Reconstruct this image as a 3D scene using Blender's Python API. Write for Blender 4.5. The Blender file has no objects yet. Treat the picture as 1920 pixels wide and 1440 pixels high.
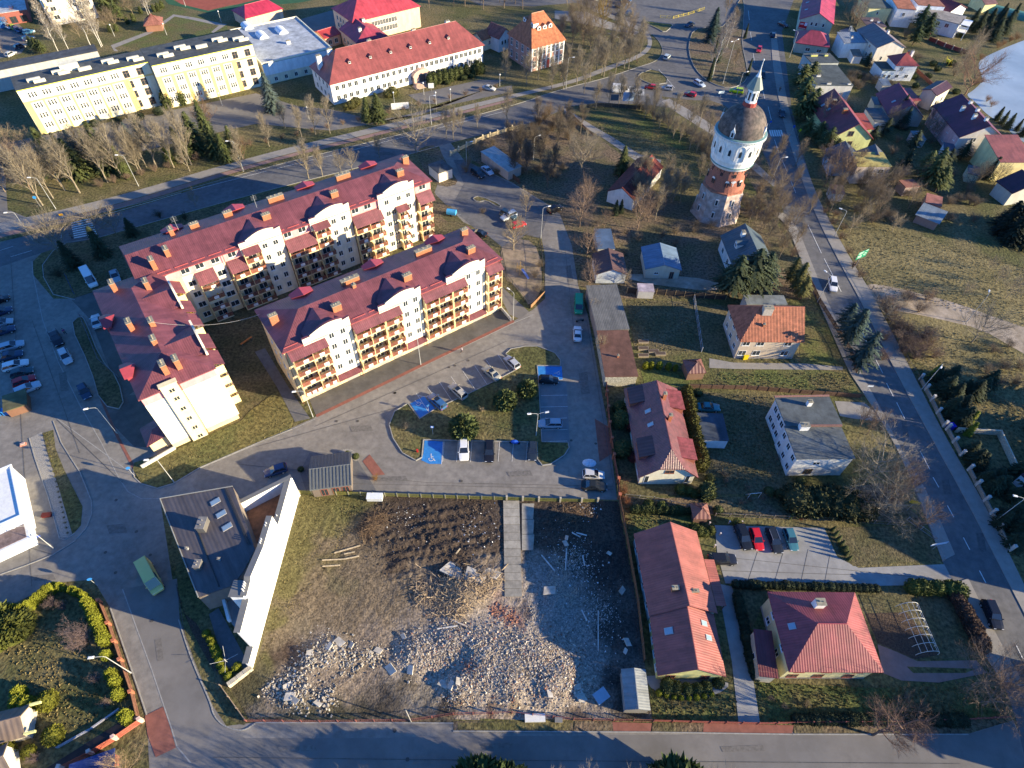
import bpy, math, random
from mathutils import Vector, Matrix, noise as mnoise
from mathutils.geometry import tessellate_polygon
random.seed(7)
RR = random.Random(11)
S = bpy.context.scene
COL = S.collection
# ---------------------------------------------------------------- camera
FPX, PITCH, ROLL, HC = 1159.8, math.radians(50.1375), math.radians(2.15), 95.0
_f = Vector((0, math.cos(PITCH), -math.sin(PITCH))); _r = Vector((1, 0, 0)); _u = _r.cross(_f)
_c, _s = math.cos(ROLL), math.sin(ROLL)
CR, CU, CF = _c*_r + _s*_u, -_s*_r + _c*_u, _f
cam = bpy.data.cameras.new('camera'); cam.sensor_width = 36; cam.lens = FPX/1920*36
cam.clip_start = 1; cam.clip_end = 4000
co = bpy.data.objects.new('camera', cam); COL.objects.link(co)
co.matrix_world = Matrix(((CR.x, CU.x, -CF.x, 0), (CR.y, CU.y, -CF.y, 0), (CR.z, CU.z, -CF.z, HC), (0, 0, 0, 1)))
S.camera = co
# ---------------------------------------------------------------- world, sun, exposure
SUN_EL, SUN_AZ = 15.0, -13.0      # elevation; heading of the sun seen from the ground, degrees from +X
w = bpy.data.worlds.new('World'); S.world = w; w.use_nodes = True
nt = w.node_tree; nt.nodes.clear()
sky = nt.nodes.new('ShaderNodeTexSky'); sky.sky_type = 'NISHITA'; sky.sun_disc = False
sky.sun_elevation = math.radians(SUN_EL); sky.sun_rotation = math.radians(90-SUN_AZ)
sky.altitude = 200; sky.air_density = 1.0; sky.dust_density = 0.1; sky.ozone_density = 5.0
bg = nt.nodes.new('ShaderNodeBackground'); bg.inputs['Strength'].default_value = 0.092
wo = nt.nodes.new('ShaderNodeOutputWorld')
tn = nt.nodes.new('ShaderNodeMixRGB'); tn.blend_type = 'MULTIPLY'; tn.inputs[0].default_value = 1; tn.inputs[2].default_value = (0.55, 0.95, 1.35, 1)   # clear cold winter sky
nt.links.new(sky.outputs[0], tn.inputs[1]); nt.links.new(tn.outputs[0], bg.inputs[0]); nt.links.new(bg.outputs[0], wo.inputs[0])
sl = bpy.data.lights.new('sun', 'SUN'); sl.energy = 5.0; sl.angle = math.radians(0.5); sl.color = (1.0, 0.84, 0.545)
so = bpy.data.objects.new('sun', sl); COL.objects.link(so)
_el, _az = math.radians(SUN_EL), math.radians(SUN_AZ)
so.rotation_euler = Vector((math.cos(_el)*math.cos(_az), math.cos(_el)*math.sin(_az), math.sin(_el))).to_track_quat('Z', 'Y').to_euler()
so.location = (150, -40, 60)
S.view_settings.view_transform = 'Standard'; S.view_settings.look = 'None'
S.view_settings.gamma = 1; S.view_settings.exposure = 1.42; S.view_settings.use_curve_mapping = False

# ---------------------------------------------------------------- survey: a point of the photograph at height h, in metres
def G(u, v, h=0.0):
    d = CR*((u-960)/FPX) - CU*((v-720)/FPX) + CF
    t = (h-HC)/d.z
    return (d.x*t, d.y*t)
def G3(u, v, h=0.0):
    x, y = G(u, v, h); return Vector((x, y, h))

# ---------------------------------------------------------------- materials
MATS = {}
def M(kind, col=None, rough=0.8, var=0.25, scale=1.5, bump=0.0, bscale=8.0, metal=0.0, spec=0.3, pitch=0.0, pdepth=0.0, col2=None, c2s=0.25, course=0.0, tint=None):
    """procedural surface; col None -> the colour of the object itself"""
    if kind in MATS: return MATS[kind]
    m = bpy.data.materials.new(kind); m.use_nodes = True; n = m.node_tree.nodes; L = m.node_tree.links
    b = n['Principled BSDF']; b.inputs['Roughness'].default_value = rough; b.inputs['Metallic'].default_value = metal
    b.inputs['Specular IOR Level'].default_value = spec
    tc = n.new('ShaderNodeTexCoord'); oi = n.new('ShaderNodeObjectInfo')
    if col is None: csock = oi.outputs['Color']
    else:
        c = n.new('ShaderNodeRGB'); c.outputs[0].default_value = (*col, 1); csock = c.outputs[0]
    ns = n.new('ShaderNodeTexNoise'); ns.inputs['Scale'].default_value = scale; ns.inputs['Detail'].default_value = 6; ns.inputs['Roughness'].default_value = 0.65
    L.new(tc.outputs['Object'], ns.inputs['Vector'])
    if col2 is not None:
        n2 = n.new('ShaderNodeTexNoise'); n2.inputs['Scale'].default_value = c2s; n2.inputs['Detail'].default_value = 8; n2.inputs['Roughness'].default_value = 0.6
        L.new(tc.outputs['Object'], n2.inputs['Vector'])
        rp = n.new('ShaderNodeValToRGB'); rp.color_ramp.elements[0].position = 0.42; rp.color_ramp.elements[1].position = 0.6
        L.new(n2.outputs['Fac'], rp.inputs[0])
        mx = n.new('ShaderNodeMixRGB'); L.new(rp.outputs[0], mx.inputs[0]); L.new(csock, mx.inputs[1]); mx.inputs[2].default_value = (*col2, 1)
        csock = mx.outputs[0]
    mr = n.new('ShaderNodeMapRange'); mr.inputs[1].default_value = 0.36; mr.inputs[2].default_value = 0.64; mr.inputs[3].default_value = 1-var; mr.inputs[4].default_value = 1+var
    L.new(ns.outputs['Fac'], mr.inputs[0])
    vsock = mr.outputs[0]
    if pitch or kind in ('roof_felt', 'wall_render'):   # dirt streaks down the slope or wall, and blotches
        mp = n.new('ShaderNodeMapping'); st = n.new('ShaderNodeTexNoise'); st.inputs['Detail'].default_value = 7; st.inputs['Roughness'].default_value = .7
        if pitch: mp.inputs['Scale'].default_value = (1.1, .12, 1); L.new(tc.outputs['UV'], mp.inputs[0])
        else: mp.inputs['Scale'].default_value = (.8, .8, .18) if kind == 'wall_render' else (.3, .3, .3); L.new(tc.outputs['Object'], mp.inputs[0])
        L.new(mp.outputs[0], st.inputs['Vector']); st.inputs['Scale'].default_value = 1.0
        ms = n.new('ShaderNodeMapRange'); ms.inputs[1].default_value = .34; ms.inputs[2].default_value = .62; ms.inputs[3].default_value = .70 if kind != 'wall_render' else .86; ms.inputs[4].default_value = 1.08; L.new(st.outputs['Fac'], ms.inputs[0])
        mm = n.new('ShaderNodeMath'); mm.operation = 'MULTIPLY'; L.new(mr.outputs[0], mm.inputs[0]); L.new(ms.outputs[0], mm.inputs[1]); vsock = mm.outputs[0]
    vm = n.new('ShaderNodeVectorMath'); vm.operation = 'SCALE'; L.new(csock, vm.inputs[0]); L.new(vsock, vm.inputs['Scale'])
    L.new(vm.outputs[0], b.inputs['Base Color'])
    hs = None
    if bump:
        nb = n.new('ShaderNodeTexNoise'); nb.inputs['Scale'].default_value = bscale; nb.inputs['Detail'].default_value = 5
        L.new(tc.outputs['Object'], nb.inputs['Vector'])
        bp = n.new('ShaderNodeBump'); bp.inputs['Strength'].default_value = 1.0; bp.inputs['Distance'].default_value = bump
        L.new(nb.outputs['Fac'], bp.inputs['Height']); L.new(bp.outputs[0], b.inputs['Normal']); hs = bp
    if pitch:
        sx = n.new('ShaderNodeSeparateXYZ'); L.new(tc.outputs['UV'], sx.inputs[0])
        m1 = n.new('ShaderNodeMath'); m1.operation = 'MULTIPLY'; m1.inputs[1].default_value = 2*math.pi/pitch; L.new(sx.outputs[0], m1.inputs[0])
        m2 = n.new('ShaderNodeMath'); m2.operation = 'SINE'; L.new(m1.outputs[0], m2.inputs[0])
        hsock = m2.outputs[0]
        if course:
            m3 = n.new('ShaderNodeMath'); m3.operation = 'DIVIDE'; m3.inputs[1].default_value = course; L.new(sx.outputs[1], m3.inputs[0])
            m4 = n.new('ShaderNodeMath'); m4.operation = 'FRACT'; L.new(m3.outputs[0], m4.inputs[0])
            m5 = n.new('ShaderNodeMath'); m5.operation = 'SUBTRACT'; L.new(m2.outputs[0], m5.inputs[0]); L.new(m4.outputs[0], m5.inputs[1]); hsock = m5.outputs[0]
        bp2 = n.new('ShaderNodeBump'); bp2.inputs['Strength'].default_value = 1.0; bp2.inputs['Distance'].default_value = pdepth
        L.new(hsock, bp2.inputs['Height'])
        if hs: L.new(hs.outputs[0], bp2.inputs['Normal'])
        L.new(bp2.outputs[0], b.inputs['Normal'])
    MATS[kind] = m
    return m
wall = M('wall_render', None, 0.9, 0.07, 0.6, 0.01, 12)
plain = M('painted_surface', None, 0.6, 0.08, 2.0)
metalp = M('painted_metal', None, 0.45, 0.08, 2.0, spec=0.5)
sheet = M('sheet_roof', None, 0.55, 0.22, 0.35, 0.004, 5, spec=0.5, pitch=0.36, pdepth=0.009, course=0.7)
seam = M('seam_roof', None, 0.55, 0.12, 0.5, 0.004, 5, spec=0.5, pitch=0.7, pdepth=0.018)
tiles = M('clay_tiles', None, 0.7, 0.3, 1.2, 0.01, 9, pitch=0.3, pdepth=0.02, course=0.4)
felt = M('roof_felt', None, 0.85, 0.22, 0.7, 0.01, 6)
concrete = M('concrete', None, 0.9, 0.2, 1.3, 0.02, 7)
brick = M('brickwork', None, 0.9, 0.25, 5.0, 0.02, 14)
glass = M('window_glass', (0.03, 0.04, 0.05), 0.06, 0.2, 0.3, spec=0.9)
skyglass = M('skylight_glass', (0.25, 0.35, 0.42), 0.08, 0.1, 0.3, spec=1.0)
carp = M('car_paint', None, 0.22, 0.02, 2.0, spec=0.6)
carg = M('car_glass', (0.015, 0.02, 0.03), 0.05, 0.0, spec=0.9)
rubber = M('rubber', (0.02, 0.02, 0.02), 0.9, 0.1)
chrome = M('light_metal', (0.6, 0.6, 0.62), 0.35, 0.1, metal=0.7)
bark = M('bark', None, 0.95, 0.3, 2.5, 0.03, 5)
twig = M('twigs', None, 0.95, 0.25, 0.35)
needles = M('needles', None, 0.85, 0.45, 0.6)
wood = M('weathered_wood', None, 0.9, 0.3, 2.2, 0.02, 8)
stone = M('rubble_stone', None, 0.95, 0.5, 3.2, 0.03, 6)
clothm = M('cloth', None, 0.9, 0.1, 5.0)

# ---------------------------------------------------------------- mesh building
class MB:
    def __init__(s): s.v = []; s.f = []; s.m = []; s.cm = 0
    def p(s, *a): s.v.append(tuple(a[0]) if len(a) == 1 else a); return len(s.v)-1
    def face(s, pts):
        i = len(s.v); s.v += [tuple(q) for q in pts]; s.f.append(tuple(range(i, i+len(pts)))); s.m.append(s.cm)
    def poly(s, pts):            # concave polygon, any plane
        i = len(s.v); s.v += [tuple(q) for q in pts]
        for t in tessellate_polygon([[Vector(q) for q in pts]]):
            a, b, c = [Vector(pts[k]) for k in t]
            nz = (b-a).cross(c-a).z
            s.f.append(tuple(i+k for k in (t if nz >= 0 else t[::-1]))); s.m.append(s.cm)
    def box(s, x0, x1, y0, y1, z0, z1):
        i = len(s.v)
        s.v += [(x0,y0,z0),(x1,y0,z0),(x1,y1,z0),(x0,y1,z0),(x0,y0,z1),(x1,y0,z1),(x1,y1,z1),(x0,y1,z1)]
        for q in ((0,3,2,1),(4,5,6,7),(0,1,5,4),(1,2,6,5),(2,3,7,6),(3,0,4,7)): s.f.append(tuple(i+k for k in q)); s.m.append(s.cm)
    def obox(s, c, ax, ay, az):  # oriented box: centre and three half axes
        i = len(s.v); c = Vector(c); ax, ay, az = Vector(ax), Vector(ay), Vector(az)
        for sz in (-1, 1):
            for sx, sy in ((-1,-1),(1,-1),(1,1),(-1,1)): s.v.append(tuple(c+ax*sx+ay*sy+az*sz))
        for q in ((0,3,2,1),(4,5,6,7),(0,1,5,4),(1,2,6,5),(2,3,7,6),(3,0,4,7)): s.f.append(tuple(i+k for k in q)); s.m.append(s.cm)
    def prism(s, pts, z0, z1):   # pts counter-clockwise 2-D
        a = sum(pts[i][0]*pts[(i+1) % len(pts)][1]-pts[(i+1) % len(pts)][0]*pts[i][1] for i in range(len(pts)))
        if a < 0: pts = pts[::-1]
        s.poly([(x, y, z1) for x, y in pts])
        n = len(pts)
        for k in range(n):
            (xa, ya), (xb, yb) = pts[k], pts[(k+1) % n]
            s.face([(xa,ya,z0),(xb,yb,z0),(xb,yb,z1),(xa,ya,z1)])
    def tube(s, a, b, r0, r1, n=6, cap=True):
        a, b = Vector(a), Vector(b); d = b-a
        if d.length < 1e-6: return
        d.normalize(); u = d.orthogonal().normalized(); w_ = d.cross(u); i = len(s.v)
        for c, r in ((a, r0), (b, r1)):
            for k in range(n):
                t = 2*math.pi*k/n; s.v.append(tuple(c+(u*math.cos(t)+w_*math.sin(t))*r))
        for k in range(n):
            j = (k+1) % n; s.f.append((i+k, i+j, i+n+j, i+n+k)); s.m.append(s.cm)
        if cap: s.f.append(tuple(i+n+k for k in range(n))); s.m.append(s.cm); s.f.append(tuple(i+k for k in range(n-1, -1, -1))); s.m.append(s.cm)
    def lathe(s, prof, n=16, cx=0, cy=0, sq=1.0, a0=0.0):
        i = len(s.v)
        for r, z in prof:
            for k in range(n):
                t = a0+2*math.pi*k/n; s.v.append((cx+r*math.cos(t), cy+r*math.sin(t)*sq, z))
        for q in range(len(prof)-1):
            for k in range(n):
                j = (k+1) % n; s.f.append((i+q*n+k, i+q*n+j, i+(q+1)*n+j, i+(q+1)*n+k)); s.m.append(s.cm)
        s.f.append(tuple(i+(len(prof)-1)*n+k for k in range(n))); s.m.append(s.cm)
    def solid(s, tops, t):       # top faces (lists of points) thickened downwards by t
        edges = {}
        for P in tops:
            s.face(P); s.face([(x, y, z-t) for x, y, z in P][::-1])
            for k in range(len(P)):
                a, b = tuple(round(q, 3) for q in P[k]), tuple(round(q, 3) for q in P[(k+1) % len(P)])
                if (b, a) in edges: del edges[(b, a)]
                else: edges[(a, b)] = (P[k], P[(k+1) % len(P)])
        for a, b in edges.values():
            s.face([(a[0],a[1],a[2]-t), (b[0],b[1],b[2]-t), tuple(b), tuple(a)])
    def mesh(s, name, mats, uv=False, smooth=False):
        me = bpy.data.meshes.new(name); me.from_pydata(s.v, [], s.f)
        if not isinstance(mats, (list, tuple)): mats = [mats]
        for m in mats: me.materials.append(m)
        if len(mats) > 1: me.polygons.foreach_set('material_index', s.m)
        if smooth: me.polygons.foreach_set('use_smooth', [True]*len(me.polygons))
        if uv:
            ul = me.uv_layers.new(name='UVMap').data
            for pl in me.polygons:
                n = pl.normal; h = Vector((-n.y, n.x, 0))
                if h.length < 0.05: h = Vector((1, 0, 0))
                h.normalize(); e = n.cross(h)
                for li in pl.loop_indices:
                    c = me.vertices[me.loops[li].vertex_index].co; ul[li].uv = (c.dot(h), c.dot(e)) if uv != 'turned' else (c.dot(e), c.dot(h))
        me.update(); return me
    def build(s, name, mats, parent=None, color=None, uv=False, smooth=False, loc=None, rz=None):
        return put(name, s.mesh(name, mats, uv, smooth), parent, loc, rz, color)
def put(name, me, parent=None, loc=None, rz=None, color=None):
    o = bpy.data.objects.new(name, me); COL.objects.link(o)
    if parent: o.parent = parent
    if loc is not None: o.location = loc
    if rz is not None: o.rotation_euler = (0, 0, rz)
    if color is not None: o.color = (*color, 1)
    return o
def jit(c, a, b):
    k = RR.uniform(a, b); return tuple(q*k for q in c)
def tag(o, label, cat, group=None, kind=None):
    if label: o['label'] = label
    if cat: o['category'] = cat
    if group: o['group'] = group
    if kind: o['kind'] = kind
    return o
def thing(name, label, cat, loc=(0, 0, 0), rz=0.0, group=None):
    o = bpy.data.objects.new(name, None); COL.objects.link(o); o.location = loc; o.rotation_euler = (0, 0, rz)
    o.empty_display_size = 0.3
    return tag(o, label, cat, group)
ORD = ['first','second','third','fourth','fifth','sixth','seventh','eighth','ninth','tenth','eleventh','twelfth','thirteenth','fourteenth','fifteenth','sixteenth','seventeenth','eighteenth','nineteenth','twentieth','twenty-first','twenty-second','twenty-third','twenty-fourth','twenty-fifth','twenty-sixth','twenty-seventh','twenty-eighth','twenty-ninth','thirtieth']
# ================================================================ THE GROUND
grass = M('grass', (0.150, 0.122, 0.055), 0.95, 0.55, 1.6, 0.14, 2.2, col2=(0.088, 0.088, 0.030), c2s=0.09)
lawnm = M('lawn_green', (0.098, 0.112, 0.032), 0.95, 0.5, 1.8, 0.10, 3.0, col2=(0.12, 0.10, 0.042), c2s=0.14)
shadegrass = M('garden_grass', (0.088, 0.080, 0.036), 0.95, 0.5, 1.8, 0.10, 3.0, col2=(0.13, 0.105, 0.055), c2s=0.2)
scrub = M('leaf_litter', (0.150, 0.108, 0.070), 0.95, 0.6, 1.8, 0.12, 2.6, col2=(0.105, 0.092, 0.045), c2s=0.1)
asphalt = M('asphalt', (0.145, 0.14, 0.138), 0.85, 0.16, 0.8, 0.006, 20, col2=(0.115, 0.113, 0.115), c2s=0.12)
asphold = M('old_asphalt', (0.19, 0.175, 0.16), 0.88, 0.14, 0.4, 0.006, 20, col2=(0.155, 0.145, 0.135), c2s=0.1)
paver = M('concrete_pavers', (0.235, 0.215, 0.19), 0.85, 0.16, 0.9, 0.012, 9, col2=(0.188, 0.172, 0.154), c2s=0.11)
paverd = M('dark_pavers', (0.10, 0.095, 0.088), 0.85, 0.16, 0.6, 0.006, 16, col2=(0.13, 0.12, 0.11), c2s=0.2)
walkm = M('pavement_slabs', (0.27, 0.25, 0.225), 0.85, 0.1, 0.8, 0.006, 16)
redpav = M('red_pavers', (0.24, 0.095, 0.07), 0.85, 0.15, 1.0, 0.006, 16)
pinkpav = M('faded_red_pavers', (0.27, 0.17, 0.145), 0.85, 0.12, 0.7, 0.006, 16)
gravel = M('gravel_bed', (0.30, 0.28, 0.25), 0.95, 0.3, 6.0, 0.03, 9)
dirt = M('bare_dirt', (0.38, 0.31, 0.24), 0.95, 0.25, 0.5, 0.03, 5, col2=(0.27, 0.215, 0.155), c2s=0.2)
sand = M('sand', (0.30, 0.23, 0.16), 0.95, 0.2, 0.8, 0.03, 4, col2=(0.20, 0.16, 0.11), c2s=0.3)
soil = M('dug_soil', (0.075, 0.05, 0.035), 0.95, 0.4, 4.0, 0.1, 4)
bluep = M('blue_paint', (0.03, 0.20, 0.52), 0.7, 0.12, 1.2)
whitep = M('white_marking', (0.62, 0.62, 0.6), 0.7, 0.25, 3.0)
clay = M('red_court', (0.30, 0.08, 0.05), 0.9, 0.15, 0.5)
turf = M('green_court', (0.03, 0.10, 0.045), 0.9, 0.15, 0.5)
ice = M('lake_ice', (0.36, 0.42, 0.47), 0.35, 0.12, 0.05, 0.01, 1.0, spec=0.5, col2=(0.26, 0.32, 0.37), c2s=0.03)
kerbm = M('kerbstone', (0.30, 0.29, 0.27), 0.85, 0.15, 2.0)
gm = MB(); gm.face([(-1500, -300, 0), (1500, -300, 0), (1500, 1700, 0), (-1500, 1700, 0)])
gm.build('ground', grass)['kind'] = 'structure'
def rnd(pts, it=2):
    for _ in range(it):
        q = []
        for i in range(len(pts)):
            a, b = pts[i], pts[(i+1) % len(pts)]
            q += [(a[0]*.75+b[0]*.25, a[1]*.75+b[1]*.25), (a[0]*.25+b[0]*.75, a[1]*.25+b[1]*.75)]
        pts = q
    return pts
LV = {}
def zlev(lvl):
    LV[lvl] = LV.get(lvl, 0)+1; return .008*lvl+.0004*(LV[lvl] % 18)
def area(name, mat, px, lvl, rounded=0, h=0.0, kerb=False):
    """a flat patch of the setting; lvl counts 8 mm steps, patches of one level differ by fractions, h makes it a raised pavement"""
    P = [G(*q) for q in px]
    if rounded: P = rnd(P, rounded)
    z = zlev(lvl)+h
    mb = MB()
    if h: mb.prism(P, 0.0, z)
    else: mb.poly([(x, y, z) for x, y in P])
    mb.build(name, mat)['kind'] = 'structure'
    if kerb: kerbline(P+[P[0]], z, 0.10)
    return P
def kerbline(P, z=0.0, hh=0.1, w_=0.075):
    mb = MB()
    for a, b in zip(P, P[1:]):
        a, b = Vector((*a, 0)), Vector((*b, 0)); d = b-a
        if d.length < 0.01: continue
        t = d.normalized(); n = Vector((-t.y, t.x, 0))
        mb.obox((a+b)/2+Vector((0, 0, (z+hh)/2)), d/2+t*0.02, n*w_, (0, 0, (z+hh)/2))
    mb.build('kerb', kerbm)['kind'] = 'structure'
def kerb(px, z=0.0, hh=0.1): kerbline([G(*q) for q in px], z, hh)
def smooth_line(px, it=2):
    P = [G(*q) for q in px]
    for _ in range(it):
        q = [P[0]]
        for a, b in zip(P, P[1:]): q += [(a[0]*.75+b[0]*.25, a[1]*.75+b[1]*.25), (a[0]*.25+b[0]*.75, a[1]*.25+b[1]*.75)]
        P = q+[P[-1]]
    return P
def band(name, mat, left, right, lvl, h=0.0, it=2):
    a, b = smooth_line(left, it), smooth_line(right, it)
    P = a+b[::-1]; mb = MB(); z = zlev(lvl)+h
    if h: mb.prism(P, 0, z)
    else: mb.poly([(x, y, z) for x, y in P])
    mb.build(name, mat)['kind'] = 'structure'
# --- left, centre and north streets: one paved sheet with islands laid on it
area('paved_street', paver, [(-260,380),(20,395),(60,412),(100,452),(62,490),(62,515),(100,560),(140,560),(235,520),(262,520),(330,840),(250,895),(265,905),(295,914),(325,905),(375,875),(480,830),(545,803),(590,783),(960,604),(1000,580),(1022,560),(1022,480),(1012,430),(985,440),(950,470),(900,430),(830,400),(815,360),(835,310),(822,270),(845,268),(870,300),(960,342),(1030,385),(1050,402),(1072,460),(1084,535),(1102,590),(1125,720),(1140,800),(1157,937),(565,925),(470,935),(300,935),(335,1162),(360,1240),(400,1335),(420,1362),(480,1354),(850,1356),(850,1371),(1440,1372),(1722,1374),(1815,1376),(1900,1350),(2050,1700),(-60,1700),(280,1440),(275,1340),(250,1265),(207,1140),(175,1087),(107,1092),(0,1145),(-260,1200)], 1)
area('bottom_street', asphold, [(322,1367),(400,1350),(430,1370),(460,1384),(700,1384),(780,1382),(1440,1376),(1815,1378),(1900,1352),(2000,1700),(300,1600)], 2)
area('left_street_lane', asphold, [(230,1105),(332,1085),(337,1160),(365,1240),(400,1325),(425,1362),(322,1367),(285,1257),(247,1152)], 3)
# --- the boulevard
area('boulevard', asphalt, [(-260,545),(-30,470),(60,430),(230,392),(480,319),(730,258),(960,200),(1052,167),(1135,147),(1190,128),(1232,115),(1244,98),(1238,80),(1225,66),(1180,52),(1120,20),(1080,5),(1000,12),(900,10),(820,-30),(1500,-30),(1488,0),(1466,60),(1474,120),(1484,200),(1500,270),(1528,360),(1597,490),(1640,560),(1702,682),(1772,820),(1840,935),(1890,1035),(1960,1180),(2100,1500),(1940,1500),(1905,1350),(1885,1290),(1842,1222),(1785,1095),(1767,1052),(1690,860),(1650,770),(1605,715),(1575,640),(1535,570),(1510,520),(1495,470),(1470,400),(1448,330),(1437,300),(1420,262),(1395,215),(1340,200),(1280,205),(1200,195),(1120,195),(1065,200),(1058,205),(985,235),(960,238),(830,272),(730,300),(480,362),(187,445),(130,458),(60,480),(-260,590)], 2)
band('pavement', walkm, [(-260,470),(-30,425),(200,375),(480,291),(730,232),(960,177),(1070,152),(1130,127),(1195,104),(1214,88),(1215,74),(1205,60),(1170,45),(1110,20)], [(-260,495),(-30,445),(205,388),(480,303),(730,242),(960,184),(1075,157),(1140,132),(1203,108),(1222,90),(1223,72),(1212,56),(1178,40),(1118,14)], 4)
band('cycle_path', pinkpav, [(-260,496),(-30,446),(205,389),(480,304),(730,243),(960,185)], [(-260,508),(-30,452),(210,397),(480,310),(730,249),(960,189)], 4)
band('grass_verge', grass, [(-30,453),(210,398),(480,311),(730,250),(960,190),(1060,162)], [(-30,461),(210,404),(480,318),(730,257),(960,199),(1060,165)], 5)
kerbline(smooth_line([(60,428),(230,391),(480,318.5),(730,257.5),(960,199.5),(1052,167),(1135,147),(1190,128),(1232,115),(1244,98),(1238,80),(1225,66)]))
kerbline(smooth_line([(187,445),(480,362),(730,300),(830,272)]))
# --- verges, islands and lawns on the boulevard and the roundabout
area('traffic_island_grass', lawnm, [(1000+205,42),(1212,40),(1236,44),(1262,46),(1258,52),(1246,62),(1232,54)], 6, 1, 0.1, True)
area('roundabout_grass', scrub, [(1300,55),(1332,52),(1362,50),(1385,0),(1396,0),(1393,60),(1390,80),(1402,135),(1400,150),(1385,162),(1365,166),(1340,160),(1312,142),(1295,115),(1290,85)], 6, 1, 0.1, True)
area('small_corner_island', grass, [(1195,140),(1230,128),(1258,155),(1225,160),(1200,150)], 6, 1, 0.1, True)
area('park_meadow', grass, [(1092,207),(1160,208),(1240,228),(1300,256),(1330,272),(1318,330),(1300,380),(1240,375),(1180,300),(1160,270),(1115,235),(1095,225)], 3, 1)
area('green_lawn', lawnm, [(1098,212),(1160,212),(1235,232),(1285,256),(1290,285),(1240,268),(1170,248),(1130,238),(1105,226)], 4, 1)
area('footpath', walkm, [(1056,203),(1062,204),(1110,235),(1150,258),(1200,290),(1240,300),(1238,306),(1190,300),(1135,262),(1090,235),(1060,215)], 5)
area('footpath', walkm, [(1255,185),(1290,205),(1345,240),(1400,290),(1460,345),(1450,350),(1390,300),(1330,250),(1270,212),(1240,190)], 5)
area('verge', scrub, [(1225,178),(1290,188),(1345,188),(1395,225),(1430,305),(1458,392),(1440,395),(1400,330),(1340,245),(1290,205)], 3, 1)
area('footpath', walkm, [(300-120,440+80),(182,521),(160,540),(180,545)], 3)
# right road: pavements
band('pavement', walkm, [(1455,60),(1463,120),(1478,200),(1495,270),(1540,390),(1597,490),(1640,560),(1702,682),(1772,820),(1840,935),(1890,1035),(1960,1180)], [(1445,60),(1448,120),(1462,200),(1482,275),(1522,390),(1575,495),(1615,567),(1680,700),(1748,825),(1815,945),(1868,1050),(1935,1180)], 1, 0.1)
band('pavement', walkm, [(1440,395),(1475,420),(1500,485),(1535,568),(1590,695),(1607,720),(1660,800),(1710,900),(1767,1052)], [(1470,400),(1495,425),(1518,485),(1552,568),(1608,690),(1640,745),(1685,835),(1740,925),(1790,1040)], 2, 0.1)
band('pavement', walkm, [(1785,1095),(1842,1222),(1885,1290)], [(1815,1085),(1872,1200),(1920,1285)], 2, 0.1)
area('field_track', dirt, [(1622,545),(1625,532),(1660,535),(1720,549),(1800,570),(1870,597),(1985,635),(1985,700),(1905,655),(1840,617),(1760,598),(1700,586),(1645,578)], 2, 1)
area('field', M('field_grass', (0.215, 0.172, 0.076), 0.95, 0.42, 1.4, 0.12, 2.0, col2=(0.155, 0.13, 0.055), c2s=0.07), [(1540,395),(1600,395),(1660,420),(1740,445),(1820,480),(1990,520),(1990,630),(1870,600),(1800,578),(1720,558),(1645,543),(1600,490)], 1, 1)
area('field', MATS['field_grass'], [(1660,580),(1700,585),(1760,595),(1840,618),(1900,655),(1990,710),(1990,860),(1900,760),(1830,720),(1760,700),(1700,665)], 1, 1)
area('footpath', walkm, [(1620,0),(1640,30),(1600,20)], 1)
# --- north yard and parking east of the long block
area('parking_yard', asphalt, [(850,300),(870,300),(960,345),(1032,388),(1014,447),(985,440),(965,455),(935,440),(895,432),(862,405),(850,380),(870,345)], 3)
area('playground_sand', sand, [(940,460),(985,445),(1012,470),(1018,540),(995,575),(975,560),(945,520),(938,480)], 4, 1)
area('grass_strip', grass, [(885,372),(900,368),(940,385),(935,390),(912,376),(895,380)], 5, 1, 0.08, True)
area('grass_patch', scrub, [(790,275),(820,272),(845,320),(862,345),(830,352),(805,335),(780,290)], 4, 1)
area('grass_patch', scrub, [(812,380),(845,385),(850,395),(820,400),(850,425),(842,440),(812,420)], 4, 1)
area('grass_patch', grass, [(935,545),(950,520),(985,560),(992,577),(980,590),(955,600),(938,575)], 4, 1)
area('entrance_path', asphold, [(930,540),(938,535),(992,585),(975,598),(955,590)], 5)
area('scrub_yard', scrub, [(870,270),(985,236),(1058,206),(1090,237),(1160,300),(1180,360),(1120,420),(1100,540),(1084,535),(1072,460),(1050,402),(1030,385),(960,342),(885,300)], 3)
area('scrub_yard', scrub, [(1090,237),(1180,300),(1300,380),(1440,395),(1500,485),(1520,560),(1400,560),(1165,560),(1100,560),(1110,430),(1180,360)], 2)
area('sunny_yard', dirt, [(1180,510),(1350,525),(1360,550),(1180,528)], 4, 1)
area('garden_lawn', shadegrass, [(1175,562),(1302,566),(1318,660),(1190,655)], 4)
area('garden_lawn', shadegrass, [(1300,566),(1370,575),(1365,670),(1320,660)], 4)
area('green_garden', lawnm, [(1480,560),(1530,575),(1585,650),(1590,690),(1500,690),(1500,640)], 3)
area('green_garden', lawnm, [(1200,690),(1300,700),(1290,725),(1210,725)], 3)
area('green_garden', lawnm, [(1350,698),(1500,690),(1590,700),(1612,740),(1330,728)], 3)
area('garden_path', walkm, [(1330,672),(1375,680),(1510,682),(1580,688),(1580,694),(1380,692),(1330,690)], 5)
area('garden_yard', shadegrass, [(1150,740),(1200,730),(1320,735),(1450,745),(1480,900),(1500,925),(1165,930)], 3)
area('driveway', walkm, [(1565,752),(1620,755),(1665,792),(1600,785),(1575,780)], 4)
area('garden_yard', scrub, [(1165,935),(1500,930),(1650,905),(1740,985),(1560,968),(1330,965),(1190,950)], 4)
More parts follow.
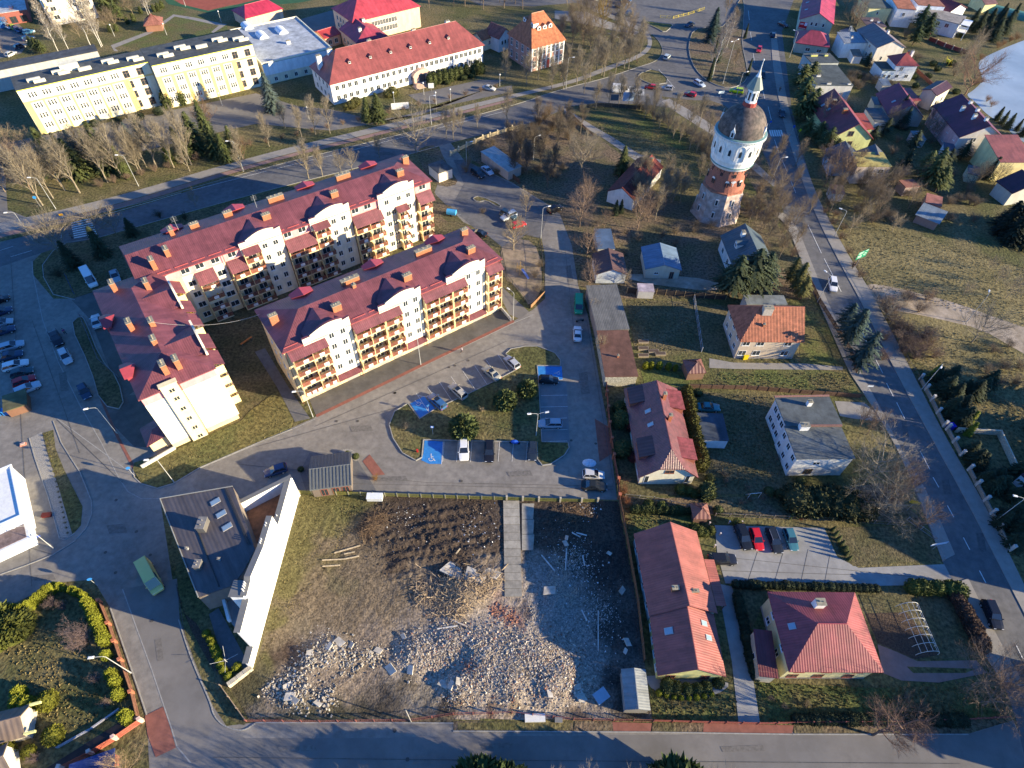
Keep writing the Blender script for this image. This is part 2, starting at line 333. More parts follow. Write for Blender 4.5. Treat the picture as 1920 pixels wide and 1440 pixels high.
area('green_garden', lawnm, [(1168,950),(1200,948),(1290,960),(1310,985),(1300,1000),(1180,1005)], 5, 1)
area('parking_lot', M('grey_pavers', (0.30, 0.295, 0.285), 0.85, 0.1, 0.8, 0.006, 16, col2=(0.25, 0.245, 0.24), c2s=0.15), [(1340,985),(1545,990),(1570,1045),(1610,1065),(1770,1058),(1790,1096),(1560,1100),(1360,1094),(1345,1040)], 5)
area('dark_lawn', shadegrass, [(1550,990),(1730,985),(1762,1050),(1600,1062),(1570,1040)], 5)
area('side_path', MATS['grey_pavers'], [(1345,1094),(1372,1100),(1400,1200),(1425,1355),(1385,1358),(1372,1240)], 5)
area('green_garden', lawnm, [(1215,1285),(1290,1310),(1370,1300),(1382,1350),(1225,1352)], 4)
area('curved_path', MATS['grey_pavers'], [(1212,1262),(1345,1276),(1372,1282),(1345,1303),(1290,1313),(1240,1303),(1214,1285)], 5, 1)
area('green_garden', lawnm, [(1420,1280),(1640,1290),(1800,1285),(1880,1330),(1890,1355),(1425,1357)], 4)
area('back_garden', shadegrass, [(1370,1100),(1790,1098),(1840,1222),(1800,1235),(1660,1235),(1600,1115),(1440,1112),(1410,1180)], 3)
area('vegetable_bed', soil, [(1622,1150),(1700,1148),(1760,1228),(1715,1236),(1645,1205)], 5)
area('zigzag_path', pinkpav, [(1645,1208),(1680,1222),(1720,1240),(1830,1238),(1850,1262),(1760,1280),(1690,1276),(1655,1262)], 5)
area('planting_strip', grass, [(1700,1250),(1830,1254),(1810,1262),(1712,1262)], 6)
area('roadside_strip', scrub, [(850,1371),(1075,1372),(1073,1356),(850,1352)], 4)
area('grass_strip', grass, [(858,1368),(1070,1369),(1070,1354),(858,1355)], 5)
area('roadside_strip', scrub, [(1075,1371),(1150,1371),(1150,1353),(1078,1352)], 5)
area('red_driveway', redpav, [(1150,1371),(1220,1372),(1222,1356),(1148,1354)], 5)
area('roadside_strip', scrub, [(1222,1372),(1318,1372),(1320,1356),(1224,1356)], 5)
area('red_driveway', redpav, [(1318,1373),(1485,1376),(1488,1360),(1320,1356)], 5)
area('roadside_strip', scrub, [(1488,1376),(1815,1376),(1895,1352),(1890,1345),(1488,1358)], 5)
area('roadside_strip', scrub, [(470,1354),(848,1355),(850,1340),(470,1340)], 4)
# --- around the apartment blocks
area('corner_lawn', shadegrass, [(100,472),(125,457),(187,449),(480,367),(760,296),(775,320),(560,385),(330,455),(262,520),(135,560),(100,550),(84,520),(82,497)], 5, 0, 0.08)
kerbline([G(*q) for q in [(140,562),(100,552),(82,520),(80,497),(100,470),(125,455),(187,445)]])
area('parking_strip_grass', shadegrass, [(132,610),(150,592),(160,600),(188,672),(222,710),(235,770),(190,760),(170,690)], 4, 1, 0.08, True)
area('south_lawn', M('rough_grass', (0.15, 0.125, 0.045), 0.95, 0.5, 1.6, 0.10, 3.0, col2=(0.10, 0.10, 0.035), c2s=0.12), [(332,842),(451,791),(470,770),(522,732),(550,787),(545,803),(480,830),(375,875),(325,905),(295,914),(265,905),(250,882),(252,868)], 4, 0, 0.08)
kerb([(250,880),(252,895),(265,907),(295,916),(325,907),(375,877),(480,832),(547,805)])
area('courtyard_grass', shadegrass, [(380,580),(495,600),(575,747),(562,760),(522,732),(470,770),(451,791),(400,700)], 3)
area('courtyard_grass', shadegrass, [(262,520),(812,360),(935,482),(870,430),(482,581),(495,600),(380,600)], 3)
area('footpath', asphalt, [(497,653),(545,733),(582,785),(553,791),(520,727),(478,660)], 5)
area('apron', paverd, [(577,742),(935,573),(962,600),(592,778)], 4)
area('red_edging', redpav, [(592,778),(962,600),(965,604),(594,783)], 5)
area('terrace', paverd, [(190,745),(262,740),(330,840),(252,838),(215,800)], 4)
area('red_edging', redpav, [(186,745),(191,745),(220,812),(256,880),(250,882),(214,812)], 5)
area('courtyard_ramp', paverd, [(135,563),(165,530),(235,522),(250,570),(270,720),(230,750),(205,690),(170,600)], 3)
# left kerbs and beds
area('gravel_bed', gravel, [(55,822),(78,810),(86,845),(98,880),(135,985),(130,1008),(112,1008),(90,930),(66,860)], 4)
area('bed_strip', grass, [(80,812),(100,806),(104,840),(120,880),(155,950),(152,985),(136,1003),(100,880),(88,845)], 4)
kerb([(55,822),(66,860),(90,930),(112,1010),(122,1012),(140,1000)])
kerb([(100,790),(115,830),(135,862),(150,885),(172,940),(172,965),(162,990),(140,1015),(100,1040),(50,1060),(-40,1092)])
kerb([(107,785),(250,1000-110)],0,0.02)
kerb([(60,490),(62,515),(80,600),(110,680),(150,760),(190,830),(222,895),(240,922),(265,935),(300,935)],0,0.03)
kerb([(207,1140),(250,1265),(275,1340)]); kerb([(230,1105),(247,1152),(285,1257),(322,1367),(332,1400),(357,1430)],0,0.03)
kerbline(smooth_line([(335,1162),(360,1240),(395,1317),(400,1340),(415,1358),(432,1366),(457,1371),(480,1355)]))
kerb([(480,1355),(700,1355),(850,1356)]); kerb([(850,1371),(1220,1373),(1485,1377),(1815,1377)])
kerb([(590,783),(962,606),(1000,590)],0,0.03); kerb([(375,878),(545,806)],0,0.03)
kerbline(smooth_line([(480,833),(545,806),(590,786)]),0,0.03)
# verge at the corner of the stone wall
area('corner_verge', shadegrass, [(400,1255),(412,1262),(466,1352),(455,1362),(425,1345),(405,1300)], 5, 1)
area('planting_bed', soil, [(330,1090),(345,1150),(368,1168),(432,1272),(415,1285),(360,1185),(335,1120)], 4)
area('terrace', M('slate_pavers', (0.13, 0.13, 0.135), 0.8, 0.12, 1.5, 0.006, 16), [(392,1152),(410,1140),(470,1252),(425,1254),(408,1205)], 5)
area('pavilion_yard', MATS['slate_pavers'], [(562,885),(580,850),(600,848),(665,855),(700,910),(706,922),(575,924)], 4)
area('planting_bed', gravel, [(630,846),(655,840),(668,850),(676,862),(664,866),(650,852)], 5, 1)
area('red_driveway', redpav, [(680,865),(693,852),(722,890),(700,892)], 5)
# central island
ISL = [(765,757),(787,786),(817,767),(876,740),(926,716),(962,697),(975,688),(948,664),(958,655),(985,650),(1008,650),(1040,662),(1051,676),(1050,687),(1007,686),(1010,720),(1016,829),(1065,830),(1067,840),(1058,854),(1032,871),(1017,873),(1008,862),(1007,830),(794,825),(791,858),(780,864),(755,850),(737,822),(730,797),(740,772)]
area('central_island', grass, ISL, 3, 0, 0.1, True)
area('car_park', paver, [(945,662),(990,652),(1000,700),(1000,830)], 3) if False else None
area('blue_parking_bay', bluep, [(769,757),(795,743),(816,766),(788,784)], 4)
area('blue_parking_bay', bluep, [(796,826),(831,828),(828,870),(805,870),(790,863),(794,850)], 4)
area('blue_parking_bay', bluep, [(1007,686),(1053,687),(1055,712),(1010,718)], 4)
area('parking_bays', M('bay_pavers', (0.18, 0.185, 0.19), 0.85, 0.12, 0.7, 0.006, 16), [(1012,720),(1062,716),(1068,828),(1017,828)], 3)
area('red_driveway', redpav, [(272,1342),(306,1325),(318,1360),(330,1402),(292,1420),(277,1378)], 6)
area('red_driveway', redpav, [(1115,785),(1140,800),(1148,850),(1124,866)], 5)
area('far_plaza', asphold, [(1400,-40),(1500,-40),(1490,0),(1400,10)], 1)
area('pavement', walkm, [(1040,20),(1100,22),(1140,40),(1200,60),(1190,66),(1120,50),(1040,35)], 3)
area('lake', ice, [(1985,60),(1930,72),(1895,85),(1865,98),(1830,115),(1845,150),(1825,170),(1810,178),(1830,192),(1850,215),(1880,232),(1905,258),(1935,275),(2100,330),(2500,330),(2500,40),(2100,30)], 2, 2)
# school grounds
area('school_yard', asphold, [(0,270),(150,240),(330,205),(480,175),(560,200),(620,205),(700,225),(790,215),(905,170),(960,160),(960,172),(790,208),(700,232),(620,245),(560,240),(480,232),(380,255),(200,300),(0,300)], 3)
area('school_forecourt', asphold, [(765,178),(800,172),(900,150),(945,150),(905,170),(820,195),(790,195)], 4)
area('school_lane', asphold, [(480,60),(620,20),(700,30),(640,60),(560,110),(500,100)], 2)
area('side_street', asphold, [(-300,120),(0,110),(40,100),(60,70),(30,40),(-20,40),(-300,40)], 2)
area('side_street', asphold, [(-260,420),(0,420),(15,400),(10,330),(0,300),(-40,240),(-100,200),(-300,260)], 2)
area('clay_court', clay, [(315,-8),(340,8),(390,20),(430,10),(520,0),(560,-20),(400,-60)], 2)
area('green_court', turf, [(300,-12),(316,8),(390,24),(460,14),(560,5),(700,-20),(600,-60),(560,-20),(430,12),(390,20),(340,8)], 2)
area('park_path', walkm, [(208,85),(280,58),(325,27),(330,29),(285,62),(215,90),(222,96),(214,96)], 3)
area('park_path', walkm, [(325,27),(365,33),(415,44),(425,46),(400,62),(396,60),(410,48),(360,37),(328,31)], 3)
area('park_lawn', lawnm, [(210,80),(330,15),(425,45),(430,70),(260,95)], 1)
rp = M('repaired_asphalt', (.10,.098,.098), .9, .2, 2.0); rq = M('relaid_pavers', (.155,.142,.128), .9, .2, 2.0)
for i, (u, v, w_, h_) in enumerate([(1590,560,9,26),(1690,790,10,30),(1765,900,14,26),(1830,1000,14,34),(1500,400,8,22),(1455,240,7,16),(700,286,30,5),(560,325,34,6),(880,236,26,5),(1010,200,26,6)]): area('asphalt_repair', rp, [(u,v),(u+w_,v-1),(u+w_*1.4,v+h_),(u+w_*.4,v+h_+1)], 4)
for i, (u, v, w_, h_) in enumerate([(655,800,40,10),(700,895,60,8),(950,885,44,9),(1085,700,16,40),(1060,500,10,30),(200,985,34,16),(110,700,14,34),(290,1200,12,40),(520,1400,70,10),(900,1395,60,9),(1350,1400,80,10),(60,1080,40,9)]): area('paving_repair', rq, [(u,v),(u+w_,v-3),(u+w_+5,v+h_-2),(u+5,v+h_)], 5)
# --- painted markings
mk = MB()
def dash(a, b, w_=0.12, z=0.060, m=None):
    a, b = Vector((*G(*a), 0)), Vector((*G(*b), 0)); t = (b-a).normalized(); n = Vector((-t.y, t.x, 0))*w_/2; q = Vector((0, 0, z)); (m or mk).face([a-n+q, b-n+q, b+n+q, a+n+q])
for a, b in [((1515,422),(1540,475)),((1545,485),(1577,547)),((1642,675),(1655,700)),((1662,719),(1675,744)),((1681,755),(1696,785)),((1725,846),(1743,880)),((1749,895),(1760,914)),((1776,948),(1788,970)),((1806,1008),(1818,1031)),((1836,1070),(1848,1093)),((1905,1210),(1918,1236)),((1440,200),(1446,225)),((1430,170),(1434,186)),((1412,100),(1415,118)),((1407,60),(1409,76)),((1403,20),(1405,38)),((1452,262),(1460,286)),((1466,300),(1476,322)),((1482,338),(1492,362)),((1596,580),(1606,603)),((1616,622),(1628,648))]: dash(a, b, 0.14)
for k in range(8): # crossing on the left
    dash((133+k*0.9, 419+k*3.9), (170+k*1.9, 410.5+k*3.9), 0.5)
for k in range(6): dash((1443+k*4.2, 244), (1446.5+k*4.2, 256), 0.5)
for k in range(7): dash((1180, 163+k*2.4), (1208, 164+k*2.4), 0.45)
for a, b in [((60,470),(20,482)),((0,470),(25,462)),((115,437),(115,450)),((190,405),(340,362)),((360,357),(500,321)),((520,316),(640,287)),((660,282),(800,246)),((820,241),(950,208))]: dash(a, b, 0.12)
for a, b in [((1140,62),(1195,86)),((1235,130),(1265,165)),((1265,175),(1350,182))]: dash(a, b, 0.12)
for t in range(9):  # bays along the slanted row
    u0 = 800+t*22; v0 = 745-t*10.2
    dash((u0-20, v0-8), (u0+4, v0+28), 0.07)
for t in range(5): dash((1014, 742+t*21.5), (1064, 741+t*21.5), 0.07)
for t in range(7): dash((833+t*26, 828), (830+t*26, 866), 0.07)
dash((831,828),(828,871),0.1); dash((1010,718),(1055,712),0.1); dash((784,742),(802,745),0.1)
mk.build('road_markings', whitep)['kind'] = 'structure'
# wheelchair symbols on the blue bays
def wheelchair(px, ang, s=1.0):
    mb = MB(); o = Vector((*G(*px), 0)); c, q = math.cos(ang), math.sin(ang)
    def T(x, y): return o+Vector(((x*c-y*q)*s, (x*q+y*c)*s, 0.064))
    def seg(a, b, w_=0.12):
        a, b = Vector(a), Vector(b); t = (b-a).normalized(); n = Vector((-t.y, t.x))*w_/2
        mb.face([T(*(a-n)), T(*(b-n)), T(*(b+n)), T(*(a+n))])
    for k in range(10):
        a0, a1 = math.radians(150+k*25), math.radians(150+(k+1)*25)
        seg((0.42*math.cos(a0), 0.42*math.sin(a0)-.1), (0.42*math.cos(a1), 0.42*math.sin(a1)-.1), .1)
    seg((-.08, .75), (-.02, .1)); seg((-.02, .1), (.42, .1)); seg((.42, .1), (.62, -.42)); seg((.62,-.42),(.8,-.36)); seg((-.05,.42),(.35,.42))
    for k in range(6):
        a0, a1 = k*math.pi/3, (k+1)*math.pi/3
        mb.face([T(-.1, .93), T(-.1+.13*math.cos(a0), .93+.13*math.sin(a0)), T(-.1+.13*math.cos(a1), .93+.13*math.sin(a1))])
    mb.build('wheelchair_symbol', whitep)['kind'] = 'structure'
wheelchair((808.5, 860), 0.0); wheelchair((784, 757), math.radians(37)); wheelchair((1046, 700), math.radians(90), .8)
jn = MB()   # paving joints and drainage lines
for a, b in [((480,838),(760,760)),((1360,1045),(1790,1090)),((1400,1096),(1420,1035)),((1450,1098),(1470,1030)),((1500,1098),(1515,1030)),((1545,1098),(1556,1040)),((1345,1070),(1600,1078)),((590,800),(950,640)),((565,905),(1150,918)),((1100,600),(1150,905)),((1060,470),(1078,640)),((0,1010),(100,1040)),((330,1095),(355,1235)),((107,787),(230,905)),((60,600),(150,850)),((20,480),(60,1100)),((440,870),(800,905)),((800,905),(1150,912)),((850,1425),(1800,1432)),((400,1420),(850,1425))]: dash(a, b, .07, .058, jn)
jn.build('paving_joints', M('joint_tar', (.10,.095,.09), .9, .3, 2.0))['kind'] = 'structure'
# manholes
mh = MB()
for p in [(218,938),(256,997),(217,1074),(198,1036),(282,1041),(671,790),(740,737),(741,737),(853,686),(842,689),(878,676),(1071,826),(1117,832),(631,790),(865,902),(764,1424),(285,1164),(1100,1105-100),(740,1370)]:
    x, y = G(*p); mh.face([(x+.27*math.cos(k), y+.27*math.sin(k), 0.063) for k in [i*math.pi/4 for i in range(8)]])
mh.build('manhole_covers', M('cast_iron', (0.09, 0.08, 0.07), 0.7, 0.3, 4))['kind'] = 'structure'
# ================================================================ BUILDING KIT
def frame(A, B, C, h):
    a, b, c = Vector(G(*A, h)), Vector(G(*B, h)), Vector(G(*C, h))
    x = (b-a); W = x.length; x.normalize(); y = Vector((-x.y, x.x)); D = (c-a).dot(y)
    if D < 0: D = -D; a = a-y*D
    return a, math.atan2(x.y, x.x), W, D
WIN = {}
def winmesh(w, h, kind):
    k = (round(w, 2), round(h, 2), kind)
    if k in WIN: return WIN[k]
    f = MB(); t = 0.07; d = 0.05
    f.box(-w/2, -w/2+t, -d, 0.01, 0, h); f.box(w/2-t, w/2, -d, 0.01, 0, h)
    f.box(-w/2+t, w/2-t, -d, 0.01, h-t, h); f.box(-w/2+t, w/2-t, -d, 0.01, 0, t)
    if w > 0.9: f.box(-0.035, 0.035, -d+0.005, 0.01, t, h-t)
    if kind == 'tall': f.box(-w/2+t, w/2-t, -d+.005, 0.01, h*.6, h*.6+.06)
    if kind != 'door': f.box(-w/2-.06, w/2+.06, -0.14, 0.0, -0.06, -0.002)
    g = MB(); g.face([(-w/2+t, -0.018, t), (w/2-t, -0.018, t), (w/2-t, -0.018, h-t), (-w/2+t, -0.018, h-t)])
    WIN[k] = (f.mesh('window_frame', plain), g.mesh('pane', glass)); return WIN[k]
ROT = {'f': 0.0, 'b': math.pi, 'l': -math.pi/2, 'r': math.pi/2}
def facepos(face, W, D, s, off=0.0):
    """point on a facade: s metres along it seen left to right from outside"""
    if face == 'f': return (s, -off)
    if face == 'b': return (W-s, D+off)
    if face == 'l': return (-off, D-s)
    return (W+off, s)
def win(parent, W, D, face, s, z, w=1.2, h=1.4, kind='std', color=(.75, .75, .73), off=0.0, name='window'):
    fm, gm_ = winmesh(w, h, kind); x, y = facepos(face, W, D, s, off)
    o = put(name, fm, parent, (x, y, z), ROT[face], color); put('pane', gm_, o)
    return o
def roofpolys(W, D, he, rise, o, axis, xl, xr, half=0):
    """top faces of a ridged roof; xl, xr are the hip insets (0 = gable)"""
    if axis == 'y':
        P = roofpolys(D, W, he, rise, o, 'x', xl, xr, half)
        return [[(W-y, x, z) for x, y, z in q] for q in P]
    s = rise/(D/2); ze = he-s*o
    R1, R2 = (xl if xl else -o, D/2, he+rise), (W-xr if xr else W+o, D/2, he+rise)
    a, b, c, d = (-o, -o, ze), (W+o, -o, ze), (W+o, D+o, ze), (-o, D+o, ze)
    if half:   # half-hipped left end
        va, vd = (-o, D/2*half, he+rise*half), (-o, D-D/2*half, he+rise*half)
        return [[a, b, R2, R1, va], [c, d, vd, R1, R2], [vd, va, R1]]+([[b, c, R2]] if xr else [])
    q = [[a, b, R2, R1], [c, d, R1, R2]]
    if xl: q.append([d, a, R1])
    if xr: q.append([b, c, R2])
    return q
def chimney(parent, x, y, z0, z1, sx=.9, sy=.6, color=(.42, .15, .07), mat=None, cap=(.3, .27, .2), n=2):
    m = MB(); m.box(x-sx/2, x+sx/2, y-sy/2, y+sy/2, z0, z1)
    c = m.build('chimney', mat or brick, parent, color)
    m = MB(); m.box(x-sx/2-.06, x+sx/2+.06, y-sy/2-.06, y+sy/2+.06, z1+.001, z1+.1)
    for k in range(n):
        t = (k+.5)/n-.5
        px, py = (x+t*sx*.8, y) if sx > sy else (x, y+t*sy*.8)
        m.tube((px, py, z1+.1), (px, py, z1+.38), .1, .09, 6)
    return m.build('chimney_cap', concrete, parent, cap)
def skylight(parent, c, n, up, w=.8, h=1.2):
    """roof window at c on a slope with normal n"""
    n = Vector(n).normalized(); up = Vector(up); up = (up-n*up.dot(n)).normalized(); r = up.cross(n)
    m = MB(); m.obox(Vector(c)+n*.05, r*(w/2), up*(h/2), n*.06)
    o = m.build('skylight', metalp, parent, (.35, .35, .36))
    g = MB(); q = Vector(c)+n*.125
    g.face([q-r*(w/2-.08)-up*(h/2-.08), q+r*(w/2-.08)-up*(h/2-.08), q+r*(w/2-.08)+up*(h/2-.08), q-r*(w/2-.08)+up*(h/2-.08)])
    g.build('pane', skyglass, o); return o
def house(name, label, A, B, C, h, roof='gable', axis='x', rise=2.5, hips=(0, 0), o=.4, wc=(.62, .58, .48), rc=(.2, .04, .04), rmat=None, wins=(), ch=(), sky=(), cat='house', group=None, plinth=None, ridge_px=None, dorm=(), half=0, wmat=None, parapet=.0, soff=.18, inset=None):
    a, rz, W, D = frame(A, B, C, h) if B is not None else (Vector(A[:2]), *A[2:])
    if inset is None: inset = o if roof != 'flat' else o*.5
    # measured corners are the roof's: walls stand back by the overhang
    ca, sa = math.cos(rz), math.sin(rz)
    a = a+Vector((ca*inset-sa*inset, sa*inset+ca*inset)); W -= 2*inset; D -= 2*inset
    t = thing(name, label, cat, (a.x, a.y, 0), rz, group)
    if ridge_px:
        best = None; k = h
        while k < h+12:
            p = Vector(G(*ridge_px, k))-a; lx, ly = p.x*ca+p.y*sa, -p.x*sa+p.y*ca
            e = abs(ly-D/2) if axis == 'x' else abs(lx-W/2)
            if best is None or e < best[0]: best = (e, k)
            k += .05
        rise = max(.5, best[1]-h)
    m = MB()
    m.prism([(0, 0), (W, 0), (W, D), (0, D)], 0, h-.02)
    if roof == 'gable':
        e = .02
        if axis == 'x':
            for x, on in ((0, hips[0] == 0), (W, hips[1] == 0)):
                if on: m.face([(x, 0, h-.03), (x, D, h-.03), (x, D/2, h+rise-.16)] if x == 0 else [(x, D, h-.03), (x, 0, h-.03), (x, D/2, h+rise-.16)][::1])
        else:
            for y, on in ((0, hips[0] == 0), (D, hips[1] == 0)):
                if on: m.face([(0, y, h-.03), (W, y, h-.03), (W/2, y, h+rise-.16)] if y == 0 else [(W, y, h-.03), (0, y, h-.03), (W/2, y, h+rise-.16)])
    m.build('wall', wmat or wall, t, wc)
    if plinth: 
        m = MB(); m.prism([(-.03, -.03), (W+.03, -.03), (W+.03, D+.03), (-.03, D+.03)], 0, .5); m.build('plinth', concrete, t, plinth)
    m = MB()
    if roof == 'flat':
        m.box(-o, W+o, -o, D+o, h, h+.18); 
        r = m.build('roof', rmat or felt, t, rc)
        if parapet:
            m = MB(); q = .18
            for bx in ((-q, W+q, -q, .12), (-q, W+q, D-.12, D+q), (-q, .12, .12, D-.12), (W-.12, W+q, .12, D-.12)): m.box(*bx, h+.185, h+.18+parapet)
            m.build('parapet', plain, r, tuple(min(1, c*1.1) for c in wc))
        zr = lambda x, y: h+.18
    elif roof == 'shed':   # falls towards the front
        m.solid([[(-o, -o, h-.02), (W+o, -o, h-.02), (W+o, D+o, h+rise), (-o, D+o, h+rise)]], .14)
        r = m.build('roof', rmat or sheet, t, rc, uv=True)
        m = MB()
        for x, sg in ((0, 1), (W, -1)): m.face([(x, 0, h-.05), (x, D, h-.05), (x, D, h+rise*.96-.14)][::1])
        m.face([(0, D, h-.05), (W, D, h-.05), (W, D, h+rise*.96-.14), (0, D, h+rise*.96-.14)])
        m.build('wall', wmat or wall, t, wc)
        zr = lambda x, y: h+rise*y/D
    else:
        m.solid(roofpolys(W, D, h, rise, o, axis, *hips, half), soff)
        if half: g_ = MB(); g_.face([(0, 0, h-.03), (W, 0, h-.03), (W-W/2*half, 0, h+rise*half-.12), (W/2*half, 0, h+rise*half-.12)]); g_.build('gable_wall', wmat or wall, t, wc)
        r = m.build('roof', rmat or sheet, t, rc, uv=True)
        rg = MB()
        def zr(x, y):
            z = rise*(1-abs(y-D/2)/(D/2)) if axis == 'x' else rise*(1-abs(x-W/2)/(W/2))
            if axis == 'x':
                if hips[0]: z = min(z, rise*x/hips[0])
                if hips[1]: z = min(z, rise*(W-x)/hips[1])
            else:
                if hips[0]: z = min(z, rise*y/hips[0])
                if hips[1]: z = min(z, rise*(D-y)/hips[1])
            return h+z
        if axis == 'x': rg.tube((hips[0] or -o, D/2, h+rise+.02), (W-hips[1] if hips[1] else W+o, D/2, h+rise+.02), .09, .09, 5)
        else: rg.tube((W/2, hips[0] or -o, h+rise+.02), (W/2, D-hips[1] if hips[1] else D+o, h+rise+.02), .09, .09, 5)
        rg.build('ridge_cap', metalp, r, tuple(c*1.15 for c in rc))
    for wn in wins:      # (face, list of s fractions, list of z, w, h[, kind])
        face, ss, zs, ww, wh = wn[:5]; kind = wn[5] if len(wn) > 5 else 'std'
        L = W if face in 'fb' else D
        wcol = wn[6] if len(wn) > 6 else (.75, .75, .73)
        for q in ss:
            for z in zs: win(t, W, D, face, q*L, z, ww, wh, kind, wcol)
    for c in ch:         # (fx, fy, height above roof, sx, sy, colour)
        fx, fy, hh, sx, sy = c[:5]; cc = c[5] if len(c) > 5 else (.42, .15, .07)
        z = zr(fx*W, fy*D); chimney(r, fx*W, fy*D, z-.6, z+hh, sx, sy, cc, brick if len(c) < 7 else wall)
    for s_ in sky:       # (fx, fy[, w, h])
        fx, fy = s_[:2]; x, y = fx*W, fy*D; e = .05
        z = zr(x, y); nx, ny = -(zr(x+e, y)-zr(x-e, y))/(2*e), -(zr(x, y+e)-zr(x, y-e))/(2*e)
        skylight(r, (x, y, z), (nx, ny, 1), (-nx, -ny, .001) if (abs(nx)+abs(ny)) > .01 else (0, 1, 0), *(s_[2:4] if len(s_) > 3 else (.8, 1.2)))
    for d in dorm:       # (fx, fy, dir, w, hh, colour) small gabled dormer, dir f/b/l/r
        fx, fy, dr, dw, dh = d[:5]; x, y = fx*W, fy*D; z = zr(x, y); a_ = ROT[dr]
        e = MB(); e.box(-dw/2, dw/2, 0, 2.2, -.3, dh); e.face([(-dw/2, 0, dh), (dw/2, 0, dh), (0, 0, dh+dw*.35)])
        do = e.build('dormer', wall, r, d[5] if len(d) > 5 else wc, loc=(x, y, z), rz=a_)
        e = MB(); e.solid([[(-dw/2-.15, -.15, dh-.03), (0, -.15, dh+dw*.35), (0, 2.4, dh+dw*.35), (-dw/2-.15, 2.4, dh-.03)][::-1], [(dw/2+.15, -.15, dh-.03), (0, -.15, dh+dw*.35), (0, 2.4, dh+dw*.35), (dw/2+.15, 2.4, dh-.03)]], .06)
        e.build('dormer_roof', metalp, r, rc, loc=(x, y, z), rz=a_)
        fm, g_ = winmesh(dw*.6, dh*.75, 'std'); put('dormer_window', fm, r, (x+math.sin(a_)*.01, y-math.cos(a_)*.01, z+.1), a_, (.7, .7, .68))
        put('pane', g_, r, (x+math.sin(a_)*.012, y-math.cos(a_)*.012, z+.1), a_)
    return t, r, W, D
# ================================================================ THE THREE APARTMENT BLOCKS
AZ = math.radians(37.0)
OU = Vector(G(261, 746, 14.6)); XU = Vector((math.cos(AZ), math.sin(AZ))); YU = Vector((-XU.y, XU.x))
YEL, CREAM, PINK, MAROON, BROWN = (.72, .57, .34), (.80, .72, .55), (.70, .32, .33), (.178, .055, .066), (.23, .085, .058)
def ublock(name, label, x, y):
    p = OU+XU*x+YU*y; return thing(name, label, 'apartment building', (p.x, p.y, 0), AZ, 'yellow apartment blocks with maroon roofs')
BAL = {}
def balcony(parent, x, z, w, d=1.5, kind=0, base=None, col=BROWN, rz=0.0, y=0.0):
    """balcony projecting from a wall; x is its left end along the wall, z its floor"""
    k = (round(w, 1), round(d, 1), kind % 3)
    if k not in BAL:
        s = MB(); s.box(0, w, -d, 0, -.18, 0)
        r = MB(); hh = 1.05; g = .012
        for i in range(5):
            z0 = .1+i*.19; r.box(0, w, -d-.03+g, -d+g, z0, z0+.14); r.box(-.02, .01, -d+.02, -.01, z0, z0+.14); r.box(w-.01, w+.02, -d+.02, -.01, z0, z0+.14)
        r.box(-.02, w+.02, -d-.05, -d+.03, hh, hh+.06)
        n = max(2, int(w/1.1))
        for i in range(n+1): q = .03+(w-.06)*i/n; r.box(q-.025, q+.025, -d+.02, -d+.06, .001, hh)
        p = MB(); pw = .95
        if k[2] == 2:
            for i in range(n): q = w*(i+.5)/n; p.box(q-.38, q+.38, -d-.075, -d-.025, .22, .92)
        else: q = w*(.5 if k[2] == 0 else .6); p.box(q-pw/2, q+pw/2, -d-.075, -d-.025, .22, .92)
        dv = MB(); dv.box(-.14, -.03, -d, -.02, -.17, 1.8)
        c = MB()
        for i, (cx, cw, chh, cz) in enumerate([(.25, .35, .5, 0), (.6, .3, .8, 0), (.82, .2, .35, 0)]):
            c.box(w*cx, w*cx+cw, -d*.75, -d*.75+.4, cz+.002, cz+chh)
        BAL[k] = (s.mesh('balcony_slab', plain), r.mesh('railing', wood), p.mesh('railing_panel', plain), dv.mesh('partition', plain), c.mesh('clutter', plain))
    s, r, p, dv, c = BAL[k]
    o = put('balcony', s, parent, (x, y, z), rz, (.8, .68, .42))
    cj = RR.uniform(.8, 1.25); put('railing', r, o, color=tuple(q*cj for q in col)); rp_ = put('railing_panel', p, o, color=(.8, .78, .74))
    if k[2] == 2: rp_['kind'] = 'stuff'
    put('partition', dv, o, color=(.85, .68, .36))
    put('clutter', c, o, color=RR.choice([(.7, .5, .1), (.6, .6, .6), (.12, .2, .35), (.5, .12, .06), (.3, .3, .3), (.75, .55, .2)]))['kind'] = 'stuff'
    fm, g_ = winmesh(min(1.9, w*.55), 2.05, 'door'); q = put('balcony_door', fm, o, (w*.5, -.01, .02), 0, (.75, .74, .72)); put('pane', g_, q)
    return o
def awning(parent, x0, x1, y, z0, z1, d=1.75, rz=0.0, org=None, col=MAROON):
    m = MB(); m.solid([[(x0, y-d, z0), (x1, y-d, z0), (x1, y+.02, z1), (x0, y+.02, z1)]], .08)
    return m.build('awning_roof', sheet, parent, col, uv=True, loc=org, rz=rz)
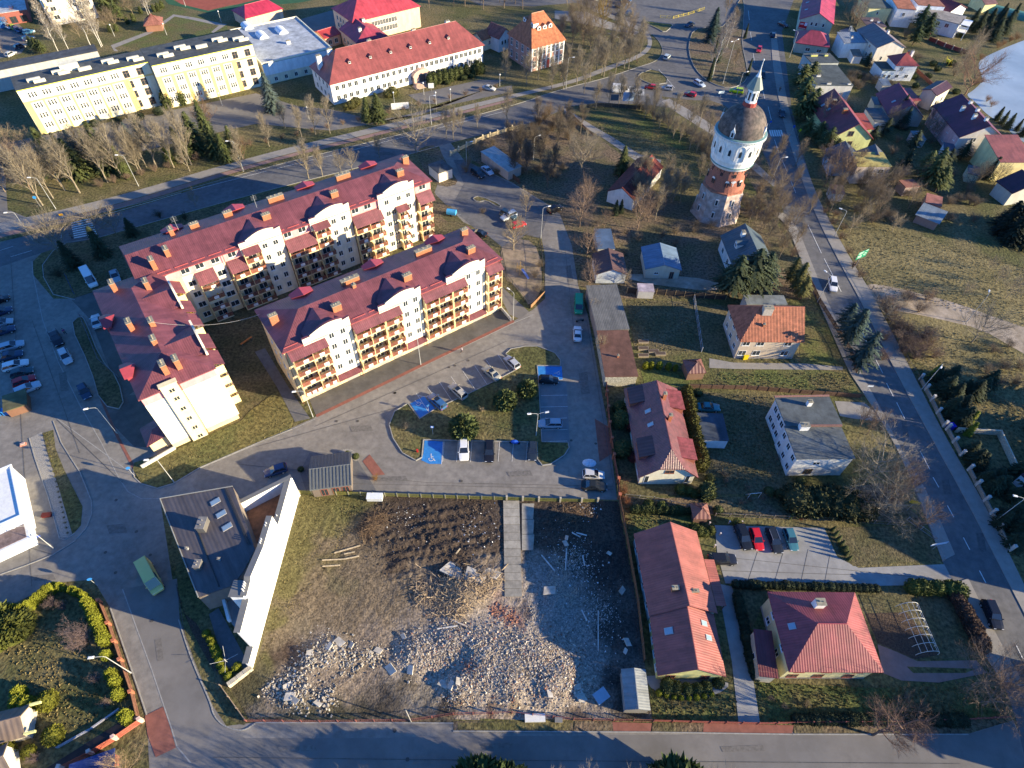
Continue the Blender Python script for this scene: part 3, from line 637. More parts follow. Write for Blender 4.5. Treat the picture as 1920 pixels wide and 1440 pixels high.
def pediment(parent, x0, x1, y, z0, depth=1.0, x2=None):
    """cream gable parapet: low shoulder, long segmental arch, raised right shoulder"""
    n = 12; P = [(x0, z0), (x1, z0), (x1, z0+1.6), (x1-1.35, z0+1.35)]
    a0, a1 = x0+1.5, x1-1.35
    for i in range(n+1):
        t = i/n; P.append((a1+(a0-a1)*t, z0+1.05+ .95*math.sin(math.pi*(.18+.82*t))+.28*(1-t)))
    P += [(a0, z0+.75), (x0, z0+.75)]
    m = MB(); pts = P
    m.poly([(x, y-.02, z) for x, z in pts]); m.poly([(x, y+.35, z) for x, z in pts])
    for (xa, za), (xb, zb) in zip(pts, pts[1:]+pts[:1]): m.face([(xa, y-.02, za), (xb, y-.02, zb), (xb, y+.35, zb), (xa, y+.35, za)])
    m.build('gable_parapet', wall, parent, CREAM)
    c = MB()
    top = pts[2:]
    for (xa, za), (xb, zb) in zip(top, top[1:]):
        if abs(xa-xb) > .05: c.face([(xa, y-.08, za+.03), (xb, y-.08, zb+.03), (xb, y+.42, zb+.03), (xa, y+.42, za+.03)][::-1])
    c.build('parapet_coping', metalp, parent, MAROON)
    # cross roof behind it, running back into the main slope
    r = MB(); xm = (x0+x1)/2; zt = z0+1.75
    r.solid([[(x0+.6, y+.36, z0+.35), (xm, y+.36, zt), (xm+.1, y+5.6, zt), (x0+.6, y+2.2, z0+.35)][::-1], [(x1-.3, y+.36, z0+.35), (xm, y+.36, zt), (xm+.1, y+5.6, zt), (x1-.3, y+2.2, z0+.35)]], .05)
    r.build('cross_roof', sheet, parent, MAROON, uv=True)
def rear_dormer(parent, x, y, z):
    m = MB(); m.solid([[(x-2.2, y+.9, z+.5), (x, y+.9, z+1.25), (x, y-1.6, z+1.25), (x-2.2, y-.4, z+.5)], [(x+2.2, y+.9, z+.5), (x, y+.9, z+1.25), (x, y-1.6, z+1.25), (x+2.2, y-.4, z+.5)][::-1]], .08)
    m.box(x-2.0, x+2.0, y-.3, y+.6, z-.4, z+.45); m.face([(x-2.1, y+.62, z+.4), (x+2.1, y+.62, z+.4), (x, y+.62, z+1.2)])
    m.build('rear_gable', metalp, parent, (.32, .05, .065))
def broof(t, W, D, he, rise, xl, xr, o=.35, axis='x'):
    m = MB(); m.solid(roofpolys(W, D, he, rise, o, axis, xl, xr), .25); r = m.build('roof', sheet, t, MAROON, uv=True)
    g = MB(); s = rise/((D if axis == 'x' else W)/2)
    if axis == 'x':
        L = 0.0
        while L < W-3:    # snow guards and gutter, in short runs
            g.box(L+.3, L+2.9, .25, .33, he+.02+s*.25, he+.16+s*.3); L += 3.3
        g.box(-o, W+o, -o-.12, -o, he-s*o-.16, he-s*o-.04); g.box(-o, W+o, D+o, D+o+.12, he-s*o-.16, he-s*o-.04)
    g.build('snow_guard', metalp, r, (.38, .08, .08))
    return r
def brick_stack(r, x, y, z0, z1, sx, sy):
    chimney(r, x, y, z0, z1-.65, sx, sy, (.38, .145, .075), n=3)

def rhouse(name, label, R1, R2, hr, he, w, **k):
    """gabled house from its ridge: R1 near end, R2 far end, both at ridge height hr"""
    p, q = Vector(G(*R1, hr)), Vector(G(*R2, hr)); d = (q-p).normalized(); x = Vector((d.y, -d.x))
    a = p-x*w/2
    return house(name, label, (a.x, a.y, math.atan2(x.y, x.x), w, (q-p).length), None, None, he, axis='y', rise=hr-he, **k)
# ---- front block
FW, FD, HE, RI = 46.2, 12.5, 14.6, 2.1
t = ublock('apartment_building', 'front yellow apartment block with three rounded gables facing the car park', 23.2, -3.1)
m = MB(); m.prism([(0, 0), (FW, 0), (FW, FD), (0, FD)], 0, HE); m.build('wall', wall, t, YEL)
m = MB()
for x0, x1 in ((7.55, 12.7), (22.75, 27.45), (37.5, 42.2)): m.box(x0, x1, -.45, .0, 3.3, HE+.6)
for x0, x1 in ((3.6, 7.6), (18.5, 22.8), (33.2, 37.55)): m.box(x0, x1, -.43, .0, 14.0, HE+.6)
m.build('wall', wall, t, CREAM)
fr = broof(t, FW, FD, HE, RI, 6, 5)
for x0, x1 in ((3.6, 12.7), (18.5, 27.45), (33.2, 42.2)): pediment(t, x0, x1, -.46, HE+.35)
for (a, b) in ((.5, 7.6), (12.85, 22.7), (27.6, 37.4), (42.35, 46.1)): awning(t, a, b, -.0, 12.9, 14.1)
for k in range(4):
    z = 2.9+2.8*k-.35
    for i, (x, w_) in enumerate([(.9, 3.4), (4.5, 3.0), (13.0, 2.8), (15.95, 2.7), (19.2, 3.4), (27.8, 2.9), (30.85, 2.8), (34.1, 3.3), (42.5, 3.2)]):
        balcony(t, x, z, w_, 1.5, 2 if (k == 0 and i in (0, 1, 3)) else (i+k) % 2)
    for x in (8.8, 11.0, 24.0, 26.1, 38.2, 40.5): win(t, FW, FD, 'f', x, 4.75+2.8*k, 1.0, 1.3, off=.46)
    for s in (4, 8.5): win(t, FW, FD, 'l', s, 3.8+2.8*k, .9, 1.2)
    for s in (3, 7, 10.5): win(t, FW, FD, 'r', s, 3.8+2.8*k, 1.2, 1.3)
    for s in range(9): win(t, FW, FD, 'b', 3+s*5, 3.8+2.8*k, 1.3, 1.3)
for (a, b) in ((7.4, 12.6), (22.2, 27.3), (37.0, 42.0)):
    awning(t, a, b, 0, 2.55, 3.2, 1.5)
    m = MB(); m.box(a+2.2, a+4.6, -.03, 0, 0, 2.3); m.build('entrance_door', plain, t, (.35, .33, .3))
for x in (12.75, 27.5, 42.25, .1, 46.0):
    m = MB(); m.tube((x, -.5, 0), (x, -.5, 14.4), .06, .06, 6); m.build('downpipe', metalp, t, (.18, .06, .04))
for x in (1.3, 5.0, 14, 17, 20.3, 28.8, 31.7, 35.3, 44):
    m = MB(); m.box(x, x+1.6, -.02, 0, .1, 1.9); m.build('garage_door', plain, t, (.32, .31, .29))
for x in (.85, 4.4, 7.5, 12.95, 18.9, 22.6, 27.75, 33.8, 37.4, 42.45, 45.75):
    m = MB(); m.box(x-.06, x+.06, -1.50, -1.38, 2.4, 12.9); m.build('balcony_post', plain, t, (.82, .64, .34))
for x, y, sx in ((1.5, 7.0, 1.5), (12.0, 3.2, 1.7), (26.8, 3.4, 1.7), (41.5, 3.6, 1.7), (43.6, 9.4, 1.5)): brick_stack(fr, x, y, 14.4, 17.6, sx, .9)
for x in (17.2, 33.2): brick_stack(fr, x, 8.3, 15.0, 17.7, 3.6, .9)
brick_stack(fr, 17.0, 6.1, 16.0, 17.9, .7, .7)
for x in (8.5, 23.5, 37.8): rear_dormer(fr, x, 11.6, 14.7)
# ---- long north block
t = ublock('apartment_building', 'long five-storey apartment block with pink attic behind the front block', 7.4, 28.9)
NW_, ND, HN, RN = 64.4, 13.1, 14.9, 2.1
def nx(x): return x-7.4
m = MB(); m.prism([(0, 0), (NW_, 0), (NW_, ND), (0, ND)], 0, 12.6); m.build('wall', wall, t, YEL)
m = MB(); m.box(.01, NW_-.01, .01, ND-.01, 12.61, HN); m.build('attic_wall', wall, t, PINK)
nr = broof(t, NW_, ND, HN, RN, 0.001 or 6, 5.5)
PED = ((26.9, 35.8), (42.0, 51.3), (58.1, 67.3))
m = MB()
for a, b in PED:
    m.box(nx(a)+3.8 if a < 58 else nx(a), nx(b), -.45, 0, 0.0, HN+.6); m.box(nx(a), nx(a)+3.8, -.43, -.001, 12.8, HN+.6) if a < 58 else None
m.box(nx(14.7), nx(23.2), -.04, -.001, 4, 12.6)
m.build('wall', wall, t, CREAM)
for a, b in PED: pediment(t, nx(a), nx(b), -.46, HN+.2)
zs = [1.3, 4.1, 6.9, 9.75]
for z in zs:
    for x in (16.0, 22.0): win(t, NW_, ND, 'f', nx(x), z+.1, 1.5 if x < 20 else 1.8, 1.35, off=.05)
    for x in (31.8, 34.1, 47.2, 49.5): win(t, NW_, ND, 'f', nx(x), z, 1.0, 1.35, off=.46)
    for x in (60.2, 61.6, 65.6): win(t, NW_, ND, 'f', nx(x), z, 1.1, 1.3, off=.46)
for x in (15.8, 18.6, 21.7, 25.1, 37.0, 40.2, 52.6, 55.6, 69.6): win(t, NW_, ND, 'f', nx(x), 13.2, 1.7, 1.25)
for x in (47.2, 49.5, 31.8, 34.1, 60.1, 63.2, 65.6): win(t, NW_, ND, 'f', nx(x), 12.8, 1.1, 1.2, off=.46)
for k, z in enumerate([.0, 2.7, 5.5, 8.3]):
    i = 0
    for x, w_, yy in ((17.3, 3.4, 0), (23.8, 3.2, 0), (27.2, 3.3, 0), (36.1, 3.1, 0), (39.3, 3.0, 0), (42.6, 3.3, 0), (51.6, 3.4, 0), (55.1, 3.4, 0), (62.4, 2.2, -.45), (67.9, 3.3, 0)):
        balcony(t, nx(x), z+.3, w_, 1.5, (i+k) % 2, y=yy); i += 1
balcony(t, nx(42.6), 11.2, 3.2, 1.5, 0); balcony(t, nx(27.2), 11.2, 3.2, 1.5, 1)
for a, b, z1, z2 in ((17.0, 20.8, 10.7, 12.6), (23.5, 27.1, 10.7, 12.6), (35.9, 42.3, 10.7, 12.6), (51.4, 58.4, 10.7, 12.6), (42.3, 46.0, 13.6, 14.6), (27.1, 30.6, 13.6, 14.6), (67.7, 71.7, 10.7, 12.6)): awning(t, nx(a), nx(b), 0, z1, z2, 2.1)
awning(t, nx(62.0), nx(65.0), -.45, 10.8, 11.5, 1.7)
for x in (23.3, 35.9, 51.4, 67.4):
    m = MB(); m.tube((nx(x), -.5, 0), (nx(x), -.5, 14.6), .06, .06, 6); m.build('downpipe', metalp, t, (.18, .06, .04))
for s in (3, 7, 10.5):
    for z in zs: win(t, NW_, ND, 'r', s, z, 1.2, 1.3)
for s in range(12):
    for z in zs: win(t, NW_, ND, 'b', 3+s*5.2, z, 1.3, 1.3)
for x, y, sx in ((31.8+3, 33.1, 1.7), (50.1, 32.9, 1.7), (66.2, 32.6, 1.7), (70.0, 37.0, 1.5)): brick_stack(nr, nx(x), y-28.9, 15.0, 18.0, sx, .9)
for x in (38.9, 54.7): brick_stack(nr, nx(x), 9.3, 15.2, 18.0, 3.4, .9)
for x, y in ((11.2, 30.9), (14.4, 32.7), (17.0, 38.5)): brick_stack(nr, nx(x), y-28.9, 15.0, 18.2, .9, 1.6)
brick_stack(nr, nx(21.5), 9.4, 15.2, 17.8, 1.8, .9); brick_stack(nr, nx(28.5), 9.6, 15.2, 17.8, 1.8, .9)
for x in (17.5, 30.5, 46.6, 62.3): rear_dormer(nr, nx(x), 12.3, 15.0)
# aerials
m = MB()
for x, y in ((nx(18.5), 10.5), (nx(34.5), 9.0)):
    m.tube((x, y, 16), (x, y, 19.4), .03, .02, 4)
    for q in range(4): m.tube((x-.6, y, 18.2+q*.3), (x+.6, y, 18.2+q*.3), .015, .015, 3)
m.build('television_aerial', metalp, nr, (.5, .5, .5))
# ---- west wing
t = ublock('apartment_building', 'west wing apartment block with the blank white end wall and stair strip', 0, 0)
WW, WD, HW, RW = 12.0, 31.4, 14.6, 2.1
m = MB(); m.prism([(0, 0), (WW, 0), (WW, WD), (0, WD)], 0, 12.4); m.build('wall', wall, t, YEL)
m = MB(); m.box(.01, WW-.01, .01, WD-.01, 12.41, HW); m.build('attic_wall', wall, t, PINK)
m = MB(); m.box(0, 3.25, -.06, 0, 1.3, 12.4); m.box(6.0, WW, -.06, 0, 1.3, 12.4); m.build('end_wall_panel', wall, t, (.85, .80, .68))
m = MB(); m.box(3.3, 5.95, -.5, 0, 0, 15.2); m.box(3.15, 6.1, -.6, .4, 15.2, 15.35); m.build('stair_tower', wall, t, (.80, .68, .42))
for z in (.6, 3.2, 5.9, 8.7, 11.5): win(t, WW, WD, 'f', 4.75, z-.3, .95, .95, off=.51, color=(.8, .72, .5))
win(t, WW, WD, 'f', 4.75, 13.3, .95, .95, off=.51, color=(.8, .72, .5))
m = MB(); m.tube((6.15, -.1, 0), (6.15, -.1, 14.4), .06, .06, 6); m.build('downpipe', metalp, t, (.2, .1, .06))
m = MB()
for y0, y1 in ((1.0, 31.4),): m.box(WW, WW+.3, y0, y1, 0, 13.6)
m.build('wall', wall, t, CREAM)
wr = broof(t, WW, WD, HW, RW, 6.0, 6.0, axis='y')
for y in (2.0, 6.5, 13.2, 17.7, 24.0):
    for k in range(4): balcony(t, WW+.3, 2.2+2.8*k, 3.4, 1.4, k % 2, rz=math.pi/2, y=y)
for y0, y1 in ((1.7, 5.7), (6.3, 10.6), (13.0, 17.0), (17.5, 21.3), (23.8, 28)):
    awning(t, y0, y1, 0, 12.6, 13.6, 1.7, rz=math.pi/2, org=(WW+.3, 0, 0))
def pedy(y0, y1):
    z0 = HW+.2; n = 12; P = [(y0, z0), (y1, z0), (y1, z0+1.4), (y1-1.3, z0+1.2)]
    for i in range(n+1): t_ = i/n; P.append((y1-1.3+(y0-y1+2.6)*t_, z0+1.2+.9*math.sin(math.pi*t_)))
    P += [(y0+1.3, z0+.8), (y0, z0+.8)]
    m = MB(); m.poly([(WW+.36, y, z) for y, z in P]); m.poly([(WW-.0, y, z) for y, z in P])
    for (ya, za), (yb, zb) in zip(P, P[1:]+P[:1]): m.face([(WW, ya, za), (WW, yb, zb), (WW+.36, yb, zb), (WW+.36, ya, za)])
    m.build('gable_parapet', wall, t, CREAM)
    r = MB(); ym = (y0+y1)/2; zt = z0+1.7
    r.solid([[(WW, y0+.5, z0+.3), (WW, ym, zt), (WW-5.4, ym, zt), (WW-2, y0+.5, z0+.3)][::-1], [(WW, y1-.5, z0+.3), (WW, ym, zt), (WW-5.4, ym, zt), (WW-2, y1-.5, z0+.3)]], .05)
    r.build('cross_roof', sheet, t, MAROON, uv=True)
pedy(3.0, 11.6); pedy(17.0, 26.0)
for x, y in ((3.4, 28.0), (8.6, 25.0), (3.3, 15.7), (6.6, 13.8), (5.7, 9.1)): brick_stack(wr, x, y, 15.0, 18.2, .85, 1.6)
for x in (7.4, 5.3): brick_stack(wr, x, 2.6, 14.8, 18.0, .85, 1.7)
for y in (20.9, 6.7):
    m = MB(); m.solid([[(-.9, y-1.9, 15.1), (-.9, y, 15.9), (1.6, y, 15.9), (.4, y-1.9, 15.1)][::-1], [(-.9, y+1.9, 15.1), (-.9, y, 15.9), (1.6, y, 15.9), (.4, y+1.9, 15.1)]], .08)
    m.box(-.5, .3, y-1.8, y+1.8, 13.9, 15.05); m.build('rear_gable', metalp, wr, (.32, .05, .065))
for s in range(6):
    for z in (3.8, 6.6, 9.4): win(t, WW, WD, 'l', 3+s*5, z, 1.3, 1.3)
m = MB(); m.prism([(-3.2, 1.0), (0, 1.0), (0, 5.0), (-3.2, 5.0)], 0, 2.6); m.build('porch', wall, t, YEL)
m = MB(); m.solid([[(-3.6, .6, 2.6), (0, .6, 3.3), (0, 3, 4.0), (-1.6, 3, 3.6)], [(-3.6, 5.4, 2.6), (0, 5.4, 3.3), (0, 3, 4.0), (-1.6, 3, 3.6)][::-1], [(-3.6, 5.4, 2.6), (-3.6, .6, 2.6), (-1.6, 3, 3.6)]], .1)
m.build('porch_roof', sheet, t, MAROON, uv=True)
# ================================================================ OTHER BUILDINGS
def grp(a, b, n): return [a+(b-a)*i/(n-1) for i in range(n)]
WHT, CRM, GRY, PINKW = (.80, .78, .74), (.78, .68, .46), (.45, .43, .40), (.66, .50, .46)
RED, ORG, DRK, TILE = (.23, .058, .055), (.40, .14, .065), (.06, .065, .07), (.36, .12, .065)
# ---- school with the red hipped roof
sx = grp(.035, .15, 4)+grp(.2, .32, 4)+grp(.35, .465, 4)+grp(.505, .575, 3)+grp(.605, .705, 4)+grp(.74, .845, 4)+grp(.875, .975, 4)
t, r, W, D = house('school_building', 'long white school with red hipped roof and six small dark dormers', (617,157), (909,82), (579,121), 7.0, hips=(6.4, 6), ridge_px=(626,93), wc=WHT, rc=RED, rmat=sheet, cat='school', o=.5,
  wins=[('f', sx, [1.1, 4.2], 1.25, 1.5), ('l', [.2,.4,.6,.8], [1.1, 4.2], 1.1, 1.5), ('r', [.3,.7], [1.1,4.2], 1.2, 1.5)],
  ch=[(.02,.62,3.6,1.5,1.2,WHT,1), (.09,.62,1.2,1.6,.9,WHT,1), (.24,.9,1.6,1.4,.9,WHT,1), (.33,.6,1,1.3,.9,WHT,1), (.62,.62,1.2,1.3,.9,WHT,1), (.85,.6,1.2,1.5,1,WHT,1)],
  dorm=[(.155+.128*i, .22, 'f', 1.2, .8, (.10,.03,.03)) for i in range(6)])
m = MB(); m.prism([(W*.5,-1.6),(W*.5+6,-1.6),(W*.5+6,-.01),(W*.5,-.01)], 0, 2.6)
P = [(W*.5+3+3.3*math.cos(math.pi*k/10), 2.6+2.0*math.sin(math.pi*k/10)) for k in range(11)]
m.poly([(x,-1.6,z) for x,z in P]); [m.face([(a[0],-1.6,a[1]),(a[0],-.01,a[1]),(b[0],-.01,b[1]),(b[0],-1.6,b[1])]) for a,b in zip(P,P[1:])]
m.build('entrance_porch', brick, t, (.62,.42,.32)); m = MB(); m.prism([(W*.5+1.9,-1.65),(W*.5+4.1,-1.65),(W*.5+4.1,-1.58),(W*.5+1.9,-1.58)], 0, 3.1); m.build('entrance_door', plain, t, (.12,.10,.09))
m = MB()
for k in range(5): m.box(W*.5-1+.3*k, W*.5+8-.3*k, -4.6+.5*k, -1.62, k*.15, k*.15+.15)
m.build('entrance_steps', concrete, t, (.5,.36,.28))
# ---- yellow four-storey block in two staggered sections
def yblock(label, A, B, C, groups, stair):
    xs = [g+d for g in groups for d in (-.022, 0, .022)]
    t, r, W, D = house('school_block', label, A, B, C, 12.6, roof='flat', o=.12, wc=(.82,.76,.56), rc=(.075,.085,.09), cat='school', group='yellow and cream school block sections', inset=.12,
      wins=[('f', xs, [1.6, 4.4, 7.2, 10.2], .55, 1.5, 'tall')])
    m = MB()
    for i in range(len(groups)+1):
        a = groups[i-1]+.045 if i else 0.004; b = groups[i]-.045 if i < len(groups) else min(.995, groups[-1]+.09)
        m.box(a*W, b*W, -.05, -.001, 0.01, 9.4)
    m.box(0.01, W-.01, -.06, -.001, 9.0, 9.5)
    m.build('yellow_panel', wall, t, (.76,.56,.22))
    for q in stair:
        for z in (1.0, 3.9, 6.8, 9.8): win(t, W, D, 'f', q*W, z, 1.7, 2.0, 'tall', (.3,.2,.15))
    m = MB(); m.box(0, W, -.16, -.11, 12.6, 12.78); m.build('roof_edge', metalp, r, (.75,.75,.08))
    for i in range(5):
        m = MB(); cx, cy = W*(.1+.19*i), D*(.35+.2*(i%2)); m.box(cx, cx+3.4, cy, cy+.7, 12.79, 13.7); m.build('roof_vent', wall, r, (.62,.58,.46))
        if i != 2: m = MB(); m.box(cx+1.4, cx+4.4, cy-1.4, cy-.8, 12.79, 13.6); m.build('roof_vent', wall, r, (.62,.58,.46))
    return t, r, W, D
t, r, W, D = yblock('left section of the yellow and cream school block, behind tall spruces', (30,172), (279,117), (22,146), grp(.09, .71, 7), (.80, .91))
m = MB(); m.box(W*.36, W*.50, D*.55, D*.9, 12.79, 14.6); m.build('roof_room', wall, r, (.82,.76,.56))
yblock('right section of the yellow and cream school block, partly in shade', (284,125), (474,84), (265,92), grp(.09, .70, 6), (.80, .93))
house('low_wing', 'low dark flat-roofed wing behind the yellow school block', (-40,140), (183,96), (-50,128), 6, roof='flat', o=.1, wc=GRY, rc=(.07,.08,.095), cat='school')
t, r, W, D = house('sports_hall', 'pale flat-roofed hall with barrel skylights beside the yellow block', (491,122), (622,92), (436,58), 6.3, roof='flat', o=.15, parapet=.4, wc=(.72,.66,.48), rc=(.40,.43,.47), cat='school', wins=[('f', grp(.14,.86,6), [3.2], 1.3, 2.0), ('f', grp(.14,.86,6), [.6], 1.1, 1.3)])
m = MB(); m.box(.01, W-.01, -.04, 0, 2.8, 6.3); m.build('upper_wall', wall, t, (.74,.76,.76))
for fx, fy in ((.32,.6), (.62,.62), (.25,.93)):
    m = MB(); n = 8; x, y = W*fx, D*fy
    P = [(x+1.6*math.cos(math.pi*k/n), 6.5+1.1*math.sin(math.pi*k/n)) for k in range(n+1)]
    for (xa,za),(xb,zb) in zip(P,P[1:]): m.face([(xa,y,za),(xa,y+5,za),(xb,y+5,zb),(xb,y,zb)])
    m.poly([(a,y,b) for a,b in P]); m.poly([(a,y+5,b) for a,b in P]); m.build('barrel_skylight', plain, r, (.72,.76,.8))
chimney(r, W*.55, D*.35, 6.4, 7.4, 1.2, .8, WHT, plain)
# ---- orange-roofed mansion
t, r, W, D = house('mansion', 'tall brick and white mansion under a steep orange tiled roof', (997,89), (1062,72), (962,57), 8.2, hips=(4.4, 4.4), ridge_px=(989,27), wc=(.42,.25,.20), rc=ORG, rmat=tiles, cat='house', o=.4,
  wins=[('f', grp(.1,.92,7), [1.0, 4.8], 1.2, 2.3, 'tall', (.85,.83,.8)), ('l', grp(.15,.85,4), [1.0,4.8], 1.2, 2.3, 'tall', (.85,.83,.8))], dorm=[(.36,.22,'f',1.4,1.1,WHT),(.53,.22,'f',1.4,1.1,WHT),(.70,.22,'f',1.4,1.1,WHT),(.2,.3,'l',1.4,1.1,WHT),(.2,.62,'l',1.4,1.1,WHT)])
m = MB()
for q in (.0,.17,.31,.44,.57,.70,.83,.965): m.box(q*W, q*W+.5, -.09, -.001, 0, 8)
m.build('pilasters', plain, t, WHT); m = MB(); m.box(W*.47, W*.56, -.15, 0, 0, 2.6); m.build('front_door', plain, t, (.35,.05,.04))
house('gymnasium', 'school gymnasium with bright red hipped roof and peach walls', (660,41), (789,10), (627,12), 7.5, hips=(7, 7), rise=4.5, wc=(.74,.52,.36), rc=(.42,.05,.07), cat='school', wins=[('f', grp(.28,.62,9), [1.8, 4.2], 1.1, 1.7), ('l', grp(.2,.8,5), [1.8,4.2], 1.1, 1.6)])
house('connecting_wing', 'maroon-roofed link wing between gymnasium and white school', (668,80), (728,66), (640,52), 5.2, axis='y', hips=(4, 0), rise=2.6, wc=(.6,.42,.32), rc=(.30,.04,.07), cat='school', wins=[('l', grp(.2,.8,4), [1.5], 1.2, 1.5)], ch=[(.3,.3,1,1,.8,WHT,1), (.7,.8,1,1,.8,WHT,1)])
house('connecting_wing', 'small peach link building with bright red roof', (608,72), (640,62), (594,56), 3.6, rise=1.2, wc=(.74,.42,.26), rc=(.42,.05,.05), cat='school', wins=[('f', [.3,.7], [.9], 1.4, 1.5)])
house('pavilion_building', 'low building with crimson hipped roof beyond the pale hall', (459,34), (531,15), (447,14), 3.8, hips=(3, 3), rise=2.2, wc=(.74,.52,.36), rc=(.42,.03,.07), cat='building')
house('gate_house', 'small cream building with orange roof between school and mansion', (904,75), (934,64), (896,60), 4.2, rise=1.6, wc=CRM, rc=ORG, rmat=tiles, cat='building', wins=[('f', [.5], [1.5], 1.0, 1.4)])
house('gate_house', 'small white gabled building beside the mansion', (936,72), (962,62), (928,52), 5.0, axis='y', rise=2.4, wc=WHT, rc=(.3,.1,.07), rmat=tiles, cat='building', wins=[('f', [.25,.5,.75], [2.2], .9, 1.4)])
t, r, W, D = house('tower_block', 'cream high-rise block with stacked balconies at top left', (*G(100, 49), math.radians(37), 16, 14), None, None, 26, roof='flat', o=.1, inset=0, wc=(.80,.74,.66), rc=DRK, cat='apartment building', wins=[('f', [.62,.72,.9], [2,4.8,7.6,10.4,13.2,16], 1.3, 1.4)])
for k in range(8):
    for q in (0.6, 11.0): balcony(t, q, 1.2+2.8*k, 4.0, 1.3, k, col=(.6,.55,.45))
house('garage_row', 'row of red brick garages with pale flat roof at top left', (-30,30), (50,18), (-60,-10), 4, roof='flat', o=.1, wc=(.30,.10,.08), rc=(.45,.47,.50), wmat=brick, cat='garage', wins=[('f', [.35,.6,.85], [.3], 2.2, 2.2, 'door', (.15,.06,.05))])
house('canopy_tent', 'blue tarpaulin shelter beside the parked cars at top left', (-12,42), (12,37), (-16,33), 2.4, rise=.7, wc=(.1,.25,.5), rc=(.03,.28,.62), rmat=plain, cat='shelter')
t = house('park_gazebo', 'open wooden gazebo with brown pyramid roof in the park behind the school', (268,47), (303,44), (277,33), 2.6, hips=(3.2, 3.0), rise=2.2, wc=(.3,.15,.1), rc=(.30,.12,.09), rmat=tiles, cat='gazebo')[0]
# ---- middle yards
house('brick_hut', 'small beige transformer hut with a dark four-sided roof', (822,325), (849,315), (797,310), 3.0, hips=(2.2, 2.2), rise=.6, o=.15, wc=(.66,.58,.48), rc=(.10,.10,.10), rmat=felt, cat='hut', wins=[('r', [.5], [.1], 1.2, 2.0, 'door', (.5,.4,.35))])
house('storage_shed', 'long low shed with pale sheet roof behind the yard fence', (953,322), (979,311), (905,284), 2.8, roof='shed', rise=.3, o=.15, wc=(.35,.30,.26), rc=(.36,.40,.40), cat='shed')
house('barn', 'narrow white-walled barn with dark red tiled roof among the trees', (*G(1137,378), math.radians(-30), 7.4, 19), None, None, 3.4, axis='y', rise=2.2, o=.25, inset=0, wc=WHT, rc=(.17,.04,.03), rmat=tiles, cat='barn', wins=[('r', [.3,.6], [1], 1.0, 1.0)], ch=[(.62,.9,.7,.7,.7)])
rhouse('village_house', 'white house with dark blue-grey roof and dormer at the foot of the tower', (1431,494), (1397,419), 7.4, 4.2, 10.0, wc=(.62,.62,.60), rc=(.07,.095,.11), rmat=seam, wins=[('l', [.2,.5,.8], [1.2], 1.2, 1.4), ('f', [.3,.7], [1.2], 1.2, 1.4)], ch=[(.36,.78,1.1,.8,1.1,WHT,1)], dorm=[(.14,.6,'l',1.6,1.3,WHT)])
house('garage', 'cream garage with bright blue metal roof and broken right slope', (1210,504), (1279,506), (1204,462), 3.0, axis='y', rise=1.3, o=.3, wc=(.52,.48,.38), rc=(.13,.195,.28), rmat=seam, cat='garage', wins=[('f', [.78], [.05], 1.0, 2.0, 'door', (.25,.12,.08)), ('f', [.32], [1.2], 1.0, .7)])
house('lean_to_shed', 'small shed with blue corrugated roof north of the brown-roofed cabin', (1121,467), (1153,467), (1117,430), 2.3, roof='flat', o=.1, wc=GRY, rc=(.09,.14,.22), rmat=sheet, cat='shed')
rhouse('cabin', 'small white cabin with two-tone brown roof beside the lane', (1149,505), (1141,465), 4.4, 3.0, 7.4, o=.3, wc=(.48,.52,.56), rc=(.10,.055,.05), rmat=seam, cat='cabin')
house('long_shed', 'long low shed with grey corrugated sheets along the lane', (1119,620), (1181,617), (1109,537), 3.0, roof='shed', rise=.35, o=.15, wc=(.25,.22,.2), rc=(.15,.145,.13), cat='shed')
house('workshop', 'flat brown-roofed workshop with rubble-stone end wall', (1135,707), (1196,706), (1122,621), 3.0, roof='flat', o=.15, wc=(.38,.36,.30), rc=(.15,.075,.055), rmat=felt, wmat=stone, cat='workshop', ch=[(.5,.4,.5,.35,.35)])
house('billboard_shelter', 'small shelter under a colourful advertising sheet in the yard', (1197,547), (1227,548), (1194,532), 2.0, roof='flat', o=.05, wc=GRY, rc=(.45,.38,.42), cat='shelter')
house('garden_gazebo', 'red-brown hipped garden gazebo with annex by the path', (1290,700), (1325,698), (1283,673), 2.4, hips=(2.2,.001+1.8), rise=1.5, o=.2, wc=(.22,.13,.09), rc=(.17,.07,.06), rmat=seam, cat='gazebo')
house('tiled_house', 'plaster house with orange-red tiled roof hipped at its left end', (1389,638), (1510,639), (1364,569), 5.9, hips=(3.7, 0), ridge_px=(1425,575), o=.45, wc=(.55,.45,.34), rc=TILE, rmat=tiles, wins=[('f', [.1,.34,.8], [3.9], 1.5, 1.3), ('f', [.1,.34,.82], [1.0], 1.6, 1.4), ('l', [.2,.5,.8], [1.1,3.9], 1.2, 1.3)], ch=[(.40,.42,1.3,1.9,1.2,(.45,.40,.34)), (.35,.2,.5,.4,.4)], plinth=(.35,.32,.3))
house('back_shed', 'flat grey shed behind the orange-tiled house', (1400,571), (1476,572), (1396,554), 3.0, roof='flat', o=.1, wc=GRY, rc=(.20,.22,.22), cat='shed')
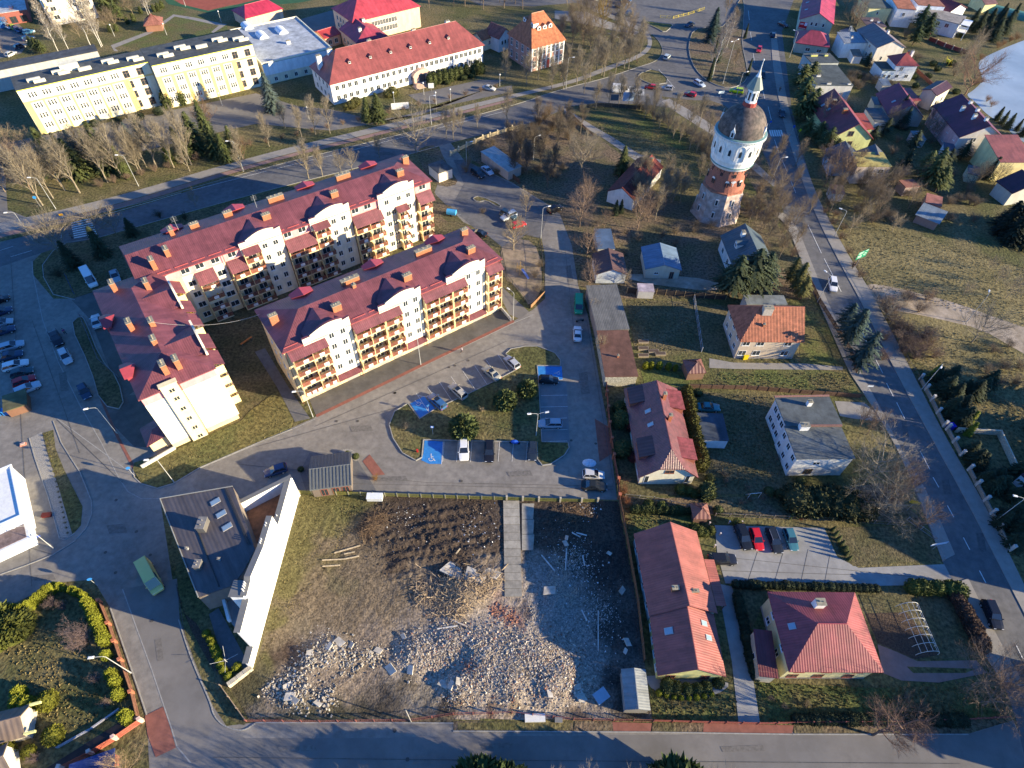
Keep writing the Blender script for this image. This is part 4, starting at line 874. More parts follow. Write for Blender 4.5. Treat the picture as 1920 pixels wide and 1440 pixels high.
# long maroon semi-detached house
t, r, W, D = house('semi_detached_house', 'maroon-tiled semi-detached house with brick chimneys beside the car park', (1200,892), (1309,892), (1176,727), 3.4, axis='y', hips=(2.4, 1.2), half=.55, ridge_px=(1261,850), o=.5, inset=.35, wc=(.66,.62,.48), rc=(.15,.045,.05), rmat=M('glazed_tiles', None, .34, .3, 1.2, .01, 9, spec=.7, pitch=.3, pdepth=.02, course=.4), sky=[(.27,.63), (.27,.47)], ch=[(.58,.73,1.6,.6,.6), (.60,.48,1.6,.6,.6)], wins=[('f', [.12,.88], [.6], .8, 2.2, 'door'), ('l', grp(.1,.9,5), [1], 1.2, 1.3)])
win(t, W, D, 'f', W*.5, 3.7, 1.6, .9, off=.02, color=(.25,.1,.06))
for fy in (.14, .76):
    m = MB(); m.solid([[(-.3, D*fy, 4.6), (3.4, D*fy, 5.9), (3.4, D*fy+4, 5.9), (-.3, D*fy+4, 4.6)]], .12); m.build('dormer_roof', seam, r, (.10,.05,.05), uv=True)
    m = MB(); m.box(-.1, 3, D*fy+.2, D*fy+3.8, 3.1, 4.6); m.build('dormer', wall, r, (.30,.10,.06))
for fy in (.1, .68):
    m = MB(); m.solid([[(W*.62, D*fy, 6.0), (W*.62, D*fy+4.4, 6.0), (W+.35, D*fy+4.4, 4.9), (W+.35, D*fy, 4.9)][::-1]], .12); m.build('dormer_roof', tiles, r, (.20,.045,.055), uv=True)
    m = MB(); m.box(W*.66, W+.1, D*fy+.2, D*fy+4.2, 3.1, 4.95); m.build('dormer', wall, r, (.30,.10,.06))
# grey flat-roofed pair
t, r, W, D = house('flat_roofed_house', 'white two-storey house with grey felt roof in two stepped halves', (1494,861), (1602,860), (1474,800), 5.6, roof='flat', o=.2, wc=(.68,.67,.62), rc=(.13,.145,.145), wins=[('l', grp(.15,.85,3), [1, 3.7], 1.1, 1.3), ('f', [.4], [3.6], 1.3, .9), ('f', [.35], [.6], 1.5, 1.6, 'door', (.2,.12,.08))], ch=[(.3,.93,1.2,1.6,1.0,WHT,1)])
m = MB(); m.box(W*.28, W+.25, D-.15, D+.12, 5.79, 6.2); m.build('coping', brick, r, (.22,.12,.10))
t, r, W, D = house('flat_roofed_house', 'rear half of the grey-roofed white house, with brick coping', (1474,799), (1578,797), (1451,747), 5.9, roof='flat', o=.2, wc=(.62,.62,.58), rc=(.10,.115,.12), wins=[('l', grp(.25,.8,3), [1, 3.9], 1.2, 1.4)], ch=[(.55,.72,1.1,.8,.7,WHT,1)])
m = MB(); m.box(-.2, W+.2, D+.2, D+.5, 5.9, 6.25); m.build('coping', brick, r, (.3,.15,.12))
house('garage', 'garage with dark flat roof and white front near the teal car', (1315,825), (1366,827), (1307,775), 2.5, roof='flat', o=.1, wc=(.66,.68,.70), rc=(.06,.075,.095), cat='garage')
# orange-red long house in two lengths
t, r, W, D = house('long_house', 'long house with orange-red sheet roof, front half, yellow gable', (1235,1265), (1361,1267), (1219,1150), 2.9, axis='y', rise=3.2, o=.3, inset=.2, wc=(.72,.66,.26), rc=(.27,.075,.065), sky=[(.2,.66,1.0,1.3), (.78,.8), (.82,.56)], wins=[('f', [.2,.75], [.7], 1.3, 1.3, 'std', (.3,.08,.05)), ('l', grp(.15,.85,4), [.8], 1.1, 1.2)])
t, r, W, D = house('long_house', 'rear half of the orange-red roofed long house, with brick chimneys', (1219,1153), (1345,1148), (1204,1000), 3.0, axis='y', rise=3.5, o=.3, inset=.2, wc=(.5,.55,.55), rc=(.28,.082,.068), ch=[(.36,.2,.7,1.0,.6), (.66,.17,.3,1.2,.5)], wins=[('l', grp(.15,.85,4), [.8], 1.1, 1.2)])
m = MB(); m.solid([[(W+.5, 1.0, 2.45), (W+2.2, 1.0, 2.1), (W+2.2, 8.4, 2.1), (W+.5, 8.4, 2.45)]], .1); m.build('porch_roof', sheet, r, (.30,.085,.065), uv=True)
m = MB(); [m.box(W+2.0, W+2.12, y, y+.12, 0, 2.0) for y in (1.2, 4.6, 8.1)]; m.build('porch_post', wood, t, (.2,.1,.06))
# yellow house with hipped maroon roof
t, r, W, D = house('hipped_house', 'cream-yellow house with maroon hipped roof and white chimney', (1481,1259), (1659,1260), (1441,1108), 5.3, hips=(4.1, 4.0), ridge_px=(1526,1169), o=.5, wc=(.62,.56,.30), rc=(.27,.055,.06), wins=[('f', [.14,.46,.82], [3.2], 1.5, 1.2, 'std', (.25,.08,.06)), ('f', [.12,.42,.78], [.8], 1.5, 1.3, 'std', (.25,.08,.06)), ('l', [.25,.7], [3.4,.9], 1.1, 1.2)], ch=[(.46,.80,1.5,1.3,1.0,WHT,1)], sky=[(.10,.52,.9,1.0)], plinth=(.3,.28,.25))
house('side_annex', 'narrow annex with dark red roof joined to the cream-yellow house', (1424,1268), (1460,1272), (1405,1180), 3.2, roof='shed', rise=.4, o=.2, wc=(.50,.45,.34), rc=(.16,.03,.035), cat='annex', wins=[('l', [.5], [.1], .9, 2.0, 'door')])
house('tool_shed', 'narrow shed with grey corrugated ridge roof in the demolition yard corner', (1172,1331), (1220,1332), (1166,1254), 2.4, axis='y', rise=.6, o=.15, wc=(.25,.24,.22), rc=(.22,.235,.235), cat='shed')
house('hedge_gazebo', 'small brown pyramid-roofed gazebo beside the parked cars', (1301,972), (1334,972), (1297,942), 2.2, hips=(1.4,1.3), rise=1.0, o=.3, wc=(.16,.09,.07), rc=(.21,.085,.065), rmat=seam, cat='gazebo')
# pavilion by the lot
t, r, W, D = house('garden_pavilion', 'open pavilion with grey standing-seam roof north of the demolition lot', (580,919), (659,909), (584,855), 2.9, ridge_px=(620,875), o=.25, wc=(.16,.13,.11), rc=(.115,.125,.13), rmat=plain, cat='pavilion', wins=[('f', [.3,.6,.85], [.2], 1.2, 2.0, 'door', (.3,.1,.07))])
m = MB(); zz = r
for i in range(13):
    x = -.2+(W+.4)*i/12
    for sgn in (0, 1):
        y0, y1 = (-.25, D/2) if not sgn else (D+.25, D/2)
        rise = (4.0-2.9); m.obox(((x), (y0+y1)/2, 2.93+rise*.48+.03), (.025, 0, 0), (0, (y1-y0)/2, rise*.53 if not sgn else rise*.53), (0, 0, .03))
m.build('standing_seams', metalp, r, (.05,.055,.06))
# ---- hillside houses by the lake
G2 = 'houses between the road and the lake'
t, r, W, D = house('village_house', 'pale green house with crimson roof and a red banner on its gable', (1499,35), (1564,45), (1500,-12), 6.0, axis='y', rise=2.8, wc=(.52,.52,.40), rc=(.36,.035,.07), group=G2, wins=[('f', [.38,.52,.74], [4.2], .8, 1.2), ('f', [.42,.7,.8], [1.4], .8, 1.2)], sky=[(.12,.3),(.12,.6)])
m = MB(); m.box(.3, 3.2, -.1, -.03, 2.6, 5.0); bn = m.build('banner', plain, t, (.55,.02,.03)); m = MB(); m.box(2.1, 3.1, -.12, -.101, 3.8, 4.9); m.box(.5, 1.7, -.12, -.101, 4.4, 4.55); m.box(.5, 1.8, -.12, -.101, 4.1, 4.25); m.box(.5, 2.9, -.12, -.101, 2.8, 2.95); m.build('banner_print', plain, bn, (.75,.75,.78))
house('village_house', 'low house with crimson pyramid roof in front of the banner house', (1492,79), (1557,88), (1492,56), 3.6, hips=(4, 4), rise=2.6, wc=(.42,.42,.34), rc=(.30,.045,.07), group=G2, wins=[('f', [.4,.75], [1], 1.6, 1.2)])
house('village_house', 'dark flat-roofed house with two yellow roof lights', (1522,119), (1573,118), (1516,101), 4.6, roof='flat', o=.1, wc=(.45,.47,.44), rc=(.08,.095,.10), group=G2, ch=[(.3,.7,.5,2.4,.8,(.7,.68,.2),1), (.75,.7,.5,1.2,.8,(.7,.68,.2),1)])
house('village_house', 'white-fronted house with dark grey flat roof beside the big spruces', (1530,160), (1600,161), (1520,122), 5.0, roof='flat', o=.15, wc=(.58,.57,.54), rc=(.085,.10,.10), group=G2, ch=[(.25,.65,.5,1.4,.6,WHT,1), (.22,.4,.5,1.4,.6,WHT,1), (.35,.03,.4,1.4,.4,WHT,1), (.9,.03,.4,1.0,.4,WHT,1)])
house('village_house', 'yellow two-storey house with green-grey roof near the top edge', (1630,15), (1673,16), (1617,-4), 5.6, roof='flat', o=.3, wc=(.72,.66,.36), rc=(.10,.115,.10), group=G2, wins=[('f', [.45], [3.2], .8, 1.2), ('l', [.3,.7], [1,3.4], 1, 1.3)])
house('village_house', 'small house with purple-brown roof under the yellow house', (1627,50), (1662,51), (1613,33), 4.0, roof='flat', o=.3, wc=(.52,.46,.28), rc=(.11,.075,.085), group=G2, wins=[('f', [.35], [1.2], 1.2, 1.2)], ch=[(.45,.6,.6,1,.6,WHT,1), (.75,.4,.6,.9,.6,WHT,1)])
house('village_house', 'bright white-walled house with slate-grey strip roof', (1583,80), (1631,80), (1581,64), 5.4, roof='shed', rise=.8, o=.3, wc=WHT, rc=(.22,.24,.27), rmat=seam, group=G2, ch=[(.4,.4,.5,.7,.6,WHT,1)])
house('village_house', 'small grey pyramid-roofed outbuilding behind the bright white house', (1589,66), (1608,65), (1592,54), 3.6, hips=(2.2,2.2), rise=2, wc=GRY, rc=(.16,.19,.24), rmat=seam, group=G2, cat='outbuilding')
house('village_house', 'tall beige house with big brown right-hand roof slope', (1645,89), (1700,88), (1648,54), 6.4, axis='y', rise=2.2, wc=(.60,.56,.50), rc=(.22,.16,.15), rmat=seam, group=G2, wins=[('f', [.3], [1.8], .8, 1.4), ('l', [.3,.7], [1.5,4.2], 1, 1.3)], ch=[(.66,.5,1,.6,1.0,WHT,1)])
house('village_house', 'white house with crimson hipped roof and smoking chimney', (1681,121), (1725,122), (1670,103), 5.6, hips=(3.5,3.5), rise=2.4, wc=(.66,.68,.70), rc=(.26,.04,.04), group=G2, wins=[('f', [.3,.32], [3.4], 1.2, 1.3), ('f', [.25,.7], [1.0], 1.2, 1.2)], ch=[(.78,.55,1.8,.7,.8,WHT,1), (.62,.6,.7,.6,.6)])
house('village_house', 'white annex with dark green flat roof left of the smoking-chimney house', (1655,133), (1679,133), (1648,116), 3.4, roof='flat', o=.1, wc=(.55,.62,.66), rc=(.05,.075,.07), group=G2, cat='annex', wins=[('f', [.3,.7], [1], 1.0, 1.2)])
rhouse('village_house', 'house with plum roof hipped towards a crimson wing', (1712,196), (1685,155), 7.0, 3.4, 11, wc=(.35,.33,.30), rc=(.17,.03,.055), group=G2, sky=[(.2,.4)])
house('village_house', 'low crimson-roofed wing beside the plum-roofed house', (1702,189), (1728,188), (1700,168), 3.2, roof='shed', rise=.6, wc=(.35,.2,.18), rc=(.30,.05,.055), group=G2, cat='annex')
house('garden_shelter', 'blue-sheeted shelter south of the plum-roofed house', (1700,222), (1727,221), (1699,202), 2.4, roof='flat', o=.1, wc=(.2,.3,.4), rc=(.12,.25,.42), group=G2, cat='shelter')
house('village_house', 'cream house with blackish plum roof at the lake shore', (1758,179), (1787,162), (1739,161), 5.2, axis='x', rise=1.0, wc=(.62,.58,.44), rc=(.06,.02,.035), group=G2, wins=[('f', [.3,.7], [1], 1.4, 1.6)])
t, r, W, D = rhouse('village_house', 'large pink and white lake house with long plum roof', (1858,236), (1803,176), 9.6, 6.0, 13.5, o=.4, wc=(.64,.60,.56), rc=(.13,.025,.045), group=G2, wins=[('f', [.3,.35], [4.4], .9, 1.2), ('f', [.3,.72], [1.2], 1.2, 1.3), ('l', grp(.2,.9,4), [1,3.7], 1.1, 1.3)], ch=[(.36,.3,1.3,.9,.7,WHT,1), (.30,.6,1.3,.9,.7,WHT,1), (.5,.15,.8,.8,.8,WHT,1), (.5,.45,.8,.8,.8,WHT,1), (.5,.7,.8,.8,.8,WHT,1)])
m = MB(); m.box(-.05, 0.02, .3, D-.3, 0, 5.7); m.build('pink_wall', wall, t, (.62,.36,.34)); m = MB(); m.box(W, W+2.6, 1, 5, 2.6, 2.9); m.box(W, W+2.6, 1, 1.1, 2.9, 3.9); m.build('terrace', plain, t, (.62,.50,.15))
t, r, W, D = rhouse('village_house', 'lime-green gabled house with dark plum left slope and salmon right slope', (1612,232), (1564,166), 8.6, 4.4, 12.5, o=.45, wc=(.60,.62,.28), rc=(.21,.04,.045), group=G2, wins=[('f', [.5], [1.4], 1.4, 1.6, 'std', (.25,.15,.1)), ('f', [.42], [4.6], 1.6, 1.5, 'std', (.25,.15,.1))], ch=[(.34,.7,1.0,1,.8), (.40,.38,1.0,1.2,.8,(.5,.15,.06))], sky=[(.2,.62),(.16,.78)])
house('village_house', 'annex with flat orange-red roof beside the lime-green house', (1613,242), (1640,242), (1601,216), 3.4, roof='shed', rise=.7, wc=(.40,.44,.3), rc=(.36,.07,.035), group=G2, cat='annex')
house('garage', 'white-fronted garage with dark grey roof beside the lime-green house', (1641,229), (1672,230), (1617,203), 3.2, roof='flat', o=.15, wc=WHT, rc=(.10,.115,.12), group=G2, cat='garage')
rhouse('village_house', 'house with two dark slate gables behind the mossy yellow roof', (1598,292), (1585,264), 6.6, 4, 9, wc=(.33,.40,.48), rc=(.05,.06,.085), rmat=seam, group=G2)
rhouse('village_house', 'slate cross gable facing the mossy yellow roof', (1647,289), (1641,270), 6.2, 3.8, 8, wc=(.33,.38,.45), rc=(.09,.09,.10), rmat=seam, group=G2, cat='annex')
house('village_house', 'pinkish house with mossy yellow flat roof and hipped dark corner', (1608,312), (1673,312), (1602,288), 5.4, roof='shed', rise=.5, o=.2, wc=(.60,.50,.43), rc=(.44,.36,.12), rmat=felt, group=G2, wins=[('f', [.72,.8], [3.2], .8, 1.2)])
house('village_house', 'yellow-walled house with salmon roof at the right edge', (1876,304), (1940,304), (1876,266), 6.0, roof='shed', rise=2.2, o=.3, wc=(.74,.62,.30), rc=(.28,.085,.07), group=G2)
house('village_house', 'cream house with very dark plum roof at the right edge', (1868,338), (1900,362), (1900,300), 4.2, rise=2.5, wc=(.50,.48,.42), rc=(.07,.02,.035), group=G2)
house('village_house', 'white cube-like house at the top edge', (1683,16), (1718,19), (1680,-10), 6.5, roof='flat', o=.1, wc=(.78,.78,.80), rc=(.4,.15,.08), group=G2, wins=[('f', [.45], [4], 1, 1.2)])
house('village_house', 'pale blue-white terrace house at the top edge', (1722,10), (1772,13), (1724,-20), 6.5, roof='flat', o=.1, wc=(.75,.80,.85), rc=(.35,.15,.09), group=G2, wins=[('f', [.2,.7], [2.6], 1.3, 1.4)])
t, r, W, D = house('village_house', 'white lake house with taupe roof and open post terrace', (1735,30), (1800,46), (1743,15), 5.0, roof='flat', o=.3, wc=(.66,.66,.66), rc=(.30,.27,.24), group=G2, wins=[('f', [.15,.42,.68], [2.9], 1.4, 1.4)])
m = MB()
for x in (W+.2, W+3.0): [m.box(x, x+.2, y, y+.2, 0, 4.9) for y in (0, D*.6)]
m.box(W+.1, W+3.3, -.2, D*.6+.3, 2.5, 2.7); m.box(W, W+3.4, -.3, D*.7, 5.0, 5.18); m.build('terrace_frame', plain, t, WHT)
house('village_house', 'white house with maroon gable roof right of the taupe-roofed one', (1779,24), (1815,14), (1768,5), 4.2, axis='y', rise=2.2, wc=(.62,.66,.70), rc=(.16,.03,.03), group=G2, wins=[('f', [.3,.6], [1.2], 1.2, 1.2)])
house('village_house', 'tiny yellow house at the very top edge right of centre', (1848,8), (1872,6), (1846,-8), 3.4, rise=1.4, wc=(.72,.66,.34), rc=(.2,.1,.08), group=G2)
t = thing('greenhouse', 'green net-covered greenhouse tunnel near the lake', 'greenhouse', (*G(1888,28), 0), math.radians(-38))
m = MB()
for k in range(8):
    a0, a1 = math.pi*k/8, math.pi*(k+1)/8; m.face([(-7,3*math.cos(a0),2.4*math.sin(a0)),(7,3*math.cos(a0),2.4*math.sin(a0)),(7,3*math.cos(a1),2.4*math.sin(a1)),(-7,3*math.cos(a1),2.4*math.sin(a1))])
m.build('cover', plain, t, (.10,.26,.20))
house('ruined_shed', 'collapsed pale sheeting and shed at the edge of the garden plots', (1716,402), (1762,420), (1724,380), 2.4, roof='shed', rise=.5, wc=(.3,.2,.17), rc=(.20,.24,.27), cat='shed')
house('red_shed', 'rust-red sheet-roofed shed among the garden trees', (1735,380), (1765,388), (1735,362), 2.6, roof='flat', o=.1, wc=(.3,.2,.17), rc=(.34,.14,.11), cat='shed')
house('garden_shed', 'pinkish sheet-roofed garden shed in the trees above the field', (1698,352), (1725,350), (1694,338), 2.6, roof='flat', o=.1, wc=(.4,.3,.25), rc=(.30,.13,.10), cat='shed')
house('garage', 'white garage with plum roof at the right edge by the fenced lawn', (*G(1897,905), math.radians(-62.5), 10.5, 7), None, None, 2.6, roof='flat', inset=0, o=.1, wc=(.62,.66,.70), rc=(.07,.03,.05), cat='garage', wins=[('f', [.28,.72], [.1], 3.2, 2.1, 'door', (.72,.72,.72))])
house('corner_house', 'tall house outside the right edge that shades the main road', (*G(1990,1010), math.radians(-62), 16, 12), None, None, 8.5, rise=4, inset=0, wc=(.6,.55,.45), rc=(.2,.05,.05), cat='house')
house('corner_house', 'house past the lower right corner shading the street', (*G(1975,1330), math.radians(-70), 12, 11), None, None, 6.5, rise=3.5, inset=0, wc=(.6,.55,.45), rc=(.2,.05,.05), cat='house')
house('street_house', 'house below the picture edge whose gable shades the bottom street', (*G(1830,1690), math.radians(2), 12, 7), None, None, 4.0, rise=2.6, inset=0, wc=(.6,.55,.45), rc=(.2,.05,.05), cat='house')
for a, b, c, h_, rc_, wc_, l in [((1718,262),(1738,262),(1714,248),2.6,(.13,.15,.17),GRY,'small slate shed behind the tall garden spruces'), ((1560,362),(1585,364),(1556,348),2.4,(.24,.12,.09),GRY,'low rust-roofed shed above the verge bushes'), ((1640,196),(1660,197),(1636,184),2.6,(.12,.13,.13),CRM,'small grey-roofed outhouse beside the plum-roofed house'), ((1770,282),(1792,286),(1772,270),2.6,(.07,.09,.13),WHT,'blue-black shed south of the pink lake house'), ((1600,105),(1618,106),(1597,94),2.6,(.2,.16,.13),WHT,'tiny outhouse between the white villas'), ((1655,215-55),(1672,160),(1652,150),2.4,(.16,.2,.24),GRY,'blue-grey garden hut beside the white villa'), ((1815,325),(1838,330),(1818,312),2.6,(.10,.10,.11),CRM,'dark-roofed hut near the right-edge houses')]:
    house('garden_shed', l, a, b, c, h_, roof='shed', rise=.5, o=.15, wc=wc_, rc=rc_, cat='shed')
# ---- lower left
t, r, W, D = house('white_house', 'white flat building with grey terrace at the left edge', (42,968), (22,874), (-60,992), 4.0, roof='flat', o=.1, parapet=.25, wc=(.78,.80,.82), rc=(.72,.72,.70), rmat=plain, cat='building')
m = MB(); m.prism([(-3.4, .2), (-.01, .2), (-.01, D), (-3.4, D)], 0, 2.4); m.build('terrace_block', wall, t, (.66,.70,.74)); m = MB(); m.box(-3.0, -.3, .6, D, 2.4, 2.5); m.build('terrace_deck', wood, t, (.16,.12,.12))
house('bin_shelter', 'bin shelter with mossy olive roof and blue recycling bins', (8,772), (50,758), (-6,748), 2.0, roof='flat', o=.3, wc=(.19,.10,.065), rc=(.12,.115,.06), cat='shelter', wins=[])
t, r, W, D = house('garden_house', 'brown-roofed garden house with white gable posts at lower left', (-60,1408), (44,1380), (-68,1350), 2.7, rise=1.6, o=.35, wc=(.55,.50,.42), rc=(.17,.125,.10), rmat=seam, cat='house')
for y in (-.2, D): m = MB(); m.box(W+.3, W+1.6, y, y+.25, 2.3, 2.75); m.build('gable_post', plain, t, (.75,.72,.30))
house('garden_house', 'white-walled house corner at the bottom left edge', (-60,1500), (22,1452), (-75,1440), 3.0, rise=1.4, o=.3, wc=(.74,.70,.62), rc=(.15,.115,.095), rmat=seam, cat='house')
house('garage', 'blue-doored garage at the bottom left under the bare tree', (*G(150,1500), math.radians(22), 4.5, 3.5), None, None, 2.2, roof='flat', inset=0, wc=(.3,.1,.07), rc=(.03,.05,.16), cat='garage')
# ================================================================ WATER TOWER
bx, by = G(1340, 398)
t = thing('water_tower', 'round brick and white water tower with dark dome and lantern spire', 'water tower', (bx, by, 0), math.radians(-68))
m = MB(); m.lathe([(6.6, 0), (6.3, 1.2), (6.1, 1.21), (5.2, 8.3)], 8, a0=math.pi/8); m.build('stone_base', M('pale_masonry', (.50,.40,.35), .9, .35, 1.6, .05, 5, col2=(.32,.24,.2), c2s=.8), t)
m = MB(); m.lathe([(5.45, 8.3), (5.3, 8.55), (4.5, 8.95)], 8, a0=math.pi/8); m.build('base_roof', tiles, t, (.36,.13,.075), uv=True)
m = MB(); m.lathe([(4.75, 8.4), (4.3, 11.5), (4.1, 14.6)], 32); m.build('brick_shaft', brick, t, (.33,.125,.085))
m = MB(); m.lathe([(4.1, 14.3), (4.6, 14.5), (5.0, 14.9), (5.15, 15.3), (5.15, 16.0), (5.45, 16.9), (5.45, 17.3), (5.55, 22.2), (5.9, 22.5)], 48, ); m.build('tank_drum', wall, t, (.80,.78,.74), smooth=False)
m = MB(); m.lathe([(5.2, 15.35), (5.3, 15.4), (5.3, 15.6), (5.2, 15.65)], 48); m.build('green_cornice', metalp, t, (.12,.24,.23)); m = MB(); m.lathe([(5.95, 22.3), (6.1, 22.45), (6.1, 22.66), (5.9, 22.67)], 48); m.build('cornice', plain, t, (.62,.66,.66)); m = MB(); m.lathe([(6.0, 22.67), (6.02, 22.8), (5.5, 22.9)], 48); m.build('green_gutter', metalp, t, (.16,.28,.27))
m = MB(); 
for k in range(60): a = 2*math.pi*k/60; m.obox((6.0*math.cos(a), 6.0*math.sin(a), 22.15), (.12*math.cos(a), .12*math.sin(a), 0), (-.1*math.sin(a), .1*math.cos(a), 0), (0, 0, .14))
m.build('dentils', plain, t, (.7,.7,.68))
m = MB(); m.lathe([(5.5*math.cos(q), 22.85+6.1*math.sin(q)) for q in [math.radians(d) for d in (0,8,16,25,34,43,52,60,68,75,79)]], 48); m.build('dome', M('dome_metal', (.078,.066,.062), .72, .3, 1.2, spec=.25, col2=(.13,.10,.088), c2s=.6), t, smooth=True)
m = MB(); m.lathe([(1.55, 28.6), (1.5, 29.5), (1.45, 29.52)], 12); m.build('lantern_base', plain, t, (.34,.06,.05))
m = MB(); m.lathe([(1.3, 29.5), (1.25, 32.4), (1.75, 32.7)], 8); lt = m.build('lantern', plain, t, (.80,.80,.78))
m = MB()
for k in range(8):
    a = 2*math.pi*(k+.5)/8; m.obox((1.2*math.cos(a), 1.2*math.sin(a), 31.0), (.03*math.cos(a), .03*math.sin(a), 0), (-.2*math.sin(a), .2*math.cos(a), 0), (0, 0, .85))
m.build('lantern_opening', glass, lt)
m = MB(); m.lathe([(1.85, 32.6), (1.0, 34.4), (.62, 35.1)], 8); m.build('lantern_roof', metalp, t, (.17,.205,.185), uv=False)
m = MB(); m.lathe([(.66, 35.0), (.35, 35.6), (.12, 36.6), (.06, 38.3), (.05, 38.4)], 8); m.lathe([(.02, 38.3), (.17, 38.5), (.17, 38.65), (.02, 38.85)], 8); m.build('spire', plain, t, (.66,.68,.68))
def onwall(r, a, z, mk_, name, mat, col, par=t):
    o = mk_.build(name, mat, par, col); o.location = (r*math.cos(a), r*math.sin(a), z); o.rotation_euler = (0, 0, a+math.pi/2); return o
for k in range(14):
    a = 2*math.pi*k/14
    f = MB(); P = [(-1.05, -.9), (-1.05, 1.7)]+[(-1.05*math.cos(math.pi*q/8), 1.7+1.2*math.sin(math.pi*q/8)) for q in range(1, 8)]+[(1.05, 1.7), (1.05, -.9)]
    for (x0, z0), (x1, z1) in zip(P, P[1:]): f.obox(((x0+x1)/2, -.05, (z0+z1)/2), ((x1-x0)/2, 0, (z1-z0)/2), (0, .08, 0), Vector(((z1-z0), 0, -(x1-x0))).normalized()*.07)
    fo = onwall(5.5, a, 18.6, f, 'arched_moulding', plain, (.78,.76,.72))
    g = MB(); g.poly([(-.3, -.06, .1), (.3, -.06, .1), (.3, -.06, 1.3), (0, -.06, 1.75), (-.3, -.06, 1.3)]); g.build('arched_window', glass, fo)
for k in range(8):
    a = 2*math.pi*k/8+.2
    for z, r_, s in ((10.2, 4.62, 1.0), (12.6, 4.27, .7)):
        f = MB(); f.poly([(-.55*s, -.05, 1.2*s), (.55*s, -.05, 1.2*s), (.3*s, -.05, 1.75*s), (-.3*s, -.05, 1.75*s)]) if s == 1 else f.box(-.3, .3, -.04, .1, 0, .05)
        fo = onwall(r_, a+(.35 if s < 1 else 0), z, f, 'window_hood', plain, (.75,.72,.68))
        g = MB(); g.box(-.42*s, -.08*s, -.06, .1, 0, 1.3*s); g.box(.08*s, .42*s, -.06, .1, 0, 1.3*s); g.build('narrow_window', glass, fo)
    for q in range(3):
        f = MB(); f.box(-.1, .1, -.05, .1, 0, .6); onwall(4.13, a+q*.22, 13.6, f, 'slit_window', glass, (1,1,1))
for k in range(8):
    a = 2*math.pi*(k)/8+math.pi/4*0
    for z, rr in ((1.8, 5.6), (5.2, 5.25)):
        f = MB(); f.box(-.42, .42, -.10, .3, 0, 1.7); g = MB(); g.box(-.25, .25, -.12, .2, .15, 1.5)
        fo = onwall(rr, a, z, f, 'window_surround', plain, (.62,.58,.54)); g.build('window', glass, fo)
for k in range(4):
    a = math.pi/2*k+.55
    f = MB(); f.prism([(-.5, -.2), (.5, -.2), (.5, .9), (-.5, .9)], 0, 1.2); f.face([(-.6, -.22, 1.2), (.6, -.22, 1.2), (0, -.22, 2.3)]); f.face([(-.6,-.22,1.2),(0,-.22,2.3),(0,1.2,2.3),(-.6,1.0,1.2)]); f.face([(.6,-.22,1.2),(0,-.22,2.3),(0,1.2,2.3),(.6,1.0,1.2)]); f.tube((0,-.1,2.2),(0,-.1,3.2),.05,.03,5)
    fo = onwall(5.3, a, 23.0, f, 'dome_dormer', plain, (.72,.72,.70)); g = MB(); g.box(-.25, .25, -.24, -.1, .15, 1.15); g.build('dormer_window', glass, fo)
f = MB()
for i in range(5): q = math.radians(90+(i-2)*26); f.obox((.5*math.cos(q), -.05, .7+.5*math.sin(q)), (.32*math.cos(q), 0, .32*math.sin(q)), (0, .05, 0), (.07*math.sin(q), 0, -.07*math.cos(q)))
f.box(-.08, .08, -.09, .02, 0, .8); onwall(4.55, math.radians(-90+68+8), 10.6, f, 'wall_emblem', plain, (.62,.66,.70))
# ================================================================ DARK-ROOFED HOUSE WITH THE STEPPED WHITE WALL
b0, b1 = Vector(G(561, 932)), Vector(G(474, 1253)); wd = (b1-b0).normalized(); wn = Vector((-wd.y, wd.x))   # wn points east
t = thing('modern_house', 'dark seam-roofed house with a blank stepped white wall along the demolition lot', 'house', (b0.x, b0.y, 0), math.atan2(wd.y, wd.x))
# local x runs south along the wall, local y east; everything of the house has y < 0
def Lc(u, v, h): p = Vector(G(u, v, h))-b0; return p.dot(wd), p.dot(wn)
k_, HE_ = .11, 7.3; q1, q5 = Lc(300, 935, HE_), Lc(372, 1120, HE_); ed = (Vector(q5)-Vector(q1)).normalized(); en = Vector((-ed.y, ed.x))
def roofpt(u, v):
    best = None; h = 6.5
    while h < 12:
        p = Vector(Lc(u, v, h)); e = abs(h-HE_-k_*(p-Vector(q1)).dot(en))
        if best is None or e < best[0]: best = (e, p.x, p.y, h)
        h += .02
    return best[1:]
RP = [roofpt(*p) for p in ((300,935), (372,1120), (436,1098), (456,1072), (478,1030), (436,912))]
cx_, cy_ = sum(p[0] for p in RP)/6, sum(p[1] for p in RP)/6
m = MB(); m.prism([(cx_+(x-cx_)*.80, cy_+(y-cy_)*.80) for x, y, z in RP], 0, 2.6); m.prism([(x, y) for x, y, z in RP], 2.6, 6.9); m.poly([(x, y, 2.6) for x, y, z in RP][::-1])
for (xa,ya,za),(xb,yb,zb) in zip(RP, RP[1:]+RP[:1]): m.face([(xa,ya,6.8),(xb,yb,6.8),(xb,yb,zb-.05),(xa,ya,za-.05)])
m.build('wall', wall, t, (.21,.17,.14))
m = MB(); m.solid([RP], .22); rf = m.build('roof', M('rolled_seam_roof', None, .6, .1, .5, .004, 5, spec=.3, pitch=.6, pdepth=.006), t, (.108,.095,.098), uv='turned')
m = MB()
for (xa,ya,za),(xb,yb,zb) in ((RP[0],RP[1]),(RP[5],RP[0])): m.tube((xa,ya,za+.08),(xb,yb,zb+.08),.09,.09,5)
m.build('gutter', metalp, rf, (.25,.25,.23))
def onroof(u, v): return roofpt(u, v)
